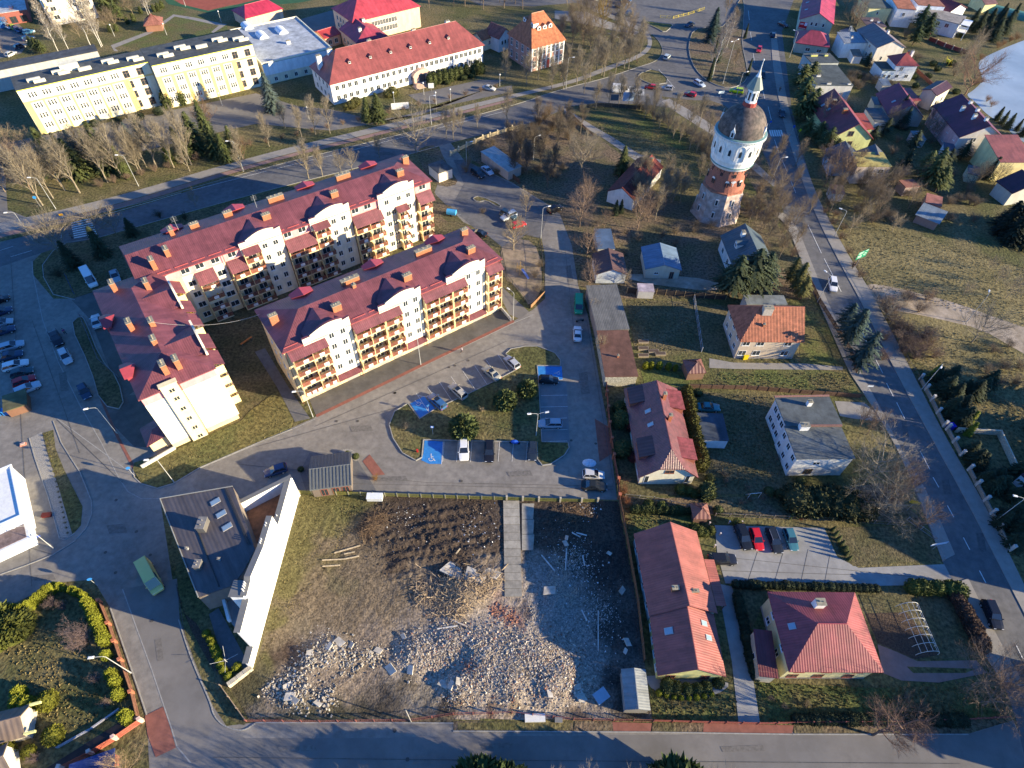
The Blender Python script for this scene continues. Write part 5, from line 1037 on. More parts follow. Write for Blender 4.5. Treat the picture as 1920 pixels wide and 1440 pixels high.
for i, p in enumerate([(404,941), (415,964), (426,988)]):
    x, y, z = onroof(*p); skylight(rf, (x, y, z), (-k_*en.x, -k_*en.y, 1), (en.x, en.y, k_), .9, 1.5)
for (u, v), (sx, sy, hh), c in (((383,988),(1.9,1.2,1.3),(.13,.12,.11)), ((374,1062),(1.2,.9,1.0),(.13,.12,.11)), ((412,1050),(.3,.3,.5),(.3,.3,.3)), ((352,1030),(.3,.3,.5),(.3,.3,.3))):
    x, y, z = onroof(u, v); chimney(rf, x, y, z-.5, z+hh, sx, sy, c, wall, (.2,.19,.18))
x0, y0, z0 = onroof(370, 993); x1, y1, z1 = onroof(411, 1100)
m = MB(); m.tube((x0,y0,z0+.06),(x1,y1,z1+.06),.09,.09,5); x0, y0, z0 = onroof(425, 916); x1, y1, z1 = onroof(470, 1022); m.tube((x0,y0,z0+.1),(x1,y1,z1+.1),.06,.06,5); x0, y0, z0 = onroof(421, 917); x1, y1, z1 = onroof(466, 1022); m.tube((x0,y0,z0+.1),(x1,y1,z1+.1),.06,.06,5); m.build('snow_guard', metalp, rf, (.03,.03,.03))
# stepped wall
PR = [(-.4, 0), (27.7, 0), (27.7, 2.15), (25.4, 2.15), (25.4, 3.1), (25.3, 8.1), (20.6, 8.5), (20.6, 8.9), (18.6, 10.3), (13.4, 8.9), (8.3, 8.9), (8.2, 5.8), (-.4, 6.0)]
PR = [(-.4, 0), (27.7, 0), (27.7, 2.15), (25.4, 2.15), (25.4, 8.1), (20.9, 8.5), (20.9, 9.6), (18.9, 9.8), (18.4, 10.2), (13.4, 8.9), (8.3, 8.9), (8.2, 5.8), (-.4, 6.0)]
m = MB(); m.poly([(x, 0, z) for x, z in PR]); m.poly([(x, -.4, z) for x, z in PR])
for (xa,za),(xb,zb) in zip(PR, PR[1:]+PR[:1]): m.face([(xa,0,za),(xb,0,zb),(xb,-.4,zb),(xa,-.4,za)])
m.build('stepped_white_wall', wall, t, (.84,.83,.80))
m = MB(); m.prism([(18.9,-2.1),(21.0,-2.3),(21.0,-.41),(18.9,-.41)], 0, 9.5); m.build('stair_bay', wall, t, (.84,.83,.80))
m = MB(); m.prism([(18.7,-2.4),(21.1,-2.5),(21.1,-.4),(18.7,-.4)], 9.505, 9.6); m.build('bay_coping', metalp, t, (.16,.16,.155))
for (xa,za),(xb,zb) in zip(PR[2:], PR[3:]):
    if abs(xa-xb) > .3: m = MB(); m.obox(((xa+xb)/2, -.42, (za+zb)/2+.05), ((xb-xa)/2, 0, (zb-za)/2), (0, .45, 0), (0, 0, .04)); m.build('wall_coping', metalp, t, (.16,.16,.155))
m = MB()
for x in (2.9+3.8, 9.6, 10.0, 12.2, 12.5, 12.8, 16.5, 16.9, 19.3, 19.6, 19.9, 20.3): m.tube((x,-.5,8.6 if x > 8 else 5.9),(x,-.5,(9.4 if x > 8 else 6.3)+(1.3 if x > 18 else .3 if x > 15 else 0)),.09,.09,6)
m.build('vent_pipe', metalp, t, (.6,.6,.6))
# roof terrace behind it, with its north parapet
T = [Lc(448, 945, 6)[:2], Lc(546, 892, 6)[:2], (8.4, -.42), (18.9, -.42), RP[4][:2], RP[5][:2]]
T[1] = (T[1][0], -.42)
m = MB(); m.prism(T, 0, 3.2); m.build('terrace_deck', M('deck_boards', (.26,.12,.06), .7, .25, 1.5, .01, 10), t)
pa, pb = Vector((*Lc(448, 942, 6.0), 0)), Vector((*Lc(546, 893, 6.0), 0)); d = (pb-pa)/2; n = Vector((-d.y, d.x, 0)).normalized()
m = MB(); m.obox((pa+pb)/2+Vector((0,0,3.0)), d, n*.3, (0,0,3.0)); m.build('parapet_wall', wall, t, (.84,.83,.80))
m = MB(); m.obox((pa+pb)/2+Vector((0,0,6.06)), d, n*.36, (0,0,.05)); m.build('parapet_coping', metalp, t, (.16,.16,.155))
m = MB(); Q = [Lc(421,1124,3.6), Lc(437,1104,3.6), (20.9,-.42), (25.4,-.42), Lc(432,1166,3.6)]; m.prism(Q, 0, 3.4); m.build('lower_terrace', wall, t, (.25,.24,.25))
m = MB(); a, b = Vector((*Q[0],4.0)), Vector((*Q[4],4.0)); m.obox((a+b)/2, (b-a)/2, Vector((-(b-a).y,(b-a).x,0)).normalized()*.2, (0,0,.45)); m.build('terrace_parapet', wall, t, (.66,.68,.68))
# ================================================================ TREES AND SHRUBS
def bare_meshes(seed, H=10.0, kind='round'):
    """winter tree: trunk and limbs in one mesh, branchlets and fine twigs in another"""
    R = random.Random(seed); T = MB(); C = MB()
    th, n1, l1, out, up, top = dict(round=(.16,14,.46,1.0,.75,.72), tall=(.20,17,.36,.75,1.15,.88), birch=(.22,26,.20,.8,1.0,.95), bush=(.0,20,.62,.8,1.0,.05), oak=(.20,13,.56,1.25,.55,.55))[kind]
    def rv(k=1.0): return Vector((R.uniform(-k,k), R.uniform(-k,k), R.uniform(-k,k)))
    def strand(p, d, L, w_):
        e = p+d*L+rv(.12*L); s = d.cross(rv()); s = s.normalized()*w_ if s.length > 1e-4 else Vector((w_,0,0))
        C.face([p-s, p+s, e])
    def br(p, d, L, r, lv):
        n = 4 if lv == 0 else 3; q = p; dd = d.copy()
        for i in range(n):
            dd = (dd+rv(.16)+Vector((0,0,.10 if lv else .13))).normalized(); e = q+dd*L/n; r2 = max(.012, r*(1-.7/n))
            if lv < 2: T.tube(q, e, r, r2, 5 if lv == 0 else 3, False)
            else: strand(q, dd, L/n*1.3, r*.9)
            m_ = (2, 2, 1)[lv]
            for _ in range(m_):
                t = R.uniform(.1, 1); sd = (dd+rv(.85)).normalized(); o = q.lerp(e, t)
                if lv < 2 and (lv or i): br(o, sd, L*R.uniform(.36,.58), r2*.5, lv+1)
                elif lv == 2: strand(o, sd, L*R.uniform(.5,1.1)+.15, .011)
            q, r = e, r2
        if lv < 2: br(q, dd, L*.45, r*.7, lv+1)
        for _ in range(2): strand(q, (dd+rv(.5)).normalized(), L*.4+.2, .011)
    r0 = H*.013+.03 if kind != 'birch' else .095; P = [Vector((0,0,-.05))]; n = 7
    for i in range(n): P.append(Vector((R.uniform(-.14,.14)*i, R.uniform(-.14,.14)*i, H*top*(i+1)/n)))
    rr = r0
    if kind != 'bush':
        for x, y in zip(P, P[1:]): T.tube(x, y, rr, rr*.84, 6, False); rr *= .84
    for i in range(n1):
        t = th+(1-th)*(i+.5)/n1; z = t*n; k = min(n-1, int(z)); o = P[k].lerp(P[k+1], z-k) if kind != 'bush' else Vector((R.uniform(-.5,.5), R.uniform(-.5,.5), .05))
        an = i*2.4+R.uniform(-.4,.4); h_ = 1-.45*t if kind != 'bush' else R.uniform(.2,1)
        d = Vector((math.cos(an)*out*h_, math.sin(an)*out*h_, up*R.uniform(.7,1.2))).normalized()
        L = H*l1*R.uniform(.75,1.1)*(1-.5*t*t if kind in ('tall','birch') else 1-.3*t)
        br(o, d, L, r0*(.5 if kind != 'birch' else .2), 0 if kind not in ('birch',) and n1 < 21 or i % 2 == 0 else 1)
    return T.mesh('trunk', bark), C.mesh('crown', twig)
BARE = {}
def bare_kind(kind, n=4):
    if kind not in BARE: BARE[kind] = [bare_meshes(100+17*i+len(kind), 10.0, kind) for i in range(n)]
    return BARE[kind]
def conifer_meshes(seed, H=10.0, W=.24, dens=1.0, rag=.3, lo=.05):
    R = random.Random(seed); C = MB(); T = MB(); T.tube((0,0,0), (0,0,H*.97), H*.02, .02, 6)
    core = [(H*W*.42*(1-z/H)**.9+.02, z) for z in [H*.06+H*.9*i/7 for i in range(8)]]
    if lo < .1: C.lathe(core, 9)
    n = int(46*dens)
    for i in range(n):
        t = (i/n)**.9; z = H*(lo+(.98-lo)*t); L = H*W*((1-t)**.8 if lo < .1 else (1-t)**.55*min(1, .55+t*2))+.15; k = max(4, int((10 if lo < .1 else 7)*(1-t)+4))
        for j in range(k):
            a = 2*math.pi*(j+R.random()*.8)/k+i; LL = L*R.uniform(1-rag*1.3, 1+rag*.8); d = Vector((math.cos(a), math.sin(a), R.uniform(-.28, -.02))); s = Vector((-math.sin(a), math.cos(a), 0))
            m_ = max(3, int(LL/.32))
            for q in range(m_):
                f = (q+.6)/m_; c = Vector((0,0,z))+d*LL*f; w_ = .28*(1.25-f)+.10
                up = Vector((R.uniform(-.2,.2), R.uniform(-.2,.2), R.uniform(.02,.26)))
                C.face([c-s*w_+up*.3, c+d*.34-up*.4, c+s*w_+up*.3, c-d*.2+up])
    return T.mesh('trunk', bark), C.mesh('crown', needles)
def shrub_mesh(seed, shape, n=900, leaf=.16):
    """foliage over a body of revolution: shape(t) -> radius for t 0..1, unit height"""
    R = random.Random(seed); C = MB(); C.lathe([(max(.01, shape(t)*.84), t*.97) for t in [i/8 for i in range(9)]], 10)
    for _ in range(n):
        t = R.random(); a = R.uniform(0, 2*math.pi); r = shape(t)*R.uniform(.84, 1.08); c = Vector((r*math.cos(a), r*math.sin(a), t*R.uniform(.97, 1.03)))
        o = Vector((math.cos(a), math.sin(a), .5)); q = Vector((R.uniform(-1,1), R.uniform(-1,1), R.uniform(-1,1))).normalized(); s = o.cross(q).normalized()*leaf*.5
        C.face([c-s, c+o*leaf*R.uniform(.2,.9)+q*leaf*.4, c+s])
    return C.mesh('foliage', needles)
CON = [conifer_meshes(5+i, 10, .22+.035*i) for i in range(4)]
FIR = [conifer_meshes(71+i, 10, .34, .75, .55, .22) for i in range(3)]
SLIM = conifer_meshes(31, 10, .11, .8)
PINE = [shrub_mesh(40+i, lambda t: .62*math.sin(math.pi*min(1, t*.9+.12))**.7, 1500, .2) for i in range(2)]
THUJ = [shrub_mesh(50+i, lambda t: .30*(math.sin(math.pi*min(1, .25+t*.75)))**.6, 700, .09) for i in range(2)]
BALL = [shrub_mesh(60+i, lambda t: .58*math.sqrt(max(.02, 1-(2*t-.95)**2)), 800, .12) for i in range(2)]
GRN, DGRN, BLU, LIME, OLV = (.075,.088,.028), (.034,.046,.022), (.085,.115,.10), (.19,.20,.018), (.10,.095,.03)
BRN, GREYB, REDB, TANB = (.20,.155,.105), (.215,.18,.13), (.20,.14,.10), (.29,.23,.15)
def plant(kind, u, v, h, label, col=None, group=None, wide=1.0, xy=None):
    x, y = xy or G(u, v); a = RR.uniform(0, 6.28)
    nm = {'conifer': 'spruce_tree', 'slim': 'slender_conifer', 'fir': 'spruce_tree', 'pine': 'round_pine', 'thuja': 'thuja', 'ball': 'round_shrub', 'birch': 'birch_tree', 'bush': 'bare_bush'}.get(kind, 'bare_tree')
    cat = {'pine': 'pine', 'thuja': 'thuja', 'ball': 'shrub', 'bush': 'bush', 'birch': 'birch', 'conifer': 'conifer', 'slim': 'conifer', 'fir': 'conifer'}.get(kind, 'tree')
    t = thing(nm, label, cat, (x, y, 0), a, group)
    if kind in ('round', 'tall', 'birch', 'bush', 'oak'):
        T, C = RR.choice(bare_kind(kind)); s = h/10.0; t.scale = (s*wide, s*wide, s); c = col or BRN
        if kind != 'bush': put('trunk', T, t, color=(.55,.52,.46) if kind == 'birch' else tuple(q*1.15 for q in c))
        else: put('stems', T, t, color=c)
        put('crown', C, t, color=jit(c, .82, 1.2))
    elif kind in ('conifer', 'slim', 'fir'):
        T, C = RR.choice(CON) if kind == 'conifer' else RR.choice(FIR) if kind == 'fir' else SLIM; s = h/10.0; t.scale = (s*wide, s*wide, s)
        put('trunk', T, t, color=(.08,.06,.045)); put('crown', C, t, color=jit(col or DGRN, .8, 1.2))
    else:
        me = RR.choice({'pine': PINE, 'thuja': THUJ, 'ball': BALL}[kind]); t.scale = (h*wide, h*wide, h)
        put('foliage', me, t, color=jit(col or GRN, .8, 1.2))
    return t
def row(kind, pts, h, tmpl, col=None, group=None, wide=1.0):
    for i, p in enumerate(pts):
        hh = p[2] if len(p) > 2 else h*RR.uniform(.88, 1.1)
        plant(kind, p[0], p[1], hh, tmpl.format(ORD[i] if i < len(ORD) else ORD[i-len(ORD)]+' of the further'), col, group, wide*RR.uniform(.92, 1.1))
def line(a, b, n): return [(a[0]+(b[0]-a[0])*i/(n-1), a[1]+(b[1]-a[1])*i/(n-1)) for i in range(n)] if n > 1 else [a]
# in front of the yellow school block
row('tall', [(122,357),(150,362),(202,342),(230,334),(262,325),(294,314),(326,314),(359,309),(100,372),(80,385)], 13.5, '{} bare tree along the hedge below the yellow school block', GREYB, 'bare trees below the yellow school block')
row('conifer', [(108,322,13),(205,318,14),(176,300,9),(238,330,9),(408,292,11),(392,262,12),(425,300,8),(268,262,7)], 11, '{} dark spruce in the grove below the yellow school block', GRN, 'spruces below the yellow school block')
row('conifer', [(150,300,9),(252,282,8.5)], 9, '{} blue-grey spruce in the grove below the yellow block', BLU, 'blue spruces below the yellow school block')
row('round', [(40,345,11),(62,362,11),(20,330,9)], 10, '{} reddish bare tree at the left edge below the yellow block', REDB, 'reddish trees at the left edge')
row('round', [(395,250,11),(458,300,6.5)], 10, '{} brown larch-like tree near the right half of the yellow block', (.16,.10,.06), 'brown trees at the yellow block')
row('thuja', [(318,200),(343,195)], 5.0, '{} slender thuja against the yellow school wall', GRN, 'thujas at the yellow school wall')
row('bush', line((190,350),(470,272), 12), 2.2, '{} brown hedge bush along the upper cycle path', REDB, 'hedge bushes along the cycle path', 1.3)
row('bush', line((500,268),(930,165), 16), 1.8, '{} brown hedge bush between school grounds and cycle path', REDB, 'hedge bushes below the white school', 1.4)
row('ball', [(180,236),(220,232),(262,224),(300,214)], 2.0, '{} dark shrub in the bed under the yellow school wall', DGRN, 'shrubs at the school wall', 1.4)
# around the white school
plant('conifer', 512, 208, 12, 'big blue-grey spruce left of the white school', BLU, wide=1.15)
row('tall', [(505,275,9),(566,257,9),(592,252,10),(619,250,10),(535,240,7)], 9, '{} bare tree between the white school and the boulevard', GREYB, 'bare trees left of the white school')
row('conifer', [(690,226,7.5),(710,225,8.5)], 8, '{} wide dark green spruce of the pair before the school', GRN, 'pair of spruces before the school', 1.35)
row('ball', [(660,203,2.4),(668,198,2.6),(729,182,2.4),(737,180,2.8),(650,206,1.8)], 2, '{} clipped round bush by the white school wall', OLV, 'clipped bushes at the white school')
row('thuja', [(807,160),(815,158),(825,156),(835,154),(846,152),(855,149),(864,147),(875,144),(887,141),(895,138),(903,137)], 4.0, '{} columnar thuja in the row along the white school', GRN, 'columnar thujas along the white school')
row('ball', [(812,163,1.2),(840,158,1.2),(870,150,1.5),(885,146,1.3)], 1.3, '{} low green shrub under the school thujas', GRN, 'low shrubs under the thujas', 1.4)
# boulevard verge
row('tall', [(579,335,10),(605,330,8)], 9, '{} bare street tree between boulevard and long block', GREYB, 'street trees behind the long block')
row('round', [(640,324,6),(660,318,6),(368,388,4.5)], 6, '{} small twiggy tree behind the long block roof', GREYB, 'small trees behind the long block')
plant('oak', 780, 288, 14, 'large dark-trunked bare tree leaning over the boulevard', GREYB)
row('tall', [(837,260,9),(850,262,9),(947,152,9),(951,232,10),(865,250,7),(895,240,6.5),(712,296,6)], 9, '{} thin bare street tree beside the boulevard east half', GREYB, 'thin street trees by the boulevard')
row('oak', [(108,470,10),(116,466,9),(184,440,9),(218,438,7)], 9, '{} pruned bare tree at the left road corner', GREYB, 'pruned trees at the left corner')
row('conifer', [(140,500,7.5),(196,480,8.5),(250,440,5)], 7, '{} dark spruce in the shaded corner lawn', DGRN, 'spruces in the corner lawn', 1.2)
row('bush', [(300,408,2.5),(348,412,2.5),(112,520,3)], 2.5, '{} dark bush on the shaded corner lawn', (.05,.05,.03), 'bushes on the corner lawn', 1.5)
# mansion, park and junction
row('tall', [(1081,159),(1106,151),(1132,144),(1154,137),(1095,175),(1170,128),(1185,118),(1193,112),(987,158),(1009,150),(1060,150),(1200,100),(1118,132),(1145,118)], 10, '{} bare park tree right of the orange-roofed mansion', GREYB, 'bare trees right of the mansion')
pk = [(1010+RR.uniform(0,175), RR.uniform(-8,110)) for _ in range(26)]
row('round', [p for p in pk if not (p[0] < 1068 and p[1] > 15)][:18], 10, '{} brown tree in the thicket behind the mansion', BRN, 'thicket behind the mansion')
row('tall', [(840+RR.uniform(0,150), RR.uniform(-30,16)) for _ in range(14)], 10, '{} bare trunk in the wood above the mansion', (.10,.08,.07), 'wood above the mansion')
plant('round', 1128, 60, 11, 'yellowish willow in the park beyond the mansion', (.26,.17,.04))
row('conifer', [(1330,80,11),(1336,60,9)], 10, '{} dark blue-green spruce on the roundabout lawn', (.025,.045,.04), 'spruces on the roundabout lawn')
row('slim', [(1329,152,8),(1345,118,9),(1401,142,6),(1396,72,5.5),(1340,100,6)], 8, '{} narrow dark conifer on the roundabout lawn', DGRN, 'narrow conifers on the roundabout')
row('birch', [(1335,146,18),(1350,105,13),(1362,90,12)], 15, '{} pale birch on the roundabout lawn', (.24,.20,.17), 'birches on the roundabout lawn')
row('tall', [(1375,130,7),(1372,60,8),(1360,30,8)], 8, '{} thin bare tree on the roundabout lawn', BRN, 'thin trees on the roundabout')
row('bush', [(1190+RR.uniform(-4,4)+i*11, 203+i*5.6+RR.uniform(-3,3)) for i in range(18)], 3.6, '{} brown bush in the belt curving round the green lawn', BRN, 'bushes curving round the lawn', 1.1)
row('tall', [(1117,205),(1141,197),(1160,196),(1187,201),(1225,212),(1262,225),(1290,250),(1325,262),(1350,285),(1365,300),(1310,240)], 8.5, '{} bare tree in the belt beside the curved footpath', GREYB, 'trees beside the curved footpath')
row('bush', line((1305,268),(1400,395), 9), 4, '{} brown scrub bush left of the water tower', BRN, 'scrub left of the tower', 1.2)
row('round', [(1420,300,7),(1445,340,7),(1455,372,8),(1430,360,7),(1471,445,8),(1490,420,7),(1405,330,6),(1465,400,6)], 8, '{} bare tree right of the water tower by the road', BRN, 'trees right of the tower')
row('tall', [(965,332),(987,327),(1025,355),(1045,280),(1067,270),(1012,318),(1000,290),(975,300),(955,290),(1038,330)], 9.5, '{} dark bare tree around the scrubby yard', (.095,.078,.06), 'dark bare trees in the scrubby yard')
row('oak', [(1090,322,12),(1105,305,9)], 10, '{} spreading bare tree at the yard centre', GREYB, 'spreading trees at the yard centre')
row('bush', [(1030,215),(1020,225),(1010,235),(1000,245),(1045,232),(1035,245),(1020,260),(1065,262),(1005,262),(985,262),(1075,240)], 4.2, '{} tan thicket bush below the boulevard bend', (.16,.11,.065), 'thicket below the boulevard bend', 1.3)
row('bush', [(870+RR.uniform(0,200), 262+RR.uniform(0,75)) for _ in range(22)], 2.6, '{} low brown bush in the scrubby yard', BRN, 'low bushes in the scrubby yard', 1.4)
plant('conifer', 1165, 325, 8.5, 'lone green spruce beside the white-walled barn', GRN)
row('conifer', [(1153,402,4.5),(1163,398,4)], 4, '{} small dark spruce at the barn corner', DGRN, 'small spruces at the barn')
row('round', [(1087,425,10),(1098,392,9),(1100,482,8),(1105,540,7),(1195,430,10),(1215,415,8),(1245,395,7),(1132,428,5)], 9, '{} dense reddish-brown bare tree around the cabins', REDB, 'reddish-brown trees around the cabins')
row('round', [(1172,535,4),(1125,664,5),(1110,585,3.5),(1250,330,6),(1275,350,6),(1255,370,5)], 4, '{} small bare tree by the sheds', TANB, 'small trees by the sheds')
row('bush', [(1100+RR.uniform(0,380), 395+RR.uniform(0,90)) for _ in range(26)], 2.2, '{} low scrub between the cabins and the tower', BRN, 'low scrub by the cabins', 1.5)
row('fir', [(1366,556,12),(1396,550,13),(1420,546,11.5),(1352,548,8)], 12, '{} massive dark spruce before the slate-roofed house', DGRN, 'massive spruces at the slate-roofed house', 1.0)
row('fir', [(1487,548,9),(1476,532,8),(1497,562,7)], 8, '{} olive juniper column beside the main road', OLV, 'junipers by the main road', .8)
row('bush', [(1500,560,3),(1510,548,3),(1485,480,3)], 3, '{} reddish bush beside the main road gate', REDB, 'reddish bushes at the gate', 1.3)
row('fir', [(1583,648,11),(1600,694,11.5),(1576,618,8)], 11, '{} large blue-green spruce overhanging the main road', (.035,.06,.05), 'blue-green spruces over the main road', .85)
# right field
row('oak', [(1657,602,8),(1822,642,10)], 9, '{} spreading bare tree in the right-hand field', GREYB, 'spreading trees in the field')
row('round', [(1866,532,4.5),(1852,506,4),(1805,556,4),(1592,437,5),(1672,435,5),(1612,420,5),(1625,405,5),(1885,560,6)], 4, '{} small bare tree in the dry field', TANB, 'small trees in the dry field')
row('bush', [(1690,640),(1705,655),(1680,620),(1715,640),(1700,625),(1670,600),(1725,660),(1690,660),(1740,650),(1712,672),(1665,585),(1735,630)], 3.4, '{} reddish thicket bush beyond the main road fence', REDB, 'thicket beyond the main road', 1.5)
row('bush', [(1545,400),(1560,420),(1575,448),(1590,475),(1600,500),(1610,520),(1552,385),(1565,405),(1580,430)], 2.2, '{} brown verge bush along the right pavement', (.17,.11,.07), 'verge bushes along the pavement', 1.4)
row('bush', [(1860,660),(1880,690),(1900,720),(1890,650),(1910,690),(1850,700),(1870,720)], 2.6, '{} grey thicket bush at the right edge of the field', BRN, 'thicket at the right edge', 1.6)
row('conifer', [(1750,712,4),(1768,735,5),(1783,748,5),(1795,770,5),(1820,742,5),(1835,735,4.5),(1778,772,5),(1798,795,5.5),(1775,715,5),(1850,720,4.5),(1803,735,4)], 5, '{} dark conifer behind the stone fence by the road', DGRN, 'conifers behind the stone fence', 1.4)
row('slim', [(1808,800,5),(1812,815,4),(1745,708,4)], 5, '{} yellow-green conifer column behind the stone fence', LIME, 'yellow-green columns behind the fence', 1.6)
row('conifer', [(1822,868,4.5),(1815,850,4),(1832,872,4),(1840,905,4),(1855,918,4.5),(1872,915,4),(1890,935,4),(1870,985,4.5),(1885,975,5),(1900,1000,5),(1912,990,4),(1895,1020,4),(1905,890,5),(1860,900,4)], 4, '{} dark shrub conifer inside the fenced lawn gardens', DGRN, 'shrub conifers in the fenced gardens', 1.5)
row('conifer', [(1985,760,13),(1975,820,12),(2000,870,13),(1970,930,12),(2010,960,12)], 12, '{} tall spruce outside the right edge shading the road', DGRN, 'tall spruces outside the right edge', 1.3)
row('conifer', [(1875,440,9),(1890,455,10),(1905,445,10),(1918,460,9),(1900,425,9),(1925,430,10),(1880,425,8)], 9, '{} very dark spruce in the black grove right of the field', (.016,.024,.013), 'black grove right of the field', 1.35)
row('fir', [(1735,350,11),(1722,335,9),(1745,330,9),(1752,360,8)], 10, '{} tall yellow-green spruce between garden houses', GRN, 'spruces between garden houses', 1.1)
row('conifer', [(1690,240,7),(1680,225,8),(1688,210,6),(1672,205,5)], 7, '{} dark spruce beside the blue-sheeted shelter', (.03,.05,.03), 'spruces beside the shelter')
row('fir', [(1500,200,10),(1512,165,9),(1495,170,9),(1508,225,9),(1520,210,8),(1492,225,8),(1530,268,7),(1545,285,8),(1510,255,6),(1560,295,6)], 9, '{} dark spruce in the line beside the upper main road', GRN, 'spruces beside the upper main road', 1.2)
row('fir', [(1718,60,10),(1728,75,10),(1710,85,8)], 10, '{} dense spruce right of the brown-sloped house', (.035,.055,.02), 'spruces right of the brown-sloped house', 1.2)
row('round', [(1540,245,9),(1548,232,9),(1558,330,9),(1575,345,9),(1590,340,8),(1545,350,8),(1540,320,8)], 9, '{} rounded reddish bare tree beside the lakeside villas', REDB, 'reddish trees beside the villas')
row('round', [(1660+RR.uniform(0,110), 225+RR.uniform(0,70)) for _ in range(8)]+[(1600+RR.uniform(0,120), 325+RR.uniform(0,75)) for _ in range(14)], 6.5, '{} grey-brown tree in the gardens below the villas', BRN, 'garden trees below the villas')
row('bush', [(1590+RR.uniform(0,240), 330+RR.uniform(0,90)) for _ in range(24)], 3.0, '{} garden bush among the plots below the villas', BRN, 'garden bushes below the villas', 1.4)
row('bush', [(1590+RR.uniform(0,90), 125+RR.uniform(0,60)) for _ in range(12)], 3.0, '{} brown garden bush between the villas', BRN, 'garden bushes between the villas', 1.4)
row('round', [(1592,50,8),(1605,45,8),(1598,60,6)], 7, '{} bare tree left of the yellow two-storey house', BRN, 'trees left of the yellow house')
row('round', [(1812,120,9),(1822,105,9),(1800,130,8),(1788,150,6),(1805,160,6)], 8, '{} tan bare willow at the lake edge', TANB, 'tan willows at the lake edge')
plant('oak', 1809, 178, 15, 'big pinkish bare willow leaning over the frozen lake', (.24,.14,.09), wide=1.0)
row('conifer', [(1830,60,8),(1842,70,8),(1860,75,8),(1850,50,7),(1868,55,8),(1880,62,8),(1820,50,7),(1895,40,7),(1875,35,6)], 8, '{} dark conifer in the lakeside garden at top right', DGRN, 'conifers in the lakeside garden', 1.3)
row('conifer', [(1868,225,4.5),(1878,232,4.5),(1888,240,5),(1915,255,6),(1905,245,4)], 5, '{} small spruce on the lake shore by the pink house', DGRN, 'small spruces on the lake shore', 1.1)
row('bush', [(1858,200),(1850,190),(1880,85),(1893,78),(1905,74),(1870,90),(1838,112),(1828,160),(1840,155)], 2.6, '{} orange reed clump on the lake shore', (.26,.15,.07), 'reed clumps on the lake shore', 1.4)
row('round', [(1905,300,6),(1870,285,5),(1850,320,6),(1835,340,6),(1815,350,6),(1860,350,7)], 6, '{} bare tree beside the right-edge houses', BRN, 'trees beside the right-edge houses')
row('conifer', [(1850,335,7),(1855,300,6),(1862,312,6)], 6, '{} dark spruce beside the salmon-roofed house', DGRN, 'spruces at the salmon-roofed house', 1.2)
row('round', [(1700+RR.uniform(0,220), RR.uniform(-25,8)) for _ in range(12)]+[(1560+RR.uniform(0,60), RR.uniform(-25,30)) for _ in range(6)], 7, '{} bare garden tree along the top edge', BRN, 'garden trees along the top edge')
# middle gardens
row('oak', [(1620,905,13),(1640,962,9)], 12, '{} wide bare tree between the grey-roofed house and the road', GREYB, 'wide trees by the grey-roofed house')
row('round', [(1612,800,6),(1625,815,7),(1668,915,8),(1690,930,7),(1718,990,7),(1600,960,5),(1655,950,7)], 7, '{} brown bare tree along the road fence', (.15,.11,.085), 'brown trees along the road fence')
row('ball', [(1488,948,4),(1530,950,4),(1555,952,4),(1580,958,4),(1508,952,3.6),(1605,958,3.6),(1568,950,3)], 4, '{} big clipped shrub in the hedge behind the parking lot', (.045,.05,.018), 'big shrubs behind the parking lot', 1.2)
row('thuja', line((1284,745),(1312,876), 17), 3.3, '{} thuja in the hedge right of the maroon semi-detached house', (.10,.095,.02), 'thuja hedge of the semi-detached house', 1.3)
row('thuja', line((1186,958),(1290,962), 18), 1.6, '{} little thuja in the hedge south of the semi-detached house', GRN, 'thuja hedge row', 1.3)
row('ball', line((1378,1098),(1640,1106), 26), 1.1, '{} tiny clipped shrub edging the driveway', DGRN, 'clipped edging along the driveway', 1.1)
row('ball', [(1706,1106),(1722,1106),(1733,1106),(1752,1107),(1775,1108),(1790,1112)], 2.2, '{} clipped ball shrub at the driveway end', (.07,.09,.02), 'ball shrubs at the driveway end', 1.0)
row('ball', line((1380,1120),(1415,1270), 16), 1.3, '{} small shrub beside the side path', DGRN, 'shrubs beside the side path', 1.1)
row('thuja', [(1250,1288),(1265,1292),(1287,1294),(1306,1293),(1322,1290),(1345,1282)], 1.8, '{} small conifer in the curved bed before the yellow gable', GRN, 'small conifers in the curved bed', 1.5)
row('ball', [(1235+i*14, 1300+10*math.sin(i*.42)) for i in range(8)], .7, '{} yellow edging tuft along the curved path', LIME, 'yellow tufts along the curved path')
row('ball', [(1240,955),(1215,950),(1270,960)]+[(1310,1000),(1320,1002),(1332,998),(1300,995),(1380,985),(1290,925),(1275,922),(1300,930),(1325,925)], 1.5, '{} garden shrub near the small brown gazebo', (.08,.09,.02), 'garden shrubs near the small gazebo')
row('thuja', [(1322,930,3.6),(1163,795,3.5),(1165,850,3.4),(1160,770,2.6)], 3, '{} dark thuja at the semi-detached house', GRN, 'dark thujas at the semi-detached house', 1.4)
row('ball', [(1182,805,1.9),(1187,862,1.9)], 2, '{} dark red globe shrub at the maroon house wall', (.10,.025,.022), 'dark red globes')
row('thuja', [(1210,690),(1220,690),(1235,690),(1252,692),(1265,694)], 1.8, '{} yellow-green thuja in the workshop garden', LIME, 'yellow-green thujas', 1.1)
row('bush', [(1175,945,2.2),(1168,925,2.6),(1385,990,2),(1500,975,1.5)], 2, '{} russet garden bush by the boundary wall', (.22,.10,.05), 'russet garden bushes')
plant('conifer', 1582, 1032, 1.6, 'tiny spruce on the dark lawn beside the parking lot', GRN, wide=1.5)
row('slim', line((1560,995),(1590,1050), 7)+[(1500,968),(1480,972)], 1.8, '{} little cypress edging the parking lot', GRN, 'cypresses edging the parking lot', 1.6)
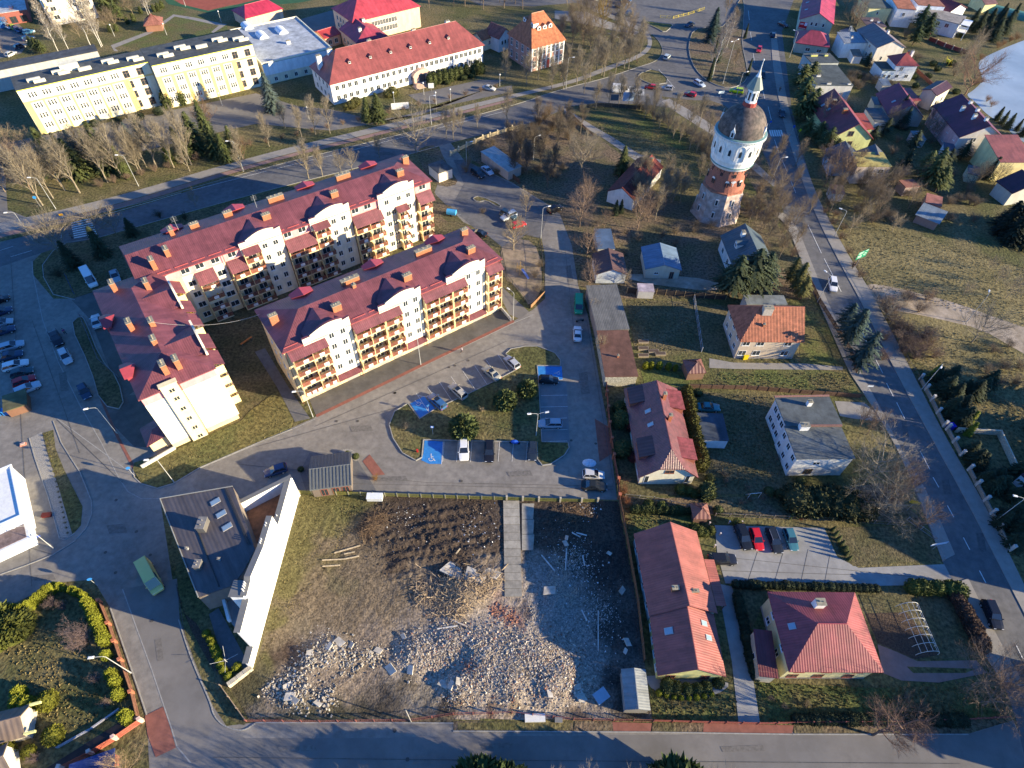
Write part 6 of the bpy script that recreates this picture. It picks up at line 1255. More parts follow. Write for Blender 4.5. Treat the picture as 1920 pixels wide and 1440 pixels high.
row('ball', line((1780,1105),(1838,1215), 20), 1.7, '{} brown hedge shrub along the road side of the garden', (.085,.05,.035), 'brown hedge along the road', 1.2)
row('ball', line((1490,1350),(1800,1352), 34), 1.2, '{} dark hedge shrub along the bottom fence', DGRN, 'dark hedge at the bottom fence', 1.15)
plant('round', 1636, 1378, 10.5, 'big fine-twigged bare tree over the bottom street', (.16,.10,.075), wide=1.15)
row('oak', [(1823,1284,10),(1842,1322,10)], 10, '{} pollarded bare tree at the lower right corner', REDB, 'pollarded trees at the corner')
row('round', [(1890,1290,8),(1905,1250,7)], 8, '{} pinkish bare tree right of the pollards', REDB, 'pinkish trees at the right corner')
# car park island
plant('pine', 870, 812, 4.0, 'largest round pine on the car park island', (.09,.11,.035), wide=.95)
plant('pine', 947, 760, 3.4, 'middle round pine on the car park island', (.09,.11,.035), wide=.95)
plant('pine', 988, 738, 3.0, 'small pine in the shaded end of the car park island', (.09,.11,.035), wide=.95)
row('bush', [(763,803,1.6),(905,772,1.4)], 1.5, '{} sapling on the car park island', TANB, 'saplings on the island')
row('round', [(963,468,9),(985,405,7)], 9, '{} bare tree at the playground fence', TANB, 'trees at the playground')
row('bush', [(905,400,2),(1010,548,2.6),(1003,520,2.6),(1012,500,2.2)], 2, '{} bush at the playground edge', BRN, 'bushes at the playground', 1.4)
row('ball', [(652,853,.9),(668,858,1.0),(565,882,.9)], .9, '{} small green shrub beside the grey pavilion', GRN, 'shrubs beside the pavilion')
plant('bush', 704, 900, 1.5, 'orange-brown shrub between pavilion and red driveway', (.25,.13,.04), wide=1.3)
# lower left garden
row('thuja', [(37,1145),(52,1148),(62,1140),(72,1130),(80,1125),(88,1120),(97,1112),(104,1108)], 2.4, '{} lime-green thuja on the north side of the lower left garden', LIME, 'lime thujas on the north side', .85)
row('thuja', line((173,1138),(203,1205), 9), 3.0, '{} lime-green thuja in the clipped run along the brick fence', LIME, 'lime thujas along the brick fence', .8)
row('thuja', [(204,1232),(214,1268),(218,1275),(222,1282),(228,1305),(240,1345),(246,1350)], 2.4, '{} single lime-green thuja by the brick fence', LIME, 'separate lime thujas by the fence', 1.0)
row('thuja', [(110,1102),(120,1105),(130,1108),(142,1112),(152,1116),(163,1122)], 2.2, '{} thin lime thuja at the corner of the garden', LIME, 'thin lime thujas at the corner', .8)
row('pine', [(38,1182,3.6),(4,1172,3.4),(2,1204,3.0)], 4, '{} large round pine in the lower left garden', (.095,.105,.02), 'round pines in the garden')
row('thuja', [(42,1302,2.2),(45,1322,2.6),(60,1326,2.6)], 2.4, '{} lime cone thuja before the garden house', LIME, 'lime cones before the garden house', 1.3)
row('ball', [(96,1318,2.2),(108,1382,2.2),(20,1410,1.8),(60,1412,1.6)], 2, '{} olive globe shrub on the garden lawn', (.12,.12,.012), 'olive globes on the garden lawn')
row('bush', [(160,1205,4.8),(100,1135,2.4),(122,1140,2.4),(185,1275,2.2),(205,1320,1.8),(70,1425,2)], 3, '{} purplish bare shrub in the lower left garden', (.17,.12,.11), 'purplish shrubs in the garden', 1.0)
plant('round', 245, 1448, 5.5, 'bare tree with pale branches at the bottom left street corner', (.24,.17,.10), wide=1.2)
row('ball', [(389,1190),(396,1200),(400,1208),(404,1218),(409,1228),(412,1238),(415,1248),(421,1258),(430,1270),(446,1252)], .95, '{} yellow-green ball shrub in the bed before the white wall', LIME, 'ball shrubs in the bed', 1.1)
# bottom edge
row('pine', [(898,1500,6),(945,1510,6),(1262,1500,6)], 6, '{} dark pine crown poking in at the bottom edge', (.05,.075,.02), 'pine crowns at the bottom edge')
plant('round', 985, 1500, 6.0, 'tan bare crown at the bottom edge between the pines', TANB)
row('oak', [(1120,1560,12),(1330,1580,12),(740,1540,9),(640,1530,8),(1010,1560,11),(1210,1570,10)], 11, '{} bare tree below the picture edge shading the bottom street', GREYB, 'trees below the picture edge')
# top left
row('birch', [(111,100,16),(130,96,14),(171,88,17),(190,88,17),(192,86,15),(278,28,11),(283,30,10)], 16, '{} tall white birch at the top left', (.30,.25,.20), 'white birches at top left')
row('fir', [(205,30,9),(215,15,10),(190,10,10),(225,38,7),(180,-5,10),(240,5,8),(75,100,5.5),(85,102,5),(65,95,5)], 9, '{} green conifer in the grove at top left', GRN, 'conifers at top left', 1.2)
row('round', [(205,58,7),(218,55,7),(235,20,8),(250,28,7),(180,60,6),(150,70,6),(5,100,6)], 7, '{} brown tree beside the park path at top left', BRN, 'brown trees at top left')
row('thuja', [(208,60),(220,58),(240,45),(252,40),(265,25),(290,22),(298,20),(305,15)], 2.6, '{} small thuja along the park path', GRN, 'small thujas along the park path')
row('round', [(35,40,5),(18,55,5),(-5,80,6)], 6, '{} rust-coloured tree at the far left edge', (.28,.12,.05), 'rust trees at the far left')
row('bush', line((86,818),(128,1000), 20), .5, '{} little grass tuft in the gravel bed', OLV, 'tufts in the gravel bed', 1.2)

# fuller thickets
row('tall', [(1185+RR.uniform(0,150), 335+RR.uniform(0,80)) for _ in range(17)], 8, '{} grey-brown tree in the thicket left of the water tower', GREYB, 'thicket left of the water tower')
row('tall', [(1395+RR.uniform(0,95), 300+RR.uniform(0,190)) for _ in range(15)], 7.5, '{} grey-brown tree in the thicket right of the water tower', BRN, 'thicket right of the water tower')
row('tall', [(955+RR.uniform(0,150), 235+RR.uniform(0,120)) for _ in range(9)], 8.5, '{} thin tree in the dark yard thicket', (.15,.12,.09), 'dark yard thicket')
row('tall', [(985+RR.uniform(0,200), 60+RR.uniform(0,110)) for _ in range(12) ], 9, '{} grey tree in the park right of the mansion', GREYB, 'park trees right of the mansion')
row('tall', [(800+RR.uniform(0,230), -25+RR.uniform(0,45)) for _ in range(12)], 10, '{} thin tree in the wood at the top', (.16,.12,.09), 'wood at the top')
row('tall', [(1500+RR.uniform(0,160), 320+RR.uniform(0,90)) for _ in range(8)], 7, '{} thin garden tree above the dry field', BRN, 'garden trees above the dry field')
row('bush', [(1640+RR.uniform(0,110), 560+RR.uniform(0,120)) for _ in range(12)], 3.2, '{} thorny bush in the thicket past the road', REDB, 'thorny thicket past the road', 1.3)
row('tall', [(1165+i*14+RR.uniform(-4,4), 192+i*9.5+RR.uniform(-4,4)) for i in range(14)], 7, '{} young tree in the belt round the green lawn', GREYB, 'young trees round the green lawn')
row('round', [(0,300,9),(25,310,9),(50,325,9),(70,300,8),(10,360,8),(85,340,9),(115,350,8),(35,285,7)], 9, '{} dense brown tree in the left edge grove', BRN, 'left edge grove')
row('tall', [(140+RR.uniform(0,320), 285+RR.uniform(0,40)) for _ in range(8)], 9, '{} slim tree in the strip under the yellow block', GREYB, 'strip under the yellow block')
row('conifer', [(345,300,10),(372,285,12),(320,305,7),(150,330,11),(130,312,10),(440,285,8)], 10, '{} further green spruce under the yellow block', GRN, 'further spruces under the yellow block', 1.1)
row('ball', [(1180+RR.uniform(0,130), 735+RR.uniform(0,10)) for _ in range(4)]+[(1330,900),(1345,960),(1500,905),(1460,930),(1440,925)], 1.3, '{} evergreen shrub in the yards right of the maroon house', GRN, 'evergreen yard shrubs', 1.1)
row('bush', [(1345+RR.uniform(0,120), 850+RR.uniform(0,100)) for _ in range(10)]+[(1430+RR.uniform(0,350), 1290+RR.uniform(0,40)) for _ in range(6)], 1.1, '{} small dry shrub scattered in the right-hand yards', BRN, 'dry shrubs in the yards', 1.3)

row('ball', [(1590+RR.uniform(0,230), 60+RR.uniform(0,240)) for _ in range(22)], 1.6, '{} evergreen bush among the lakeside villas', GRN, 'evergreen bushes among the villas', 1.2)
row('bush', [(1580+RR.uniform(0,240), 40+RR.uniform(0,250)) for _ in range(28)], 2.8, '{} brown bush in the villa gardens', BRN, 'brown bushes in the villa gardens', 1.4)
row('fir', [(1770,262,6),(1705,285,7),(1630,270,6),(1655,255,6),(1800,300,6),(1690,320,7),(1765,320,7),(1620,130,6),(1665,185,5)], 6, '{} dark garden spruce between the villas', DGRN, 'garden spruces between the villas', 1.0)
# dry grass tufts: fine relief on the lawns near the camera
tm = MB(); R_ = random.Random(3)
def tufts(px, n, smin=.07, smax=.24):
    P = [Vector(G(*q)) for q in px]; T3 = tessellate_polygon([[Vector((*p, 0)) for p in P]]); A = []
    for t in T3: a, b, c = (P[i] for i in t); A.append(abs((b-a).cross(c-a)) if hasattr((b-a), 'cross') else 1)
    for _ in range(n):
        t = R_.choices(T3, A)[0]; a, b, c = (P[i] for i in t); u, v = R_.random(), R_.random()
        if u+v > 1: u, v = 1-u, 1-v
        p = a+(b-a)*u+(c-a)*v; s = R_.uniform(smin, smax); an = R_.uniform(0, 3.14); d = Vector((math.cos(an), math.sin(an), 0))*s*.8; o = Vector((p.x, p.y, .03))
        tm.face([o-d, o+d, o+Vector((R_.uniform(-.1,.1), R_.uniform(-.1,.1), s))])
for px, n in (([(332,842),(451,791),(522,732),(545,803),(375,875),(300,912)], 1500), ([(767,790),(1005,700),(1010,820),(800,822)], 1500), ([(570,935),(700,940),(560,1150),(490,1240)], 1800), ([(1420,1282),(1880,1290),(1885,1350),(1425,1352)], 2200), ([(1168,940),(1290,960),(1180,1005)], 500), ([(1320,735),(1450,745),(1480,900),(1330,925)], 1800), ([(1350,700),(1590,700),(1612,740),(1330,728)], 1000), ([(1175,562),(1302,566),(1318,660),(1190,655)], 1000), ([(1550,395),(1990,520),(1990,630),(1640,545)], 4500), ([(1660,585),(1900,655),(1990,860),(1680,690)], 2500), ([(1215,1290),(1380,1305),(1382,1350),(1225,1352)], 700), ([(10,1200),(190,1150),(250,1330),(60,1400)], 1500), ([(1095,210),(1290,256),(1300,375),(1180,300)], 2000)): tufts(px, n)
tag(tm.build('dry_grass', M('dry_grass', (.17,.135,.06), .95, .4, 1.0)), 'dry grass tufts sprinkled over the lawns and the field', 'grass', kind='stuff')
# ================================================================ VEHICLES
CARM = {}
def car_meshes(kind):
    if kind in CARM: return CARM[kind]
    L, W_, H_, belt = dict(hatch=(4.0,1.72,1.48,.92), sedan=(4.55,1.78,1.44,.92), wagon=(4.6,1.8,1.48,.94), suv=(4.6,1.86,1.68,1.05), van=(5.3,1.95,2.1,1.15), bus=(6.0,2.0,2.6,1.2), pickup=(5.0,1.85,1.75,1.05))[kind]
    h = L/2; w = W_/2; b = MB()
    # lower body: sections along x (x, z bottom, z top, half width)
    hood = belt-.04
    st = [(-h, .42, belt-.22, w*.80), (-h+.08, .30, belt-.06, w*.93), (-h+.5, .24, belt, w), (0, .22, belt, w), (h-1.25, .24, belt-.02, w), (h-.55, .26, hood-.12, w*.97), (h-.12, .30, hood-.24, w*.88), (h, .42, hood-.36, w*.74)]
    if kind in ('van', 'bus'): st = [(-h, .4, belt-.1, w*.9), (-h+.1, .3, belt, w*.97), (-h+.5, .26, belt, w), (0, .26, belt, w), (h-1.2, .26, belt, w), (h-.5, .3, belt-.1, w*.97), (h-.1, .32, belt-.25, w*.9), (h, .45, belt-.4, w*.8)]
    idx = []
    for x, z0, z1, ww in st:
        zm = z0+(z1-z0)*.55
        idx.append([b.p(x, -ww*.9, z0), b.p(x, -ww, zm), b.p(x, -ww*.93, z1), b.p(x, -ww*.5, z1+.035), b.p(x, ww*.5, z1+.035), b.p(x, ww*.93, z1), b.p(x, ww, zm), b.p(x, ww*.9, z0)])
    for p, q in zip(idx, idx[1:]):
        for k in range(8): b.f.append((p[k], q[k], q[(k+1)%8], p[(k+1)%8])[::-1]); b.m.append(0)
    b.f.append(tuple(idx[0])); b.m.append(0); b.f.append(tuple(idx[-1][::-1])); b.m.append(0)
    rear, rt, ft, fr = dict(hatch=(-h+.12,-h+.42,h-1.95,h-1.15), sedan=(-h+.75,-h+1.35,h-2.15,h-1.35), wagon=(-h+.12,-h+.4,h-2.2,h-1.35), suv=(-h+.12,-h+.4,h-2.05,h-1.25), van=(-h+.05,-h+.15,h-1.5,h-.75), bus=(-h+.04,-h+.1,h-1.5,h-.7), pickup=(-h+1.7,-h+1.8,h-2.0,h-1.35))[kind]
    wb, wt = w*.88, w*(.72 if kind not in ('van','bus') else .84); zb, zt = belt+.02, H_-.05
    # roof and pillars in paint
    b.box(rt, ft, -wt, wt, zt, zt+.05); b.box(rt+.12, ft-.12, -wt*.85, wt*.85, zt+.05, zt+.075)
    def pil(x0, x1, s, r=.035): b.tube((x0, s*wb, zb-.02), (x1, s*wt, zt+.01), r, r, 4)
    for s in (-1, 1): pil(rear, rt, s, .05); pil(fr, ft, s); pil((rear+fr)/2-.1, (rt+ft)/2-.1, s)
    if kind in ('van', 'bus'):
        for s in (-1, 1): b.face([(rear, s*(wb+.004), zb), (0.2, s*(wb+.004), zb), (0.2, s*(wt+.004), zt), (rt, s*(wt+.004), zt)][::s])
    if kind == 'pickup': b.box(-h+.05, -h+1.7, -w*.9, -w*.8, belt, belt+.12); b.box(-h+.05, -h+1.7, w*.8, w*.9, belt, belt+.12)
    i = .02; gl = {}
    g = MB(); g.face([(fr, -wb+i, zb), (fr, wb-i, zb), (ft, wt-i, zt), (ft, -wt+i, zt)]); gl['windscreen'] = g.mesh('windscreen', carg)
    g = MB(); g.face([(rear, wb-i, zb), (rear, -wb+i, zb), (rt, -wt+i, zt), (rt, wt-i, zt)]); gl['rear_window'] = g.mesh('rear_window', carg)
    for s, nm in ((-1, 'a'), (1, 'b')):
        g = MB(); g.face([(rear, s*wb, zb), (fr, s*wb, zb), (ft, s*wt, zt), (rt, s*wt, zt)][::-s]); gl['side_window'+nm] = g.mesh('side_window', carg)
    m = MB(); m.tube((0, -.11, 0), (0, .11, 0), .32, .32, 14); wh = m.mesh('tyre', rubber)
    m = MB(); m.tube((0, -.125, 0), (0, .125, 0), .19, .19, 8); rim = m.mesh('rim', chrome)
    m = MB(); m.obox((0,0,0), (.07,0,0), (0,.17,0), (0,0,.07)); lt = m.mesh('lamp', M('lamp_glass', None, .15, .02, spec=.8))
    m = MB(); m.obox((0,0,0), (.07,0,0), (0,.10,0), (0,0,.06)); mi = m.mesh('mirror', carp)
    CARM[kind] = (b.mesh('body', carp), gl, wh, rim, lt, mi, (L, w, belt, h)); return CARM[kind]
SILV, WHITE, BLACK, NAVY, BLUE, REDC, GREYC = (.42,.43,.45), (.72,.72,.72), (.012,.012,.015), (.018,.035,.08), (.04,.12,.28), (.42,.012,.02), (.10,.11,.12)
def car(kind, a, b, col, label, group=None, sunroof=False, rails=False):
    pa, pb = Vector(G(*a, .8)), Vector(G(*b, .8)); d = pb-pa; mid = (pa+pb)/2
    body, gl, wh, rim, lt, mi, (L, w, belt, h) = car_meshes(kind)
    nm = {'van': 'parked_van', 'bus': 'minibus', 'pickup': 'pickup_truck'}.get(kind, 'car')
    t = thing(nm, label, 'van' if kind in ('van', 'bus') else 'car', (mid.x, mid.y, .03), math.atan2(d.y, d.x), group)
    put('body', body, t, color=col)
    for k, me in gl.items(): put(me.name.split('.')[0], me, t)
    for x in (-h+.85, h-.85):
        for s in (-1, 1): q = put('tyre', wh, t, (x, s*(w-.12), .30)); put('rim', rim, q)
    for s in (-1, 1):
        put('headlight', lt, t, (h-.10, s*w*.62, belt-.36), color=(.7,.7,.7)); put('tail_light', lt, t, (-h+.06, s*w*.68, belt-.22), color=(.4,.01,.01)); put('mirror', mi, t, (h-1.45, s*(w+.07), belt+.08), color=col)
    if sunroof: m = MB(); m.box(-.5, .4, -.45, .45, 0, .01); put('sunroof', m.mesh('sunroof', carg), t, (0, 0, 1.53))
    if rails:
        for s in (-1, 1): m = MB(); m.tube((-1.5, s*.6, 0), (.4, s*.6, 0), .025, .025, 4); m.build('roof_rail', chrome, t, loc=(0, 0, 1.53))
    return t
CP = 'cars in the car park before the front block'
car('wagon', (833,764), (806,739), BLUE, 'silver-blue car with dark glass roof beside the upper blue bay', CP, sunroof=True)
car('wagon', (873,746), (844,719), (.45,.42,.36), 'silver car with small sunroof, second in the slanted row', CP, sunroof=True)
car('sedan', (936,711), (907,686), (.45,.42,.33), 'champagne car with dark sunroof, third in the slanted row', CP, sunroof=True)
car('hatch', (972,690), (948,667), SILV, 'silver car nearest the island tip in the slanted row', CP)
car('suv', (869,822), (870,863), WHITE, 'white estate car nearest the lower blue bay', CP)
car('suv', (918,826), (917,866), BLACK, 'black car right of the white estate car', CP)
car('hatch', (999,829), (998,861), (.02,.03,.045), 'dark blue car at the island corner in shade', CP)
car('hatch', (1009,710), (1049,712), BLACK, 'dark car standing on the shaded blue bay', CP)
car('wagon', (1053,793), (1011,793), (.30,.36,.42), 'silver-blue car alone in the east bays', CP)
car('hatch', (1092,888), (1134,890), (.5,.5,.5), 'silver hatchback parked at the end of the yard', CP)
car('sedan', (1092,908), (1137,912), (.02,.022,.02), 'black car parked along the fence corner', CP)
t = thing('motorcycle', 'blue covered motorcycle between the parked cars', 'motorcycle', (*G(965,832), 0), 1.5)
m = MB(); m.lathe([(.28,.35),(.34,.6),(.25,.95),(.05,1.05)], 8, sq=2.4); m.build('cover', plain, t, (.02,.10,.5)); m = MB(); m.tube((-.08,-.7,.3),(.08,-.7,.3),.3,.3,10); m.tube((-.08,.7,.3),(.08,.7,.3),.3,.3,10); m.build('tyre', rubber, t)
car('sedan', (1083,637), (1083,612), WHITE, 'white saloon parked by the lane below the workshop', None)
car('van', (1085,557), (1085,587), (.02,.30,.14), 'green van parked in the shaded lane')
t = thing('motorcycle', 'dark motorcycle between green van and white saloon', 'motorcycle', (*G(1087,603), 0), .3)
m = MB(); m.obox((0,0,.65),(.75,0,0),(0,.16,0),(0,0,.22)); m.build('frame', metalp, t, (.1,.1,.1)); m = MB(); m.tube((-.65,-.06,.3),(-.65,.06,.3),.3,.3,10); m.tube((.65,-.06,.3),(.65,.06,.3),.3,.3,10); m.build('tyre', rubber, t); m = MB(); m.tube((.5,-.35,1.0),(.5,.35,1.0),.03,.03,5); m.build('handlebar', metalp, t, (.3,.3,.3))
car('suv', (1034,394), (1047,388), BLACK, 'black car with bright headlights at the lane bend')
LP = 'cars in the shaded left car park'
for i, (a, b, k, c, l) in enumerate([((-14,588),(18,578),'hatch',NAVY,'dark blue car, top of the left row'), ((-14,608),(20,600),'hatch',SILV,'silver car, second of the left row'), ((-14,625),(22,614),'wagon',NAVY,'dark car, third of the left row'), ((-6,655),(46,640),'wagon',(.36,.42,.48),'long silver-blue estate in the left row'), ((-8,672),(44,659),'sedan',(.02,.05,.10),'navy saloon below the silver estate'), ((2,691),(54,676),'wagon',WHITE,'white estate in the left row'), ((16,704),(64,690),'hatch',(.03,.07,.08),'dark teal car below the white estate'), ((24,721),(64,705),'hatch',REDC,'red car in the left row'), ((26,738),(74,717),'wagon',(.45,.5,.55),'pale silver car at the end of the left row'), ((-16,566),(12,556),'hatch',BLACK,'black car above the left row')]): car(k, a, b, c, l, LP)
car('hatch', (150,719), (165,748), (.025,.05,.10), 'dark blue hatchback standing alone in the left yard')
car('wagon', (114,653), (130,682), (.5,.52,.54), 'white estate behind the dark pickup')
car('pickup', (97,619), (112,648), (.008,.010,.02), 'black pickup in the left yard lane')
car('bus', (157,503), (180,543), WHITE, 'white delivery van at the end of the shaded drive')
car('sedan', (210,505), (220,528), (.3,.34,.38), 'silver car half hidden by the west wing chimney')
car('sedan', (182,613), (177,589), (.48,.52,.56), 'pale car beside the west wing wall')
car('hatch', (532,876), (500,886), (.03,.06,.14), 'dark blue hatchback with a tan reflection on the lot street', None)
car('bus', (270,1058), (296,1108), (.68,.60,.20), 'yellow-green van driving down the left street')
car('suv', (1560,521), (1564,545), WHITE, 'white car with dark glass roof on the main road', None, sunroof=True)
car('suv', (1851,1128), (1872,1176), BLACK, 'black car on the main road at lower right')
PK = 'cars on the grey paved lot'
car('suv', (1386,987), (1402,1026), (.012,.013,.015), 'black car left of the red one on the grey lot', PK)
car('hatch', (1413,990), (1426,1030), (.55,.015,.02), 'bright red car on the grey lot', PK)
car('wagon', (1445,993), (1460,1032), (.02,.022,.025), 'black estate with roof rails on the grey lot', PK, rails=True)
car('hatch', (1477,993), (1490,1028), (.05,.16,.20), 'teal hatchback at the right of the lot row', PK)
car('suv', (1342,1048), (1368,1048), (.015,.015,.018), 'black car parked crosswise against the long house', PK)
car('sedan', (1310,762), (1347,763), (.04,.18,.20), 'teal car beside the flat garage in shade')
car('suv', (942,397), (965,407), (.06,.10,.12), 'dark car with roof rack in the north yard', None, rails=True)
car('suv', (968,398), (940,410), (.45,.5,.55), 'silver car next to the dark one in the north yard', None, rails=True)
car('hatch', (960,424), (985,416), (.5,.02,.03), 'red car behind the bare tree in the north yard')
car('sedan', (905,438), (888,434), (.02,.025,.03), 'dark car peeking behind the front block roof')
car('suv', (886,318), (906,331), (.02,.02,.025), 'black car in front of the long low shed')
car('sedan', (906,312), (922,325), (.45,.5,.56), 'silver car beside the black one at the low shed')
t = thing('covered_trailer', 'small trailer with bright blue tarpaulin in the yard', 'trailer', (*G(847,403), 0), -.2)
m = MB(); n = 8
P = [(.75*math.cos(math.pi*k/n), .9+.75*math.sin(math.pi*k/n)) for k in range(n+1)]+[(-.75,.5),(.75,.5)]
m.poly([(-1.2,a,b) for a,b in P]); m.poly([(1.2,a,b) for a,b in P])
for (a,b),(c,d) in zip(P,P[1:]+P[:1]): m.face([(-1.2,a,b),(1.2,a,b),(1.2,c,d),(-1.2,c,d)])
m.build('tarpaulin', plain, t, (.05,.30,.62)); m = MB(); m.tube((1.2,0,.5),(2.4,0,.45),.04,.04,5); m.build('drawbar', metalp, t, (.3,.3,.3))
for s in (-.8,.8): put('tyre', CARM['hatch'][2], t, (0, s, .3))
JN = 'vehicles at the roundabout'
car('bus', (1148,168), (1180,170), WHITE, 'white minibus waiting at the roundabout entry', JN)
car('hatch', (1228,163), (1212,161), (.5,.03,.03), 'red car behind the white minibus', JN)
car('hatch', (1258,165), (1243,163), (.4,.4,.42), 'silver car on the roundabout entry', JN)
car('hatch', (1300,177), (1288,174), (.45,.02,.04), 'small red car by the junction belt', JN)
car('wagon', (1303,151), (1321,161), (.42,.5,.6), 'pale blue car on the roundabout', JN)
car('suv', (1392,171), (1370,168), (.38,.55,.01), 'bright lime car on the roundabout', JN)
car('wagon', (1247,109), (1255,101), (.42,.48,.5), 'silver car driving on the curved lane', JN)
car('sedan', (1300,43), (1287,47), NAVY, 'dark blue car at the top junction', JN)
car('suv', (1183,25), (1168,26), (.03,.05,.08), 'dark car crossing near the top', JN)
MR = 'cars on the upper main road'
car('hatch', (1425,87), (1422,97), (.5,.02,.03), 'red car on the upper main road', MR)
car('hatch', (1431,135), (1430,144), BLACK, 'dark car beside the tower spire', MR)
car('sedan', (1466,205), (1468,217), (.03,.04,.06), 'dark car above the zebra crossing', MR)
car('sedan', (1462,42), (1476,48), (.06,.02,.03), 'dark red car turning with headlights towards the banner house', MR)
car('hatch', (1450,60+8), (1448,60), NAVY, 'navy car parked on the upper main road', MR)
FL = 'cars at the far top left'
for i, (a, b, c, l) in enumerate([((10,46),(20,52),(.4,.45,.5),'pale'), ((20,48),(29,53),(.25,.40,.05),'lime green'), ((28,52),(37,58),(.05,.10,.2),'blue'), ((38,55),(47,61),(.02,.02,.03),'black'), ((46,60),(60,57),(.15,.35,.42),'turquoise'), ((47,72),(58,69),(.02,.04,.12),'dark blue'), ((30,88),(45,83),(.03,.04,.06),'navy'), ((14,103),(25,97),(.55,.55,.5),'white'), ((0,42),(8,46),(.03,.04,.1),'deep blue')]): car('hatch', a, b, c, l+' car in the cluster at the top left corner', FL)
TC = 'cars at the top centre'
for a, b, c, l in [((1115,-2),(1125,-5),(.5,.5,.5),'pale'), ((1165,2),(1172,6),(.02,.04,.1),'navy'), ((1158,10),(1166,12),BLACK,'black'), ((1170,-2),(1180,0),(.03,.1,.25),'blue')]: car('hatch', a, b, c, l+' car near the top centre edge', TC)
car('hatch', (1682,22), (1694,28), (.4,.45,.45), 'silver car behind the red hedge wall at top right')
car('hatch', (1745,198), (1757,207), (.55,.58,.58), 'white car beside the plum-roofed lake house')
car('sedan', (912,163), (922,165), (.5,.5,.48), 'white car parked before the white school')
car('hatch', (-20,330), (-8,333), SILV, 'silver car at the left side street') if False else None
# ================================================================ STREET LAMPS AND SIGNS
LM = {}
def lamp(u, v, h, ang, label, kind='single', group='street lamps', col=(.45,.45,.43)):
    k = (kind, h)
    if k not in LM:
        p = MB(); p.tube((0,0,0), (0,0,1.2), .09, .09, 8); p.tube((0,0,1.2), (0,0,h-.35 if kind != 'stick' else h), .065, .045, 8)
        a = MB(); hd = MB()
        for s in ((1,) if kind == 'single' else (1, -1) if kind == 'double' else ()):
            q = [(0,0,h-.4), (s*.25,0,h-.12), (s*.8,0,h), (s*1.3,0,h+.05)]
            for x, y in zip(q, q[1:]): a.tube(x, y, .035, .035, 6)
            hd.obox((s*1.6, 0, h+.06), (.36,0,.03*s), (0,.16,0), (0,0,.06)); hd.obox((s*1.6, 0, h+.12), (.26,0,.02), (0,.10,0), (0,0,.04))
        if kind == 'stick': hd.lathe([(.1,h),(.26,h+.15),(.2,h+.4),(.05,h+.5)], 8)
        LM[k] = (p.mesh('pole', metalp), a.mesh('arm', metalp), hd.mesh('lamp_head', plain))
    P, A, Hd = LM[k]; t = thing('street_lamp', label, 'street lamp', (*G(u, v), 0), math.radians(ang), group)
    put('pole', P, t, color=col)
    if kind != 'stick': put('arm', A, t, color=col)
    put('lamp_head', Hd, t, color=(.75,.75,.73)); return t
for a in [(789,684,8,200,'street lamp before the middle of the front block'), (587,782,8,195,'street lamp at the left corner of the front block'), (962,600,8,140,'street lamp at the right corner of the front block'), (327,905,7.5,190,'street lamp on the south lawn corner of the west wing'), (246,1262,8,190,'street lamp at the brick fence of the lower left garden'), (220,813,8,200,'street lamp beside the west wing end'), (100,1028,8,200,'street lamp by the white building at left'), (1014,447,9,20,'street lamp at the playground corner'), (875,310,7,10,'street lamp at the hut path'),
          (1812,604,8,60,'lamp in the dry field track'), (1862,980,8.5,170,'street lamp behind the stone fence low on the right'), (1728,730,8,230,'street lamp at the top of the stone fence'), (1532,567,8,130,'street lamp by the white car on the main road'), (1563,445,8,160,'street lamp in the verge above the green sign'), (1445,345,8,10,'street lamp right of the water tower'), (1380,182,8,20,'street lamp behind the tower dome'), (1061,166,10,0,'tall lamp at the boulevard bend'), (809,234,9,0,'street lamp on the boulevard before the school'), (260,349,9,190,'street lamp by the spruce grove'), (457,322,9,190,'street lamp on the cycle path, centre left'), (105,392,9,190,'street lamp at the left crossing'), (62,450,8,200,'lamp by the shaded left junction'), (1000,300,7,30,'lamp in the scrubby yard')]: lamp(*a)
lamp(1005, 817, 7, 10, 'twin-headed street lamp on the car park island', 'double')
lamp(1480, 108, 9, 160, 'street lamp on the upper main road', 'single'); lamp(1355, 158, 14, 40, 'very tall twin lamp mast on the roundabout', 'double')
for i, (u, v) in enumerate([(215,68),(313,66),(348,12),(415,42),(417,198),(580,224),(795,178),(818,196),(845,190),(937,162),(740,196)]): lamp(u, v, 3.6, 0, ORD[i]+' low globe lamp around the school grounds', 'stick', 'globe lamps at the school')
def sign(u, v, h, ang, w_, hh, col, label, kind='rect', extra=None, cat='road sign'):
    t = thing('road_sign', label, cat, (*G(u, v), 0), math.radians(ang))
    m = MB(); m.tube((0,0,0),(0,0,h+hh*.6),.035,.035,6); m.build('post', metalp, t, (.4,.4,.4))
    m = MB()
    if kind == 'rect': m.box(-w_/2, w_/2, -.06, -.03, h, h+hh)
    elif kind == 'round': m.tube((0,-.06,h+hh/2),(0,-.03,h+hh/2),w_/2,w_/2,16)
    elif kind == 'diamond': m.obox((0,-.045,h+hh/2),(w_*.35,0,w_*.35),(0,.015,0),(-w_*.35,0,w_*.35))
    p = m.build('sign_plate', plain, t, col)
    if extra: extra(p, h)
    return t
def disabled(p, h):
    m = MB(); m.box(-.16,.16,-.075,-.062,h+.12,h+.5); m.build('symbol', plain, p, (.8,.8,.8))
sign(812, 815, 2.2, 0, .6, .6, (.03,.15,.5), 'disabled parking sign on the island by the lower blue bay', extra=disabled)
sign(804, 775, 2.2, 35, .5, .5, (.03,.12,.3), 'small sign at the upper blue bay')
t = sign(1600, 506, 3.6, 30, 3.4, 2.2, (.0,.22,.11), 'green direction board at the pavement of the main road', cat='direction sign')
p = [c for c in t.children if c.name.startswith('sign_plate')][0]; m = MB()
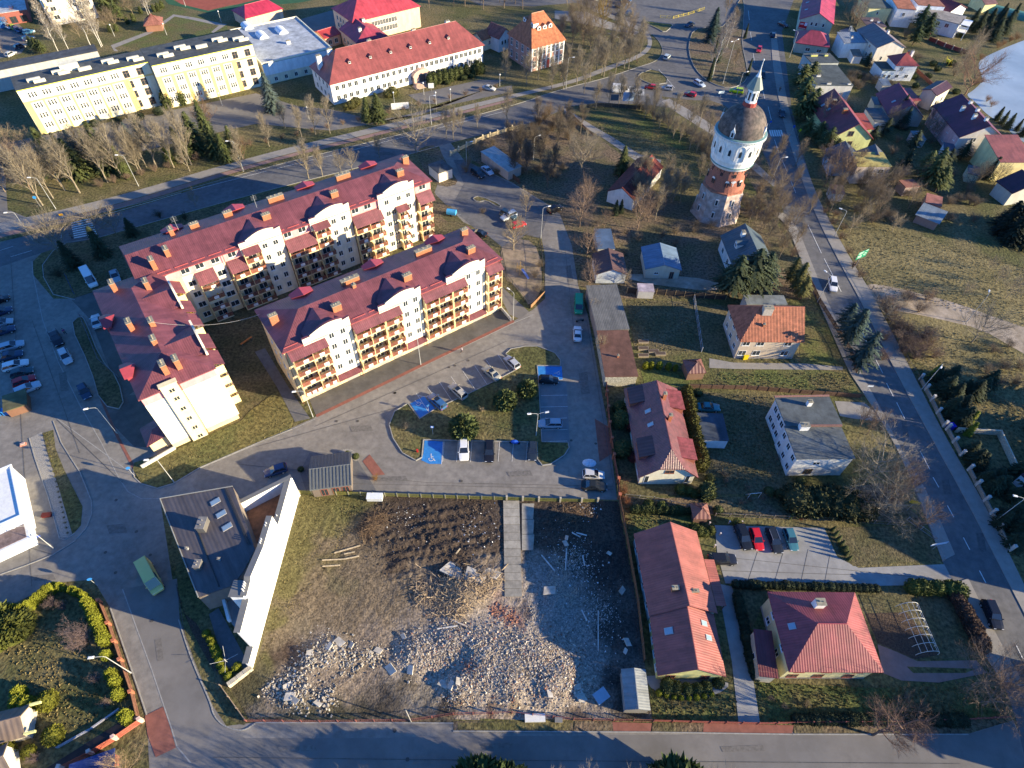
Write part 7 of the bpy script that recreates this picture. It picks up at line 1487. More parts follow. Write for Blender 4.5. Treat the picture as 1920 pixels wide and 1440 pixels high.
for k in range(12):
    a0, a1 = 2*math.pi*k/12, 2*math.pi*(k+1)/12
    m.face([(.9+.42*math.cos(a0),-.07,4.6+.42*math.sin(a0)),(.9+.42*math.cos(a1),-.07,4.6+.42*math.sin(a1)),(.9+.3*math.cos(a1),-.07,4.6+.3*math.sin(a1)),(.9+.3*math.cos(a0),-.07,4.6+.3*math.sin(a0))])
for x0, x1, z in ((-1.5,.1,5.4),(-1.5,-.2,5.0),(-1.5,-.1,4.4),(-1.4,.0,4.0),(.7,1.5,5.5)): m.box(x0,x1,-.08,-.065,z,z+.14)
m.build('sign_print', plain, p, (.75,.78,.75))
sign(1495, 258, 1.9, 20, .9, .9, (.55,.55,.02), 'yellow diamond sign beside the zebra crossing', 'diamond')
sign(1483, 252, 2.2, 20, .7, .7, (.02,.12,.55), 'blue square sign at the zebra crossing')
sign(252, 892, 2.2, 30, .7, .7, (.03,.18,.5), 'blue round sign at the lawn corner', 'round')
sign(183, 1098, 2.2, 30, .7, .7, (.03,.18,.5), 'blue round sign at the garden corner', 'round')
sign(88, 1018, 2.2, 30, .5, .5, (.02,.08,.5), 'blue sign near the white building', 'round')
sign(76, 388, 2.4, 20, .8, .8, (.03,.25,.6), 'blue round sign at the left crossing', 'round')
sign(120, 412, 1.2, 20, .9, .6, (.7,.35,.02), 'orange marker board on the left traffic island')
sign(1440, 243, 2.2, 10, .7, .7, (.02,.10,.5), 'blue round sign right of the water tower', 'round')
sign(1700, 957, 2.4, -20, 1.6, .9, (.62,.42,.01), 'yellow board in the bushes by the road fence')
sign(1622, 738, 2.2, 0, 1.1, .4, (.7,.75,.8), 'white plate sign at the driveway corner')
sign(1748, 1030, 1.8, 12, 3.0, .7, (.55,.62,.75), 'double white board on the dark lawn', cat='board')
sign(1175, 202, 2.2, 5, 3.6, 2.8, (.35,.45,.6), 'large pale blue billboard by the roundabout', cat='billboard')
sign(1150, 200, 2.0, 5, 2.6, 2.0, (.10,.12,.14), 'dark billboard back by the roundabout', cat='billboard')
sign(751, 206, .3, 15, 5.5, 2.0, (.78,.78,.76), 'white banner board on the school lawn', cat='banner')
sign(809, 172, 1.2, 8, 1.8, 1.6, (.75,.75,.73), 'small white board by the school steps', cat='board')
sign(1350, 183, 1.4, 15, 2.0, .8, (.5,.6,.65), 'white chevron board on the roundabout edge', 'rect')
# ================================================================ PEOPLE
def skin(name, edges, verts, mat, col, parent):
    me = bpy.data.meshes.new(name); me.from_pydata([v[:3] for v in verts], edges, []); me.materials.append(mat)
    o = put(name, me, parent, color=col)
    md = o.modifiers.new('Skin', 'SKIN'); 
    for i, v in enumerate(verts): me.skin_vertices[0].data[i].radius = (v[3], v[4] if len(v) > 4 else v[3])
    me.skin_vertices[0].data[0].use_root = True
    o.modifiers.new('Sub', 'SUBSURF').levels = 1; o.modifiers['Sub'].render_levels = 1
    return o
def person(u, v, ang, label, top, legs, hair=(.05,.03,.02), stride=.28):
    t = thing('person', label, 'person', (*G(u, v), 0), math.radians(ang)); s = stride
    V = [(0,0,.95,.15,.11),(0,0,1.15,.135,.10),(0,0,1.38,.17,.11),(0,0,1.5,.06),(0.01,0,1.58,.085,.095),(0.01,0,1.68,.08,.09),
         (0,.09,.9,.095),(s*.55,.10,.5,.065),(s,.10,.08,.045),(s+.14,.10,.04,.04),(0,-.09,.9,.095),(-s*.3,-.10,.5,.065),(-s,-.10,.12,.045),(-s+.12,-.10,.05,.04),
         (0,.2,1.4,.055),(-.08,.25,1.15,.042),(.03,.26,.92,.032),(.08,.26,.84,.03),(0,-.2,1.4,.055),(-.02,-.25,1.15,.042),(.14,-.26,.95,.032),(.2,-.26,.88,.03)]
    E = [(0,1),(1,2),(2,3),(3,4),(4,5),(0,6),(6,7),(7,8),(8,9),(0,10),(10,11),(11,12),(12,13),(2,14),(14,15),(15,16),(16,17),(2,18),(18,19),(19,20),(20,21)]
    skin('body', E, V, M('skin', None, .6, .05), (.45,.28,.2), t)
    J = [(0,0,.98,.175,.135),(0,0,1.15,.155,.12),(0,0,1.38,.19,.13),(0,0,1.46,.10),(0,.2,1.4,.075),(-.08,.25,1.15,.06),(.02,.26,.96,.048),(0,-.2,1.4,.075),(-.02,-.25,1.15,.06),(.12,-.26,.98,.048)]
    skin('jacket', [(0,1),(1,2),(2,3),(2,4),(4,5),(5,6),(2,7),(7,8),(8,9)], J, clothm, top, t)
    Q = [(0,0,.97,.165,.13),(0,.09,.88,.11),(s*.55,.10,.5,.085),(s*.98,.10,.12,.062),(0,-.09,.88,.11),(-s*.3,-.10,.5,.085),(-s*.97,-.10,.16,.062)]
    skin('trousers', [(0,1),(1,2),(2,3),(0,4),(4,5),(5,6)], Q, clothm, legs, t)
    m = MB(); m.lathe([(.095,1.62),(.105,1.69),(.08,1.77),(.03,1.8)], 10, cx=-.01); m.build('hair', clothm, t, hair, smooth=True)
person(866, 661, 200, 'person in a white and pink top walking before the front block', (.75,.62,.66), (.03,.03,.05))
person(137, 449, 70, 'dark-clothed pedestrian at the shaded zebra crossing', (.02,.02,.025), (.02,.02,.03))
person(124, 627, 150, 'person in purple jacket beside the black pickup', (.16,.03,.16), (.02,.02,.04))
person(1597, 503, 240, 'dark pedestrian on the pavement below the green board', (.015,.015,.02), (.02,.02,.025))
person(1461, 172, 250, 'dark pedestrian on the upper pavement', (.02,.02,.02), (.02,.02,.03))
person(1194, 119, 200, 'dark pedestrian on the path by the junction', (.02,.02,.02), (.03,.03,.03))
person(1052, 150, 200, 'pedestrian in grey by the tall lamp', (.1,.1,.1), (.03,.03,.03))
# ================================================================ FENCES AND WALLS
FP = {}
def fence(pts, h, label, kind='picket', col=(.16,.06,.035), seg=2.2, name='fence', cat='fence', base=None, post=None, pcol=None, ph=None):
    P = [Vector((*G(*q), 0)) for q in pts]
    t = thing(name, label, cat, P[0]); o = P[0]; bays = []
    for a, b in zip(P, P[1:]):
        n = max(1, round((b-a).length/seg)); bays += [(a.lerp(b, i/n), a.lerp(b, (i+1)/n)) for i in range(n)]
    pw, pc = (post or .07), (pcol or col); ph = ph or h+.08
    for i, (a, b) in enumerate(bays+[(bays[-1][1], bays[-1][1])]):
        if ('post', pw, ph) not in FP: m = MB(); m.box(-pw, pw, -pw, pw, 0, ph); m.box(-pw-.03, pw+.03, -pw-.03, pw+.03, ph, ph+.06) if pw > .1 else None; FP[('post', pw, ph)] = m.mesh('post', concrete if pw > .1 else metalp)
        put('post', FP[('post', pw, ph)], t, a-o, math.atan2((b-a).y, (b-a).x) if i < len(bays) else 0, pc)
    for a, b in bays:
        L = round((b-a).length-2*pw, 1); k = (kind, L, h, base)
        if L < .3: continue
        if k not in FP:
            m = MB(); z0 = base or .08
            if kind == 'solid': m.box(0, L, -.03, .03, .03, h)
            elif kind == 'wall': m.box(0, L, -.12, .12, 0, h)
            elif kind == 'mesh':
                m.box(0, L, -.02, .02, h-.04, h); m.box(0, L, -.02, .02, z0, z0+.04)
                for i in range(int(L/.25)): m.box(i*.25, i*.25+.015, -.01, .01, z0+.04, h-.04)
            elif kind == 'boards':
                for i in range(int((h-z0)/.2)): m.box(0, L, -.02, .02, z0+i*.2, z0+i*.2+.17)
            else:
                m.box(0, L, -.03, .0, h*.25, h*.25+.06); m.box(0, L, -.03, .0, h*.8, h*.8+.06)
                for i in range(int(L/.14)): m.box(i*.14, i*.14+.09, .0, .025, z0, h)
            if base: m.box(0, L, -.1, .1, 0, base)
            FP[k] = m.mesh('panel', {'wall': brick}.get(kind, wood))
        d = (b-a).normalized(); put('panel', FP[k], t, a-o+d*pw, math.atan2(d.y, d.x), col)
    return t
BRK = (.36,.12,.07)
fence([(1135,715),(1142,800),(1150,860),(1158,905),(1160,935)], 1.5, 'brick and picket fence between the lane and the maroon house', 'solid', (.20,.07,.045), 4.0, post=.22, pcol=(.42,.13,.07), ph=1.7)
fence([(1160,938),(1176,1020),(1195,1130),(1207,1240)], 1.5, 'brown board fence on the right of the demolition lot', 'solid', (.17,.085,.045), 2.4)
fence([(563,926),(700,930),(880,936),(950,938)], 1.2, 'mossy green picket fence along the north of the demolition lot, left part', 'picket', (.17,.16,.04), 2.2, pcol=(.3,.28,.2))
fence([(950,938),(1010,940),(1050,941),(1090,942),(1120,942)], 1.2, 'mossy picket fence with pale posts on the north of the lot, right part', 'picket', (.15,.15,.04), 3.2, post=.14, pcol=(.45,.40,.3), ph=1.4)
fence([(1172,932),(1225,937),(1290,952)], 1.0, 'low boundary fence south of the maroon house', 'mesh', (.3,.28,.24), 2.5)
fence([(415,1287),(462,1352)], 1.0, 'thin fence along the corner verge of the lot', 'boards', (.26,.2,.15), 2.5)
fence([(463,1353),(600,1354),(770,1352),(850,1340),(960,1338),(1075,1350),(1225,1353)], 1.1, 'low rusty fence along the south of the demolition lot', 'mesh', (.28,.10,.08), 2.5)
fence([(1225,1353),(1330,1356),(1420,1358),(1490,1357),(1700,1356),(1888,1346)], 1.1, 'reddish panel fence along the bottom street, right half', 'picket', (.30,.09,.07), 2.4)
fence([(1888,1346),(1842,1225),(1790,1098)], 1.2, 'garden fence along the lower main road', 'mesh', (.2,.12,.08), 2.5)
fence([(190,1130),(207,1172),(230,1240),(250,1300),(262,1350)], 1.1, 'low brick-post fence of the lower left garden along the street', 'boards', (.21,.10,.065), 3.6, base=.3, post=.2, pcol=(.45,.16,.09), ph=1.25)
fence([(268,1352),(220,1385),(175,1412),(120,1440)], 1.3, 'red picket fence beside the dark driveway at lower left', 'picket', (.42,.12,.08), 3.4, base=.3, post=.2, pcol=(.75,.5,.4), ph=1.5)
area('garden_drive', M('dark_drive', (.05,.04,.038), .85, .2, 1.0), [(228,1352),(245,1335),(262,1355),(215,1386),(120,1440),(60,1480),(40,1470)], 4)
fence([(224,1330),(170,1368),(108,1402)], .35, 'grey stone kerb wall beside the dark driveway', 'wall', (.35,.35,.38), 2.2, name='low_wall', cat='wall')
fence([(1175,550),(1230,552),(1300,558),(1360,562)], 1.6, 'dark board fence north of the shaded lawn', 'solid', (.05,.04,.035), 2.4, pcol=(.35,.24,.12))
fence([(1300,562),(1306,600),(1315,660)], 1.4, 'thin mesh fence right of the shaded lawn', 'mesh', (.35,.36,.38), 2.5)
fence([(1290,728),(1400,730),(1500,738),(1612,746)], 1.2, 'brown plank fence south of the orange-tiled house', 'solid', (.12,.07,.05), 2.2)
fence([(1512,520),(1535,568),(1592,660),(1605,700)], 1.3, 'dark wooden fence along the left pavement of the main road', 'picket', (.08,.045,.03), 2.4)
fence([(1605,495),(1645,560),(1700,680),(1722,715)], 1.1, 'thin mesh fence right of the main road pavement', 'mesh', (.12,.10,.09), 3)
fence([(1724,712),(1745,752),(1768,800)], .9, 'stone fence with pale posts right of the main road, upper length', 'wall', (.26,.24,.20), 3.0, post=.2, pcol=(.5,.48,.44), ph=1.8, name='stone_fence')
fence([(1774,806),(1800,855)], .9, 'stone fence with pale posts, middle length', 'wall', (.26,.24,.20), 3.2, post=.22, pcol=(.5,.48,.44), ph=1.8, name='stone_fence')
fence([(1815,882),(1845,940),(1870,990),(1892,1032)], .9, 'stone fence with pale posts, lower length', 'wall', (.26,.24,.20), 3.2, post=.22, pcol=(.5,.48,.44), ph=1.8, name='stone_fence')
fence([(1790,810),(1870,815),(1900,880)], 1.4, 'cream rendered garden wall round the fenced lawn', 'wall', (.55,.48,.36), 4, name='garden_wall', cat='wall')
fence([(1860,745),(1930,775)], 1.0, 'fence at the edge of the dry field', 'mesh', (.2,.18,.12), 3)
fence([(1340,968),(1450,972),(1560,976),(1690,985)], 1.0, 'low fence along the lane north of the parking lot', 'mesh', (.22,.18,.15), 2.6)
fence([(1700,975),(1752,1012),(1767,1052)], 1.0, 'fence at the dark lawn by the road', 'mesh', (.3,.3,.3), 2.6)
fence([(845,292),(875,276),(905,262),(960,244),(993,238)], 1.2, 'cream balustrade fence below the boulevard', 'picket', (.55,.45,.28), 3.0, post=.16, pcol=(.66,.55,.36), ph=1.6)
fence([(1062,208),(1092,238),(1112,256)], 1.0, 'wooden fence beside the meadow footpath', 'boards', (.25,.16,.10), 3)
fence([(1085,205),(1120,200),(1160,202),(1200,206)], 1.3, 'dark panel fence on the boulevard side of the meadow', 'solid', (.06,.06,.05), 2.6)
fence([(905,290),(940,318),(975,345)], 1.4, 'dark fence below the long low shed', 'solid', (.07,.05,.04), 3)
fence([(995,578),(1021,552)], 1.0, 'wooden rail at the playground gate', 'solid', (.30,.16,.08), 3)
fence([(1021,552),(1019,500),(1012,452)], 1.2, 'dark mesh fence along the playground', 'mesh', (.05,.05,.05), 2.6)
fence([(995,578),(950,520),(940,470)], 1.2, 'dark mesh fence on the block side of the playground', 'mesh', (.05,.05,.05), 2.6)
fence([(1740,75),(1770,88),(1800,98),(1815,102)], 1.3, 'dark red garden wall with pale posts near the lake', 'wall', (.20,.05,.045), 4, post=.18, pcol=(.5,.4,.3), ph=1.5, name='garden_wall', cat='wall')
fence([(1700,18),(1730,40),(1742,72)], 1.3, 'dark red wall behind the silver car at top right', 'wall', (.20,.05,.045), 4, name='garden_wall', cat='wall')
fence([(1718,135),(1740,155),(1750,165)], 1.1, 'reddish garden wall near the smoking-chimney house', 'wall', (.22,.08,.05), 3, name='garden_wall', cat='wall')
fence([(1238,33),(1262,35),(1290,28),(1320,18)], .9, 'yellow guard rail at the top junction', 'mesh', (.7,.55,.05), 3, name='guard_rail', cat='guard rail')
fence([(124,905),(138,955),(135,985)], .05, 'x', 'boards', seg=3) if False else None
fence([(330,842),(268,878)], .9, 'pale low wall at the foot of the west wing', 'wall', (.62,.58,.48), 3, name='low_wall', cat='wall')
fence([(932,572),(958,602)], .9, 'pale ramp wall at the right corner of the front block', 'wall', (.62,.58,.48), 3, name='low_wall', cat='wall')
fence([(125,520),(140,552)], 1.0, 'dark blue railing at the entrance of the shaded drive', 'mesh', (.05,.08,.14), 2)
fence([(150,592),(185,675),(222,708)], .8, 'thin rail along the parking strip', 'mesh', (.15,.16,.18), 3)
# stone wall made of blocks at the corner of the white wall
t = thing('block_wall', 'pale stacked block wall running from the white wall to the verge', 'wall', (*G(474,1253), 0)); A_, B_ = Vector((*G(474,1253), 0)), Vector((*G(430,1287), 0)); d = (B_-A_)/15; n = Vector((-d.y, d.x, 0)).normalized()*.32
for i in range(15):
    m = MB(); m.obox(d*(i+.5)+Vector((0,0,.45)), d*.46, n, (0,0,.45+RR.uniform(-.03,.03))); m.build('stone_block', concrete, t, jit((.52,.45,.33), .85, 1.1))
# ================================================================ SMALL THINGS
def boxthing(name, label, cat, u, v, ang, parts):
    t = thing(name, label, cat, (*G(u, v), 0), math.radians(ang))
    for nm, bx, c in parts: m = MB(); m.box(*bx); m.build(nm, plain, t, c)
    return t
boxthing('container', 'white covered trailer box against the north fence of the lot', 'container', 704, 936, 2, [('body', (-1.3,1.3,-.55,.55,.2,1.1), (.6,.62,.62)), ('lid', (-1.35,1.35,-.6,.6,1.1,1.2), (.7,.72,.74))])
boxthing('table_board', 'blue-grey board lying on rubble in the lower right of the lot', 'board', 1126, 1307, 35, [('top', (-1.0,1.0,-.8,.8,.75,.85), (.30,.38,.46)), ('leg', (-.9,-.7,-.7,-.5,0,.75), (.4,.4,.4)), ('leg', (.7,.9,.5,.7,0,.75), (.4,.4,.4))])
boxthing('white_slab', 'white insulated slab beside the bottom street fence', 'slab', 1003, 1347, 3, [('slab', (-1.4,1.4,-.5,.5,0,.5), (.66,.66,.64))])
boxthing('litter_bin', 'small grey bin and crate beside the white slab', 'bin', 1047, 1351, 0, [('crate', (-.5,.5,-.3,.3,0,.5), (.3,.28,.25)), ('lid', (-.52,.52,-.32,.32,.5,.55), (.2,.2,.2))])
for i, (u, v) in enumerate([(-2,777),(14,775),(33,771),(45,766)]): boxthing('recycling_bin', ORD[i]+' blue recycling bin from the left in the bin shelter', 'bin', u, v, 20, [('body', (-.5,.5,-.5,.5,0,1.0), (.03,.16,.42)), ('lid', (-.55,.55,-.55,.55,1.0,1.15), (.04,.24,.55))])
boxthing('road_bollard', 'red and white bollard on the square by the white building', 'bollard', 44, 834, 30, [('base', (-.5,.5,-.3,.3,0,.25), (.45,.2,.15)), ('top', (-.35,.35,-.2,.2,.25,.45), (.5,.35,.3))])
boxthing('plastic_heap', 'red basket near the white building wall', 'basket', 89, 967, 10, [('basket', (-.7,.7,-.35,.35,0,.4), (.14,.02,.02)), ('rim', (-.75,.75,-.4,.4,.4,.46), (.08,.01,.01))])
boxthing('road_barrier', 'yellow waste container by the orange-tiled house', 'container', 1396, 672, 10, [('body', (-.5,.5,-.4,.4,0,1.0), (.66,.50,.01)), ('lid', (-.55,.55,-.45,.45,1.0,1.1), (.7,.55,.02))])
boxthing('blue_barrel', 'bright blue barrel cover by the stone fence gap', 'barrel', 1780, 803, 10, [('body', (-.5,.5,-.5,.5,0,1.1), (.02,.03,.40)), ('lid', (-.55,.55,-.55,.55,1.1,1.2), (.02,.03,.5))])
boxthing('fire_hydrant', 'small red hydrant on the car park island', 'hydrant', 783, 848, 0, [('body', (-.12,.12,-.12,.12,0,.7), (.5,.02,.02)), ('cap', (-.16,.16,-.16,.16,.7,.85), (.5,.03,.03))])
boxthing('bench', 'orange bench on the courtyard grass between the blocks', 'bench', 463, 641, 55, [('seat', (-1.4,1.4,-.2,.2,.4,.48), (.50,.17,.04)), ('leg', (-1.2,-1.1,-.15,.15,0,.4), (.2,.2,.2)), ('leg', (1.1,1.2,-.15,.15,0,.4), (.2,.2,.2))])
for i, (u, v, c) in enumerate([(1382,978,'first'),(1405,978,'second'),(1365,1000,'third'),(1355,1022,'fourth'),(1362,1040,'fifth'),(1345,980,'sixth')]): boxthing('bollard_lamp', c+' low pinkish bollard light round the parking lot', 'bollard', u-16, v+4, 0, [('post', (-.08,.08,-.08,.08,0,.8), (.45,.36,.33)), ('cap', (-.12,.12,-.12,.12,.8,.95), (.6,.5,.46))])
t = boxthing('snow_pile', 'patch of old snow beside the silver hatchback', 'snow pile', 1105, 868, 0, []); m = MB()
m.lathe([(1.3,.0),(1.1,.18),(.7,.32),(.25,.4)], 12, sq=.7); m.build('snow', M('old_snow', (.62,.66,.72), .8, .2, 3, .15, 3), t)
t = thing('playground_slide', 'climbing frame with blue slide in the sandy playground', 'slide', (*G(972,508), 0), math.radians(-50)); m = MB()
for x, y in ((0,-.5),(0,.5),(1.2,-.5),(1.2,.5)): m.tube((x,y,0),(x*.9+.06,y,2.6),.06,.06,6)
m.box(-.1,1.3,-.6,.6,1.4,1.5); m.build('frame', wood, t, (.40,.26,.10)); m = MB(); m.solid([[(1.3,-.3,1.5),(3.8,-.3,.3),(3.8,.3,.3),(1.3,.3,1.5)]], .08); m.build('slide', plain, t, (.10,.16,.40))
t = thing('swing_frame', 'yellow wooden swing frame in the lakeside garden', 'swing', (*G(1774,122), 0), .3); m = MB()
for y in (-1.2,1.2): m.tube((-1,y,0),(0,y,2.6),.08,.08,6); m.tube((1,y,0),(0,y,2.6),.08,.08,6)
m.tube((0,-1.3,2.6),(0,1.3,2.6),.09,.09,6); m.build('frame', wood, t, (.62,.5,.06)); m = MB(); m.box(-.3,.3,-.8,.8,1.2,1.9); m.build('seat', plain, t, (.66,.58,.05))
# polytunnel hoops
t = thing('polytunnel_frame', 'bare white hoop frame of a polytunnel over the vegetable bed', 'polytunnel', (*G(1737,1228), 0), math.radians(93)); L_, w2, hh = 7.2, 1.7, 1.9
for i in range(7):
    m = MB(); x = L_*i/6; P = [(x, w2*math.cos(math.pi*k/10), hh*math.sin(math.pi*k/10)) for k in range(11)]
    for a, b in zip(P, P[1:]): m.tube(a, b, .035, .035, 5)
    m.build('hoop', plain, t, (.7,.7,.66))
for a in (.0, .2, .36, .5, .64, .8, 1.0):
    m = MB(); m.tube((0, w2*math.cos(math.pi*a), hh*math.sin(math.pi*a)), (L_, w2*math.cos(math.pi*a), hh*math.sin(math.pi*a)), .025, .025, 5); m.build('rail', plain, t, (.7,.7,.66))
# rotary dryer and beds
for i, (u, v) in enumerate([(428,1243)]):
    t = thing('rotary_dryer', 'metal rotary washing line on the terrace by the white wall', 'washing line', (*G(u, v), 0), .4); m = MB(); m.tube((0,0,0),(0,0,1.9),.03,.03,6); m.build('pole', metalp, t, (.6,.6,.6))
    for k in range(4): m = MB(); a = k*math.pi/2; m.tube((0,0,1.2),(1.9*math.cos(a),1.9*math.sin(a),1.9),.02,.02,5); m.build('arm', metalp, t, (.6,.6,.6))
t = thing('carpet_frame', 'white carpet-beating frame on the yard near the small gazebo', 'carpet frame', (*G(1411,935), 0), .15); m = MB()
for x in (-1,1): m.tube((x,0,0),(x,0,1.9),.04,.04,6); m.tube((x,0,1.9),(x,.9,0),.03,.03,6)
m.tube((-1,0,1.9),(1,0,1.9),.04,.04,6); m.build('frame', metalp, t, (.6,.62,.62))
for i, (u, v) in enumerate([(1206,642),(1206,655),(1206,668),(1225,660),(1238,665)]): boxthing('raised_bed', ORD[i]+' plank-edged garden frame beside the workshop', 'raised bed', u, v, 4, [('frame', (-1.1,1.1,-.45,.45,0,.45), (.30,.25,.18)), ('soil', (-1.0,1.0,-.36,.36,.451,.46), (.10,.07,.05))])
t = thing('overhead_cable', 'pale cable strung between west wing and front block roofs', 'cable', (0,0,0)); m = MB(); a, b = G3(284,604,17.6), G3(486,590,15.2); q = a
for k in range(1, 17):
    f = k/16; p = a.lerp(b, f); p.z -= 1.6*4*f*(1-f); m.tube(q, p, .018, .018, 4); q = p
m.build('cable', plain, t, (.6,.58,.52))
t = thing('overhead_cable', 'thin pole cable beside the lot at the bottom street', 'utility pole', (*G(771,1354), 0)); m = MB(); m.tube((0,0,0),(.0,.0,7),.08,.06,6); m.build('pole', wood, t, (.35,.33,.3))
# ================================================================ THE DEMOLITION LOT
LOT = [(565,927),(1160,939),(1175,1020),(1195,1130),(1224,1350),(466,1351),(430,1290),(476,1254)]
LP_ = [Vector(G(*q)) for q in LOT]
def inside(p):
    c = False; n = len(LP_); j = n-1
    for i in range(n):
        a, b = LP_[i], LP_[j]
        if (a.y > p.y) != (b.y > p.y) and p.x < (b.x-a.x)*(p.y-a.y)/(b.y-a.y)+a.x: c = not c
        j = i
    return c
def edge(p):
    d = 9e9; n = len(LP_)
    for i in range(n):
        a, b = LP_[i], LP_[(i+1)%n]; ab = b-a; t = max(0, min(1, (p-a).dot(ab)/ab.length_squared)); d = min(d, (p-(a+ab*t)).length)
    return d
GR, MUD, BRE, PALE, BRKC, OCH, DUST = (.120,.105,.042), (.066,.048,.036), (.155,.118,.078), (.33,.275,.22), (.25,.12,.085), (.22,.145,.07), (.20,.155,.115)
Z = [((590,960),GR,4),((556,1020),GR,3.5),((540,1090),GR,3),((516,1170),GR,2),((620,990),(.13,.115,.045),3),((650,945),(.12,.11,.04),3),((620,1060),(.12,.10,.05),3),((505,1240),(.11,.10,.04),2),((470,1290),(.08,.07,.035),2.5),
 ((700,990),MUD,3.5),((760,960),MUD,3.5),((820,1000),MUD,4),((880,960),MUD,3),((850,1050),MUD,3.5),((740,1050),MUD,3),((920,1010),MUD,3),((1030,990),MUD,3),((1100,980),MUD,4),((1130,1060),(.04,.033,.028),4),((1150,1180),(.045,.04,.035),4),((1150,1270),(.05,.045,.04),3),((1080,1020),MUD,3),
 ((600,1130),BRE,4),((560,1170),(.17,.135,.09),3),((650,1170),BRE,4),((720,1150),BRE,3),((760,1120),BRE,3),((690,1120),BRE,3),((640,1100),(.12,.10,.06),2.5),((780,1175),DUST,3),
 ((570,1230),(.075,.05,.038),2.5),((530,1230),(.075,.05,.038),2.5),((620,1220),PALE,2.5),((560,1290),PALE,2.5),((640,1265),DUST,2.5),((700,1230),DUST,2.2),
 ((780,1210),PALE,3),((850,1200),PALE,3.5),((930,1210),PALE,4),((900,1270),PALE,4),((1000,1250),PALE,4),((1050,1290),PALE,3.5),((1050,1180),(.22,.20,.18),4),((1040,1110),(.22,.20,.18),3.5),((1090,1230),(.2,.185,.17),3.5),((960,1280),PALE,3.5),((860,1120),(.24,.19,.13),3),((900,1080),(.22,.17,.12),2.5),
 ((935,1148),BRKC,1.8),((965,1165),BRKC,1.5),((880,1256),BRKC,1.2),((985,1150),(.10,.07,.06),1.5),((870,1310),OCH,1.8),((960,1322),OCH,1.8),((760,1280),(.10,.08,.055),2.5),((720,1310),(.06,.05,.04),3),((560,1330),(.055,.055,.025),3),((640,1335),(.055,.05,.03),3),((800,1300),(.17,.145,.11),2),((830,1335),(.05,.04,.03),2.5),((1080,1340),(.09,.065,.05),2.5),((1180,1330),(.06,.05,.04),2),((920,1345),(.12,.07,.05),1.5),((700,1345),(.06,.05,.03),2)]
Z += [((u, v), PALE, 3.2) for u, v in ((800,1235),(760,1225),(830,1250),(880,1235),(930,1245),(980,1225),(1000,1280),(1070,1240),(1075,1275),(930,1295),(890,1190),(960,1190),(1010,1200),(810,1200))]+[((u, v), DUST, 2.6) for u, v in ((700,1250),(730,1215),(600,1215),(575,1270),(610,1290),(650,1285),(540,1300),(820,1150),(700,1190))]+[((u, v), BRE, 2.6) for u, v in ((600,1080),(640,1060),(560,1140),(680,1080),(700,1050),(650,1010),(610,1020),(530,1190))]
ZW = [(Vector(G(*p)), Vector(c), r*(1.3 if c in (PALE, DUST) else 1)) for p, c, r in Z]
TC_ = Vector(G(430,960))
HEAP = [((620,1225),3.0,1.1),((580,1240),2.5,.8),((560,1300),3.0,.8),((620,1300),2.0,.6),((680,1225),2,.5),((780,1225),3,1.3),((840,1205),3,1.3),((900,1215),3.5,1.5),((960,1225),3.5,1.6),((1010,1230),3,1.6),((900,1270),3.2,1.6),((960,1285),3.2,1.9),((1030,1290),3,1.9),((1060,1260),2.5,1.4),((860,1290),2,1.1),((1050,1150),3,.5),((1040,1110),2.5,.7),((860,1105),3,1.2),((900,1090),2.5,1.1),((880,1125),2.2,.9),((700,985),2.0,.9),((820,990),3,.35),((760,1050),3,.3)]
HW = [(Vector(G(*p)), r, h) for p, r, h in HEAP]
HOLE = [(Vector(G(800,1275)), 2.2, .8), (Vector(G(700,1290)), 3, .3)]
def lotz(p, e):
    f = min(1, max(0, (e-.2)/1.6)); z = .10+.12*mnoise.noise(Vector((p.x*.35, p.y*.35, 1)))
    dt = (p-TC_).length; z += .035*math.sin(dt*4.6)*max(0, .35+mnoise.noise(Vector((p.x*.12, p.y*.12, 7))))
    for c, r, h in HW: d2 = (p-c).length_squared; z += h*.62*math.exp(-d2/(r*r*.75)) if d2 < 9*r*r else 0
    for c, r, h in HOLE: d2 = (p-c).length_squared; z -= h*.4*math.exp(-d2/(r*r*.6)) if d2 < 9*r*r else 0
    q = mud(p); z += (.22*q+.05)*mnoise.fractal(Vector((p.x*1.1, p.y*1.7, 3)), .8, 2.1, 4)+.05*mnoise.noise(Vector((p.x*4, p.y*4, 0)))
    z += .16*q*math.sin((p.y-.28*p.x)*3.1+2.2*mnoise.noise(Vector((p.x*.22, p.y*.5, 9))))+.05*(1-q)*math.sin((p.x+.5*p.y)*5)*max(0, mnoise.noise(Vector((p.x*.16, p.y*.16, 4))))
    return max(.016, z*f+.02)
MC = [(Vector(G(*p)), r) for p, r in (((800,990),6),((880,1010),5),((720,980),4),((1060,970),4),((760,1050),4),((850,960),4))]
def mud(p):
    s = 0
    for c, r in MC: s = max(s, math.exp(-(p-c).length_squared/(r*r*.8)))
    return s
x0, x1 = min(q.x for q in LP_), max(q.x for q in LP_); y0, y1 = min(q.y for q in LP_), max(q.y for q in LP_)
ST = .22; nx_, ny_ = int((x1-x0)/ST)+1, int((y1-y0)/ST)+1
vid = {}; vv = []; cc = []
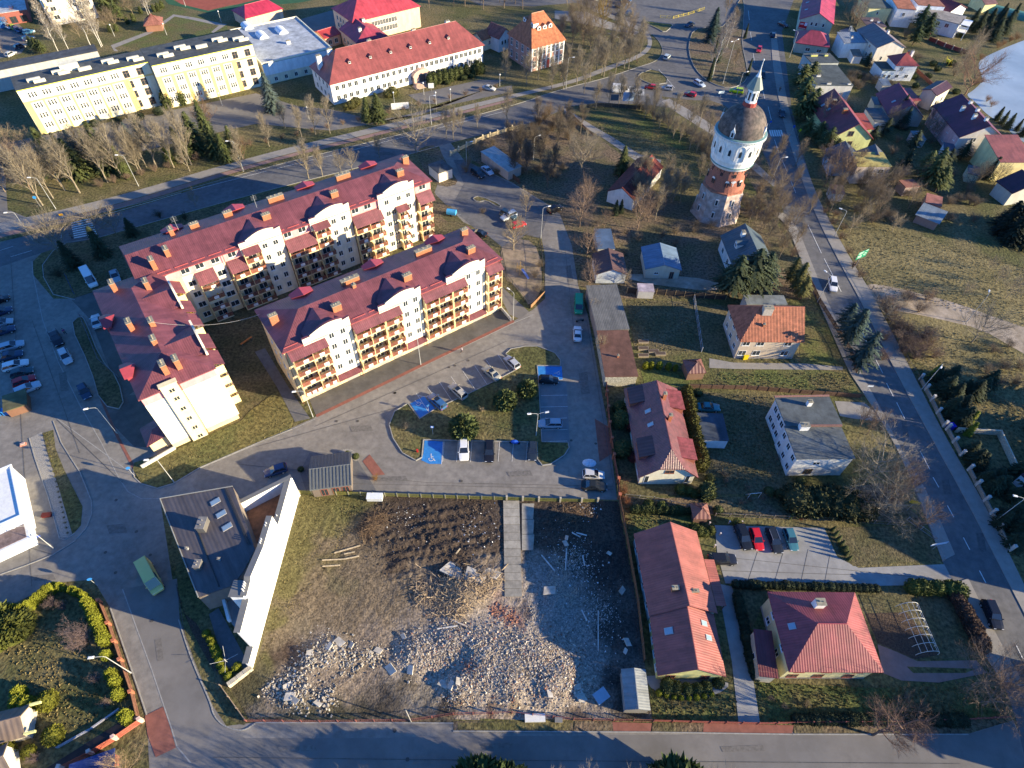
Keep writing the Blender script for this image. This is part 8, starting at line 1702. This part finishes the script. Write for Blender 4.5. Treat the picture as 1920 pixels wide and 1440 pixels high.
for i in range(nx_+1):
    for j in range(ny_+1):
        p = Vector((x0+i*ST, y0+j*ST))
        if not inside(p): continue
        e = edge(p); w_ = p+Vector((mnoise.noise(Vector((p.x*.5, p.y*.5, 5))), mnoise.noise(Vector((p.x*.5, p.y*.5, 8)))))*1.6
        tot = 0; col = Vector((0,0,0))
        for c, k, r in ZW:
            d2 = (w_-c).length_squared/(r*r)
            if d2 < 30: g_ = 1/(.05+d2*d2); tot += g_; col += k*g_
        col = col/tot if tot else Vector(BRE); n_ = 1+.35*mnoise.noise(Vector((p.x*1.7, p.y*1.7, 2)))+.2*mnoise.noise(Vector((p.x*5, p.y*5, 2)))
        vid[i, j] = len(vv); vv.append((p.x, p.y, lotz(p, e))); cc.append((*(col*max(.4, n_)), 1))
ff = [(vid[i, j], vid[i+1, j], vid[i+1, j+1], vid[i, j+1]) for (i, j) in vid if (i+1, j) in vid and (i, j+1) in vid and (i+1, j+1) in vid]
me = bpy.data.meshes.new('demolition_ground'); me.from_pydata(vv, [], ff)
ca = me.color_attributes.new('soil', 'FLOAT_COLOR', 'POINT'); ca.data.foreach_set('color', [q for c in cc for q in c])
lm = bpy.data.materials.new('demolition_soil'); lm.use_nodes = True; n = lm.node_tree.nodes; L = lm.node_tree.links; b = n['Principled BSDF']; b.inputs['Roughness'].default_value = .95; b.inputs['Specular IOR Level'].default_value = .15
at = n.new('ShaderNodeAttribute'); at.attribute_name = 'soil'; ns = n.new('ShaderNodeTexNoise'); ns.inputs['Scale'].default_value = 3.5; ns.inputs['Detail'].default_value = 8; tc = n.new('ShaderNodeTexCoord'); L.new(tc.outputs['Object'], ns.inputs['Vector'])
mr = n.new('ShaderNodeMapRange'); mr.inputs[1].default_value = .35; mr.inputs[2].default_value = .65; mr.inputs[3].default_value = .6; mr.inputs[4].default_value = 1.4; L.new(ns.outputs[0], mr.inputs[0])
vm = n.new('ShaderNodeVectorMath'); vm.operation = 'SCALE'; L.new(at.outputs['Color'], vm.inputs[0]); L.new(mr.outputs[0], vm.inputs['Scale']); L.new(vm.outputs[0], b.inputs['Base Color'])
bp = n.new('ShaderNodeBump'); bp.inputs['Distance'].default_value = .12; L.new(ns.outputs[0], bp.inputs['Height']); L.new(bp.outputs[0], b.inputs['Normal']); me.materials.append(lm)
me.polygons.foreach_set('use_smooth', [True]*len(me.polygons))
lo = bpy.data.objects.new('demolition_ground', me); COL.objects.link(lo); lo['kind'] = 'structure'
def lz(x, y): p = Vector((x, y)); return lotz(p, edge(p))
def chunks(name, n, centres, smin, smax, col, flat=.7, label=None, elong=1.0, zoff=0):
    m = MB(); R = random.Random(len(name)+n)
    for _ in range(n):
        (u, v), r = R.choice(centres); c = Vector(G(u, v)); x, y = c.x+R.gauss(0, r*.5), c.y+R.gauss(0, r*.5)
        if not inside(Vector((x, y))) or edge(Vector((x, y))) < .4: continue
        s = smin*(smax/smin)**(R.random()**2.2); q = Matrix.Rotation(R.uniform(0, 6.3), 3, 'Z') @ Matrix.Rotation(R.uniform(-.6, .6), 3, 'X') @ Matrix.Rotation(R.uniform(-.6, .6), 3, 'Y')
        m.obox((x, y, lz(x, y)+s*.25*flat+zoff), q @ Vector((s*.5*elong, 0, 0)), q @ Vector((R.uniform(-.12,.12)*s, s*.5*R.uniform(.4, 1)/max(1, elong*.9), 0)), q @ Vector((R.uniform(-.12,.12)*s, 0, s*.5*flat*R.uniform(.4, 1)/(elong if elong > 1 else 1))))
    o = m.build(name, stone if elong == 1.0 else wood, None, col); tag(o, label, 'rubble', kind='stuff'); return o
HC_ = [((780,1222),3),((840,1205),3),((900,1212),3.4),((960,1222),3.6),((1010,1235),3.2),((900,1268),3.2),((960,1285),3.2),((1030,1290),3),((1065,1262),2.6),((1080,1290),1.5),((860,1292),2),((820,1240),2.5),((1060,1215),3)]
LCc = [((620,1222),2.4),((580,1238),2),((550,1275),1.6),((560,1305),2.2),((610,1310),2),((660,1240),2),((700,1232),1.4),((545,1310),1.2),((520,1290),1.5)]
chunks('rubble_heap', 16000, HC_, .045, .23, (.37,.31,.25), label='long pale heap of broken masonry across the lower half of the lot')
chunks('pale_rubble', 4500, HC_, .045, .30, (.48,.43,.36), label='whitish plaster lumps mixed through the long heap')
chunks('dark_rubble', 3000, HC_, .05, .30, (.17,.13,.10), label='dark brown earthy lumps mixed through the long heap')
chunks('brick_rubble', 1600, HC_+[((935,1148),1.6),((960,1160),1.4),((880,1256),1.2)]*3, .07, .26, (.30,.14,.095), label='reddish brick fragments scattered through the pale heap')
chunks('rubble_spread', 5200, [((1050,1180),4),((1040,1110),3.5),((1090,1230),4),((1080,1060),3.5),((1120,1150),3),((1020,1150),2)], .04, .2, (.36,.33,.29), label='fine grey rubble spread in the shade right of the slab road')
chunks('concrete_rubble', 3000, LCc, .05, .38, (.40,.355,.29), label='smaller heap of broken concrete in the lower left of the lot')
chunks('earthy_rubble', 1800, LCc, .05, .3, (.16,.125,.09), label='brown earthy lumps in the lower left heap')
chunks('litter', 700, [((1060,1010),4),((1110,1100),4),((1130,1180),4),((1080,1060),3.5),((900,1000),4),((760,980),4),((600,1230),4),((1100,950),3)], .06, .26, (.62,.62,.62), label='white scraps and debris strewn over the dark mud', flat=.4)
chunks('soil_clods', 3000, [((800,990),5),((870,1020),5),((740,1030),4),((720,960),3),((880,960),3.5),((1050,975),3),((840,1060),3),((1090,965),2.5)], .06, .26, (.10,.072,.05), label='dark churned clods of earth in the upper part of the lot')
chunks('timber_pile', 2000, [((800,1110),2.6),((850,1095),2.8),((890,1110),2.4),((860,1140),2.4),((920,1090),2),((830,1130),2.4)], .10, .48, (.36,.27,.175), elong=4.0, flat=.6, label='jumbled pile of splintered timber at the centre of the lot', zoff=.3)
chunks('timber_scraps', 500, [((1050,1090),2.6),((1060,1050),2.5),((1000,1240),5),((930,1230),5),((1070,1120),2.4)], .08, .35, (.42,.36,.27), elong=6.0, flat=.6, label='thin timber scraps over the grey rubble', zoff=.15)
chunks('root_pile', 900, [((700,985),1.8),((690,1000),1.4),((715,975),1.5),((1070,965),2.2),((1085,960),1.8)], .08, .32, (.20,.13,.075), elong=6.0, flat=.6, label='heap of torn brown tree roots in the upper left mud', zoff=.25)
# planks and slabs that can be told apart
PL = [((627,1038),(676,1024),'long pale'),((646,1040),(666,1036),'short'),((605,1052),(645,1050),'upper middle'),((645,1050),(674,1044),'broken end of the middle'),((605,1063),(638,1061),'lowest'),((855,1040),(863,1030),'upright'),((1121,1146),(1121,1221),'long pale pole-like'),((1080,1000),(1100,1005),'crossed upper'),((1072,1000),(1088,1008),'crossed lower'),((1060,1070),(1062,1030),'white standing'),((1015,1042),(1040,1072),'tilted'),((1092,1042),(1096,1062),'leaning dark'),((820,1182),(858,1176),'bleached'),((845,1163),(876,1178),'fallen'),((1090,1145),(1100,1165),'small')]
for i, (a, b, w_) in enumerate(PL):
    pa, pb = Vector(G(*a)), Vector(G(*b)); za, zb = lz(*pa)+.15, lz(*pb)+.15; A3, B3 = Vector((*pa, za)), Vector((*pb, zb)); d = (B3-A3)/2; nn = Vector((-d.y, d.x, 0)).normalized()*(.10 if 'pole' not in w_ else .07)
    m = MB(); m.obox((A3+B3)/2, d, nn, (0, 0, .04)); o = m.build('plank', wood, None, (.50,.40,.26) if i < 6 else (.52,.5,.46)); tag(o, w_+' loose plank lying in the demolition lot', 'plank', 'loose planks in the lot')
SLB = [(620,1215,.9),(638,1206,1.3),(660,1212,.8),(583,1226,.8),(540,1288,1.0),(546,1308,1.3),(555,1315,1.0),(598,1320,1.0),(733,1256,1.4),(770,1258,1.1),(757,1195,.8),(710,1221,1.0),(832,1284,1.3),(846,1287,1.1),(860,1282,.9),(1082,1290,1.0),(1087,1305,1.6),(1090,1312,1.1),(1030,1305,.9),(852,1072,3.2),(882,1082,2.0),(922,1078,2.2),(897,1088,1.8),(1030,1110,1.7),(1166,1108,1.0),(1176,1205,1.1),(1172,1222,.7),(1060,1020,.9),(1062,1010,.7),(1142,1038,.7),(583,1228,.8)]
WD_ = ['cracked','tilted','square','pale','thick','broken','flat','jagged','narrow','upended']
for i, (u, v, s) in enumerate(SLB):
    x, y = G(u, v); q = Matrix.Rotation(RR.uniform(0, 3), 3, 'Z') @ Matrix.Rotation(RR.uniform(-.5, .5), 3, 'X'); m = MB()
    m.obox((0,0,.12), q @ Vector((s*.55, 0, 0)), q @ Vector((s*.08, s*.38, 0)), q @ Vector((0, 0, .10)))
    side = 'left' if u < 730 else 'centre' if u < 1000 else 'right'
    o = m.build('concrete_slab', concrete, None, jit((.46,.42,.36), .85, 1.15), loc=(x, y, lz(x, y))); tag(o, '%s concrete slab, the %s of the loose slabs, on the %s side of the lot' % (WD_[i % 10], ORD[i] if i < 30 else 'last', side), 'slab', 'broken slabs in the lot')
# slab road
sr = thing('slab_road', 'temporary road of worn concrete slabs into the demolition lot', 'slab road', (0, 0, 0))
def qd(c0, c1, c2, c3, z, nm='slab', sh=.04):
    P = [Vector(G(*c)) for c in (c0, c1, c2, c3)]; c = sum(P, Vector((0, 0)))/4; P = [c+(p-c)*(1-sh) for p in P]; zz = max(lz(*c), .15)+z
    m = MB(); m.prism([(p.x, p.y) for p in P], max(0, zz-.3), zz+.12); m.build(nm, concrete, sr, jit((.30,.275,.23), .85, 1.12))
rows = [940+15*i for i in range(13)]
for a, b in zip(rows, rows[1:]):
    f = lambda y, s: (943+(y-940)*.015 if s == 0 else 974+(y-940)*.03 if s == 1 else 1003-(y-940)*.02)
    qd((f(b,0), b), (f(b,1), b), (f(a,1), a), (f(a,0), a), RR.uniform(0, .04))
for a, b in [(945,975),(975,1003),(1003,1033)]: qd((978, b), (1000, b), (1002, a), (978, a), RR.uniform(0, .04))
# utility pole line shadow sources and the low south verge path
print('objects', len(bpy.data.objects), 'meshes', len(bpy.data.meshes))
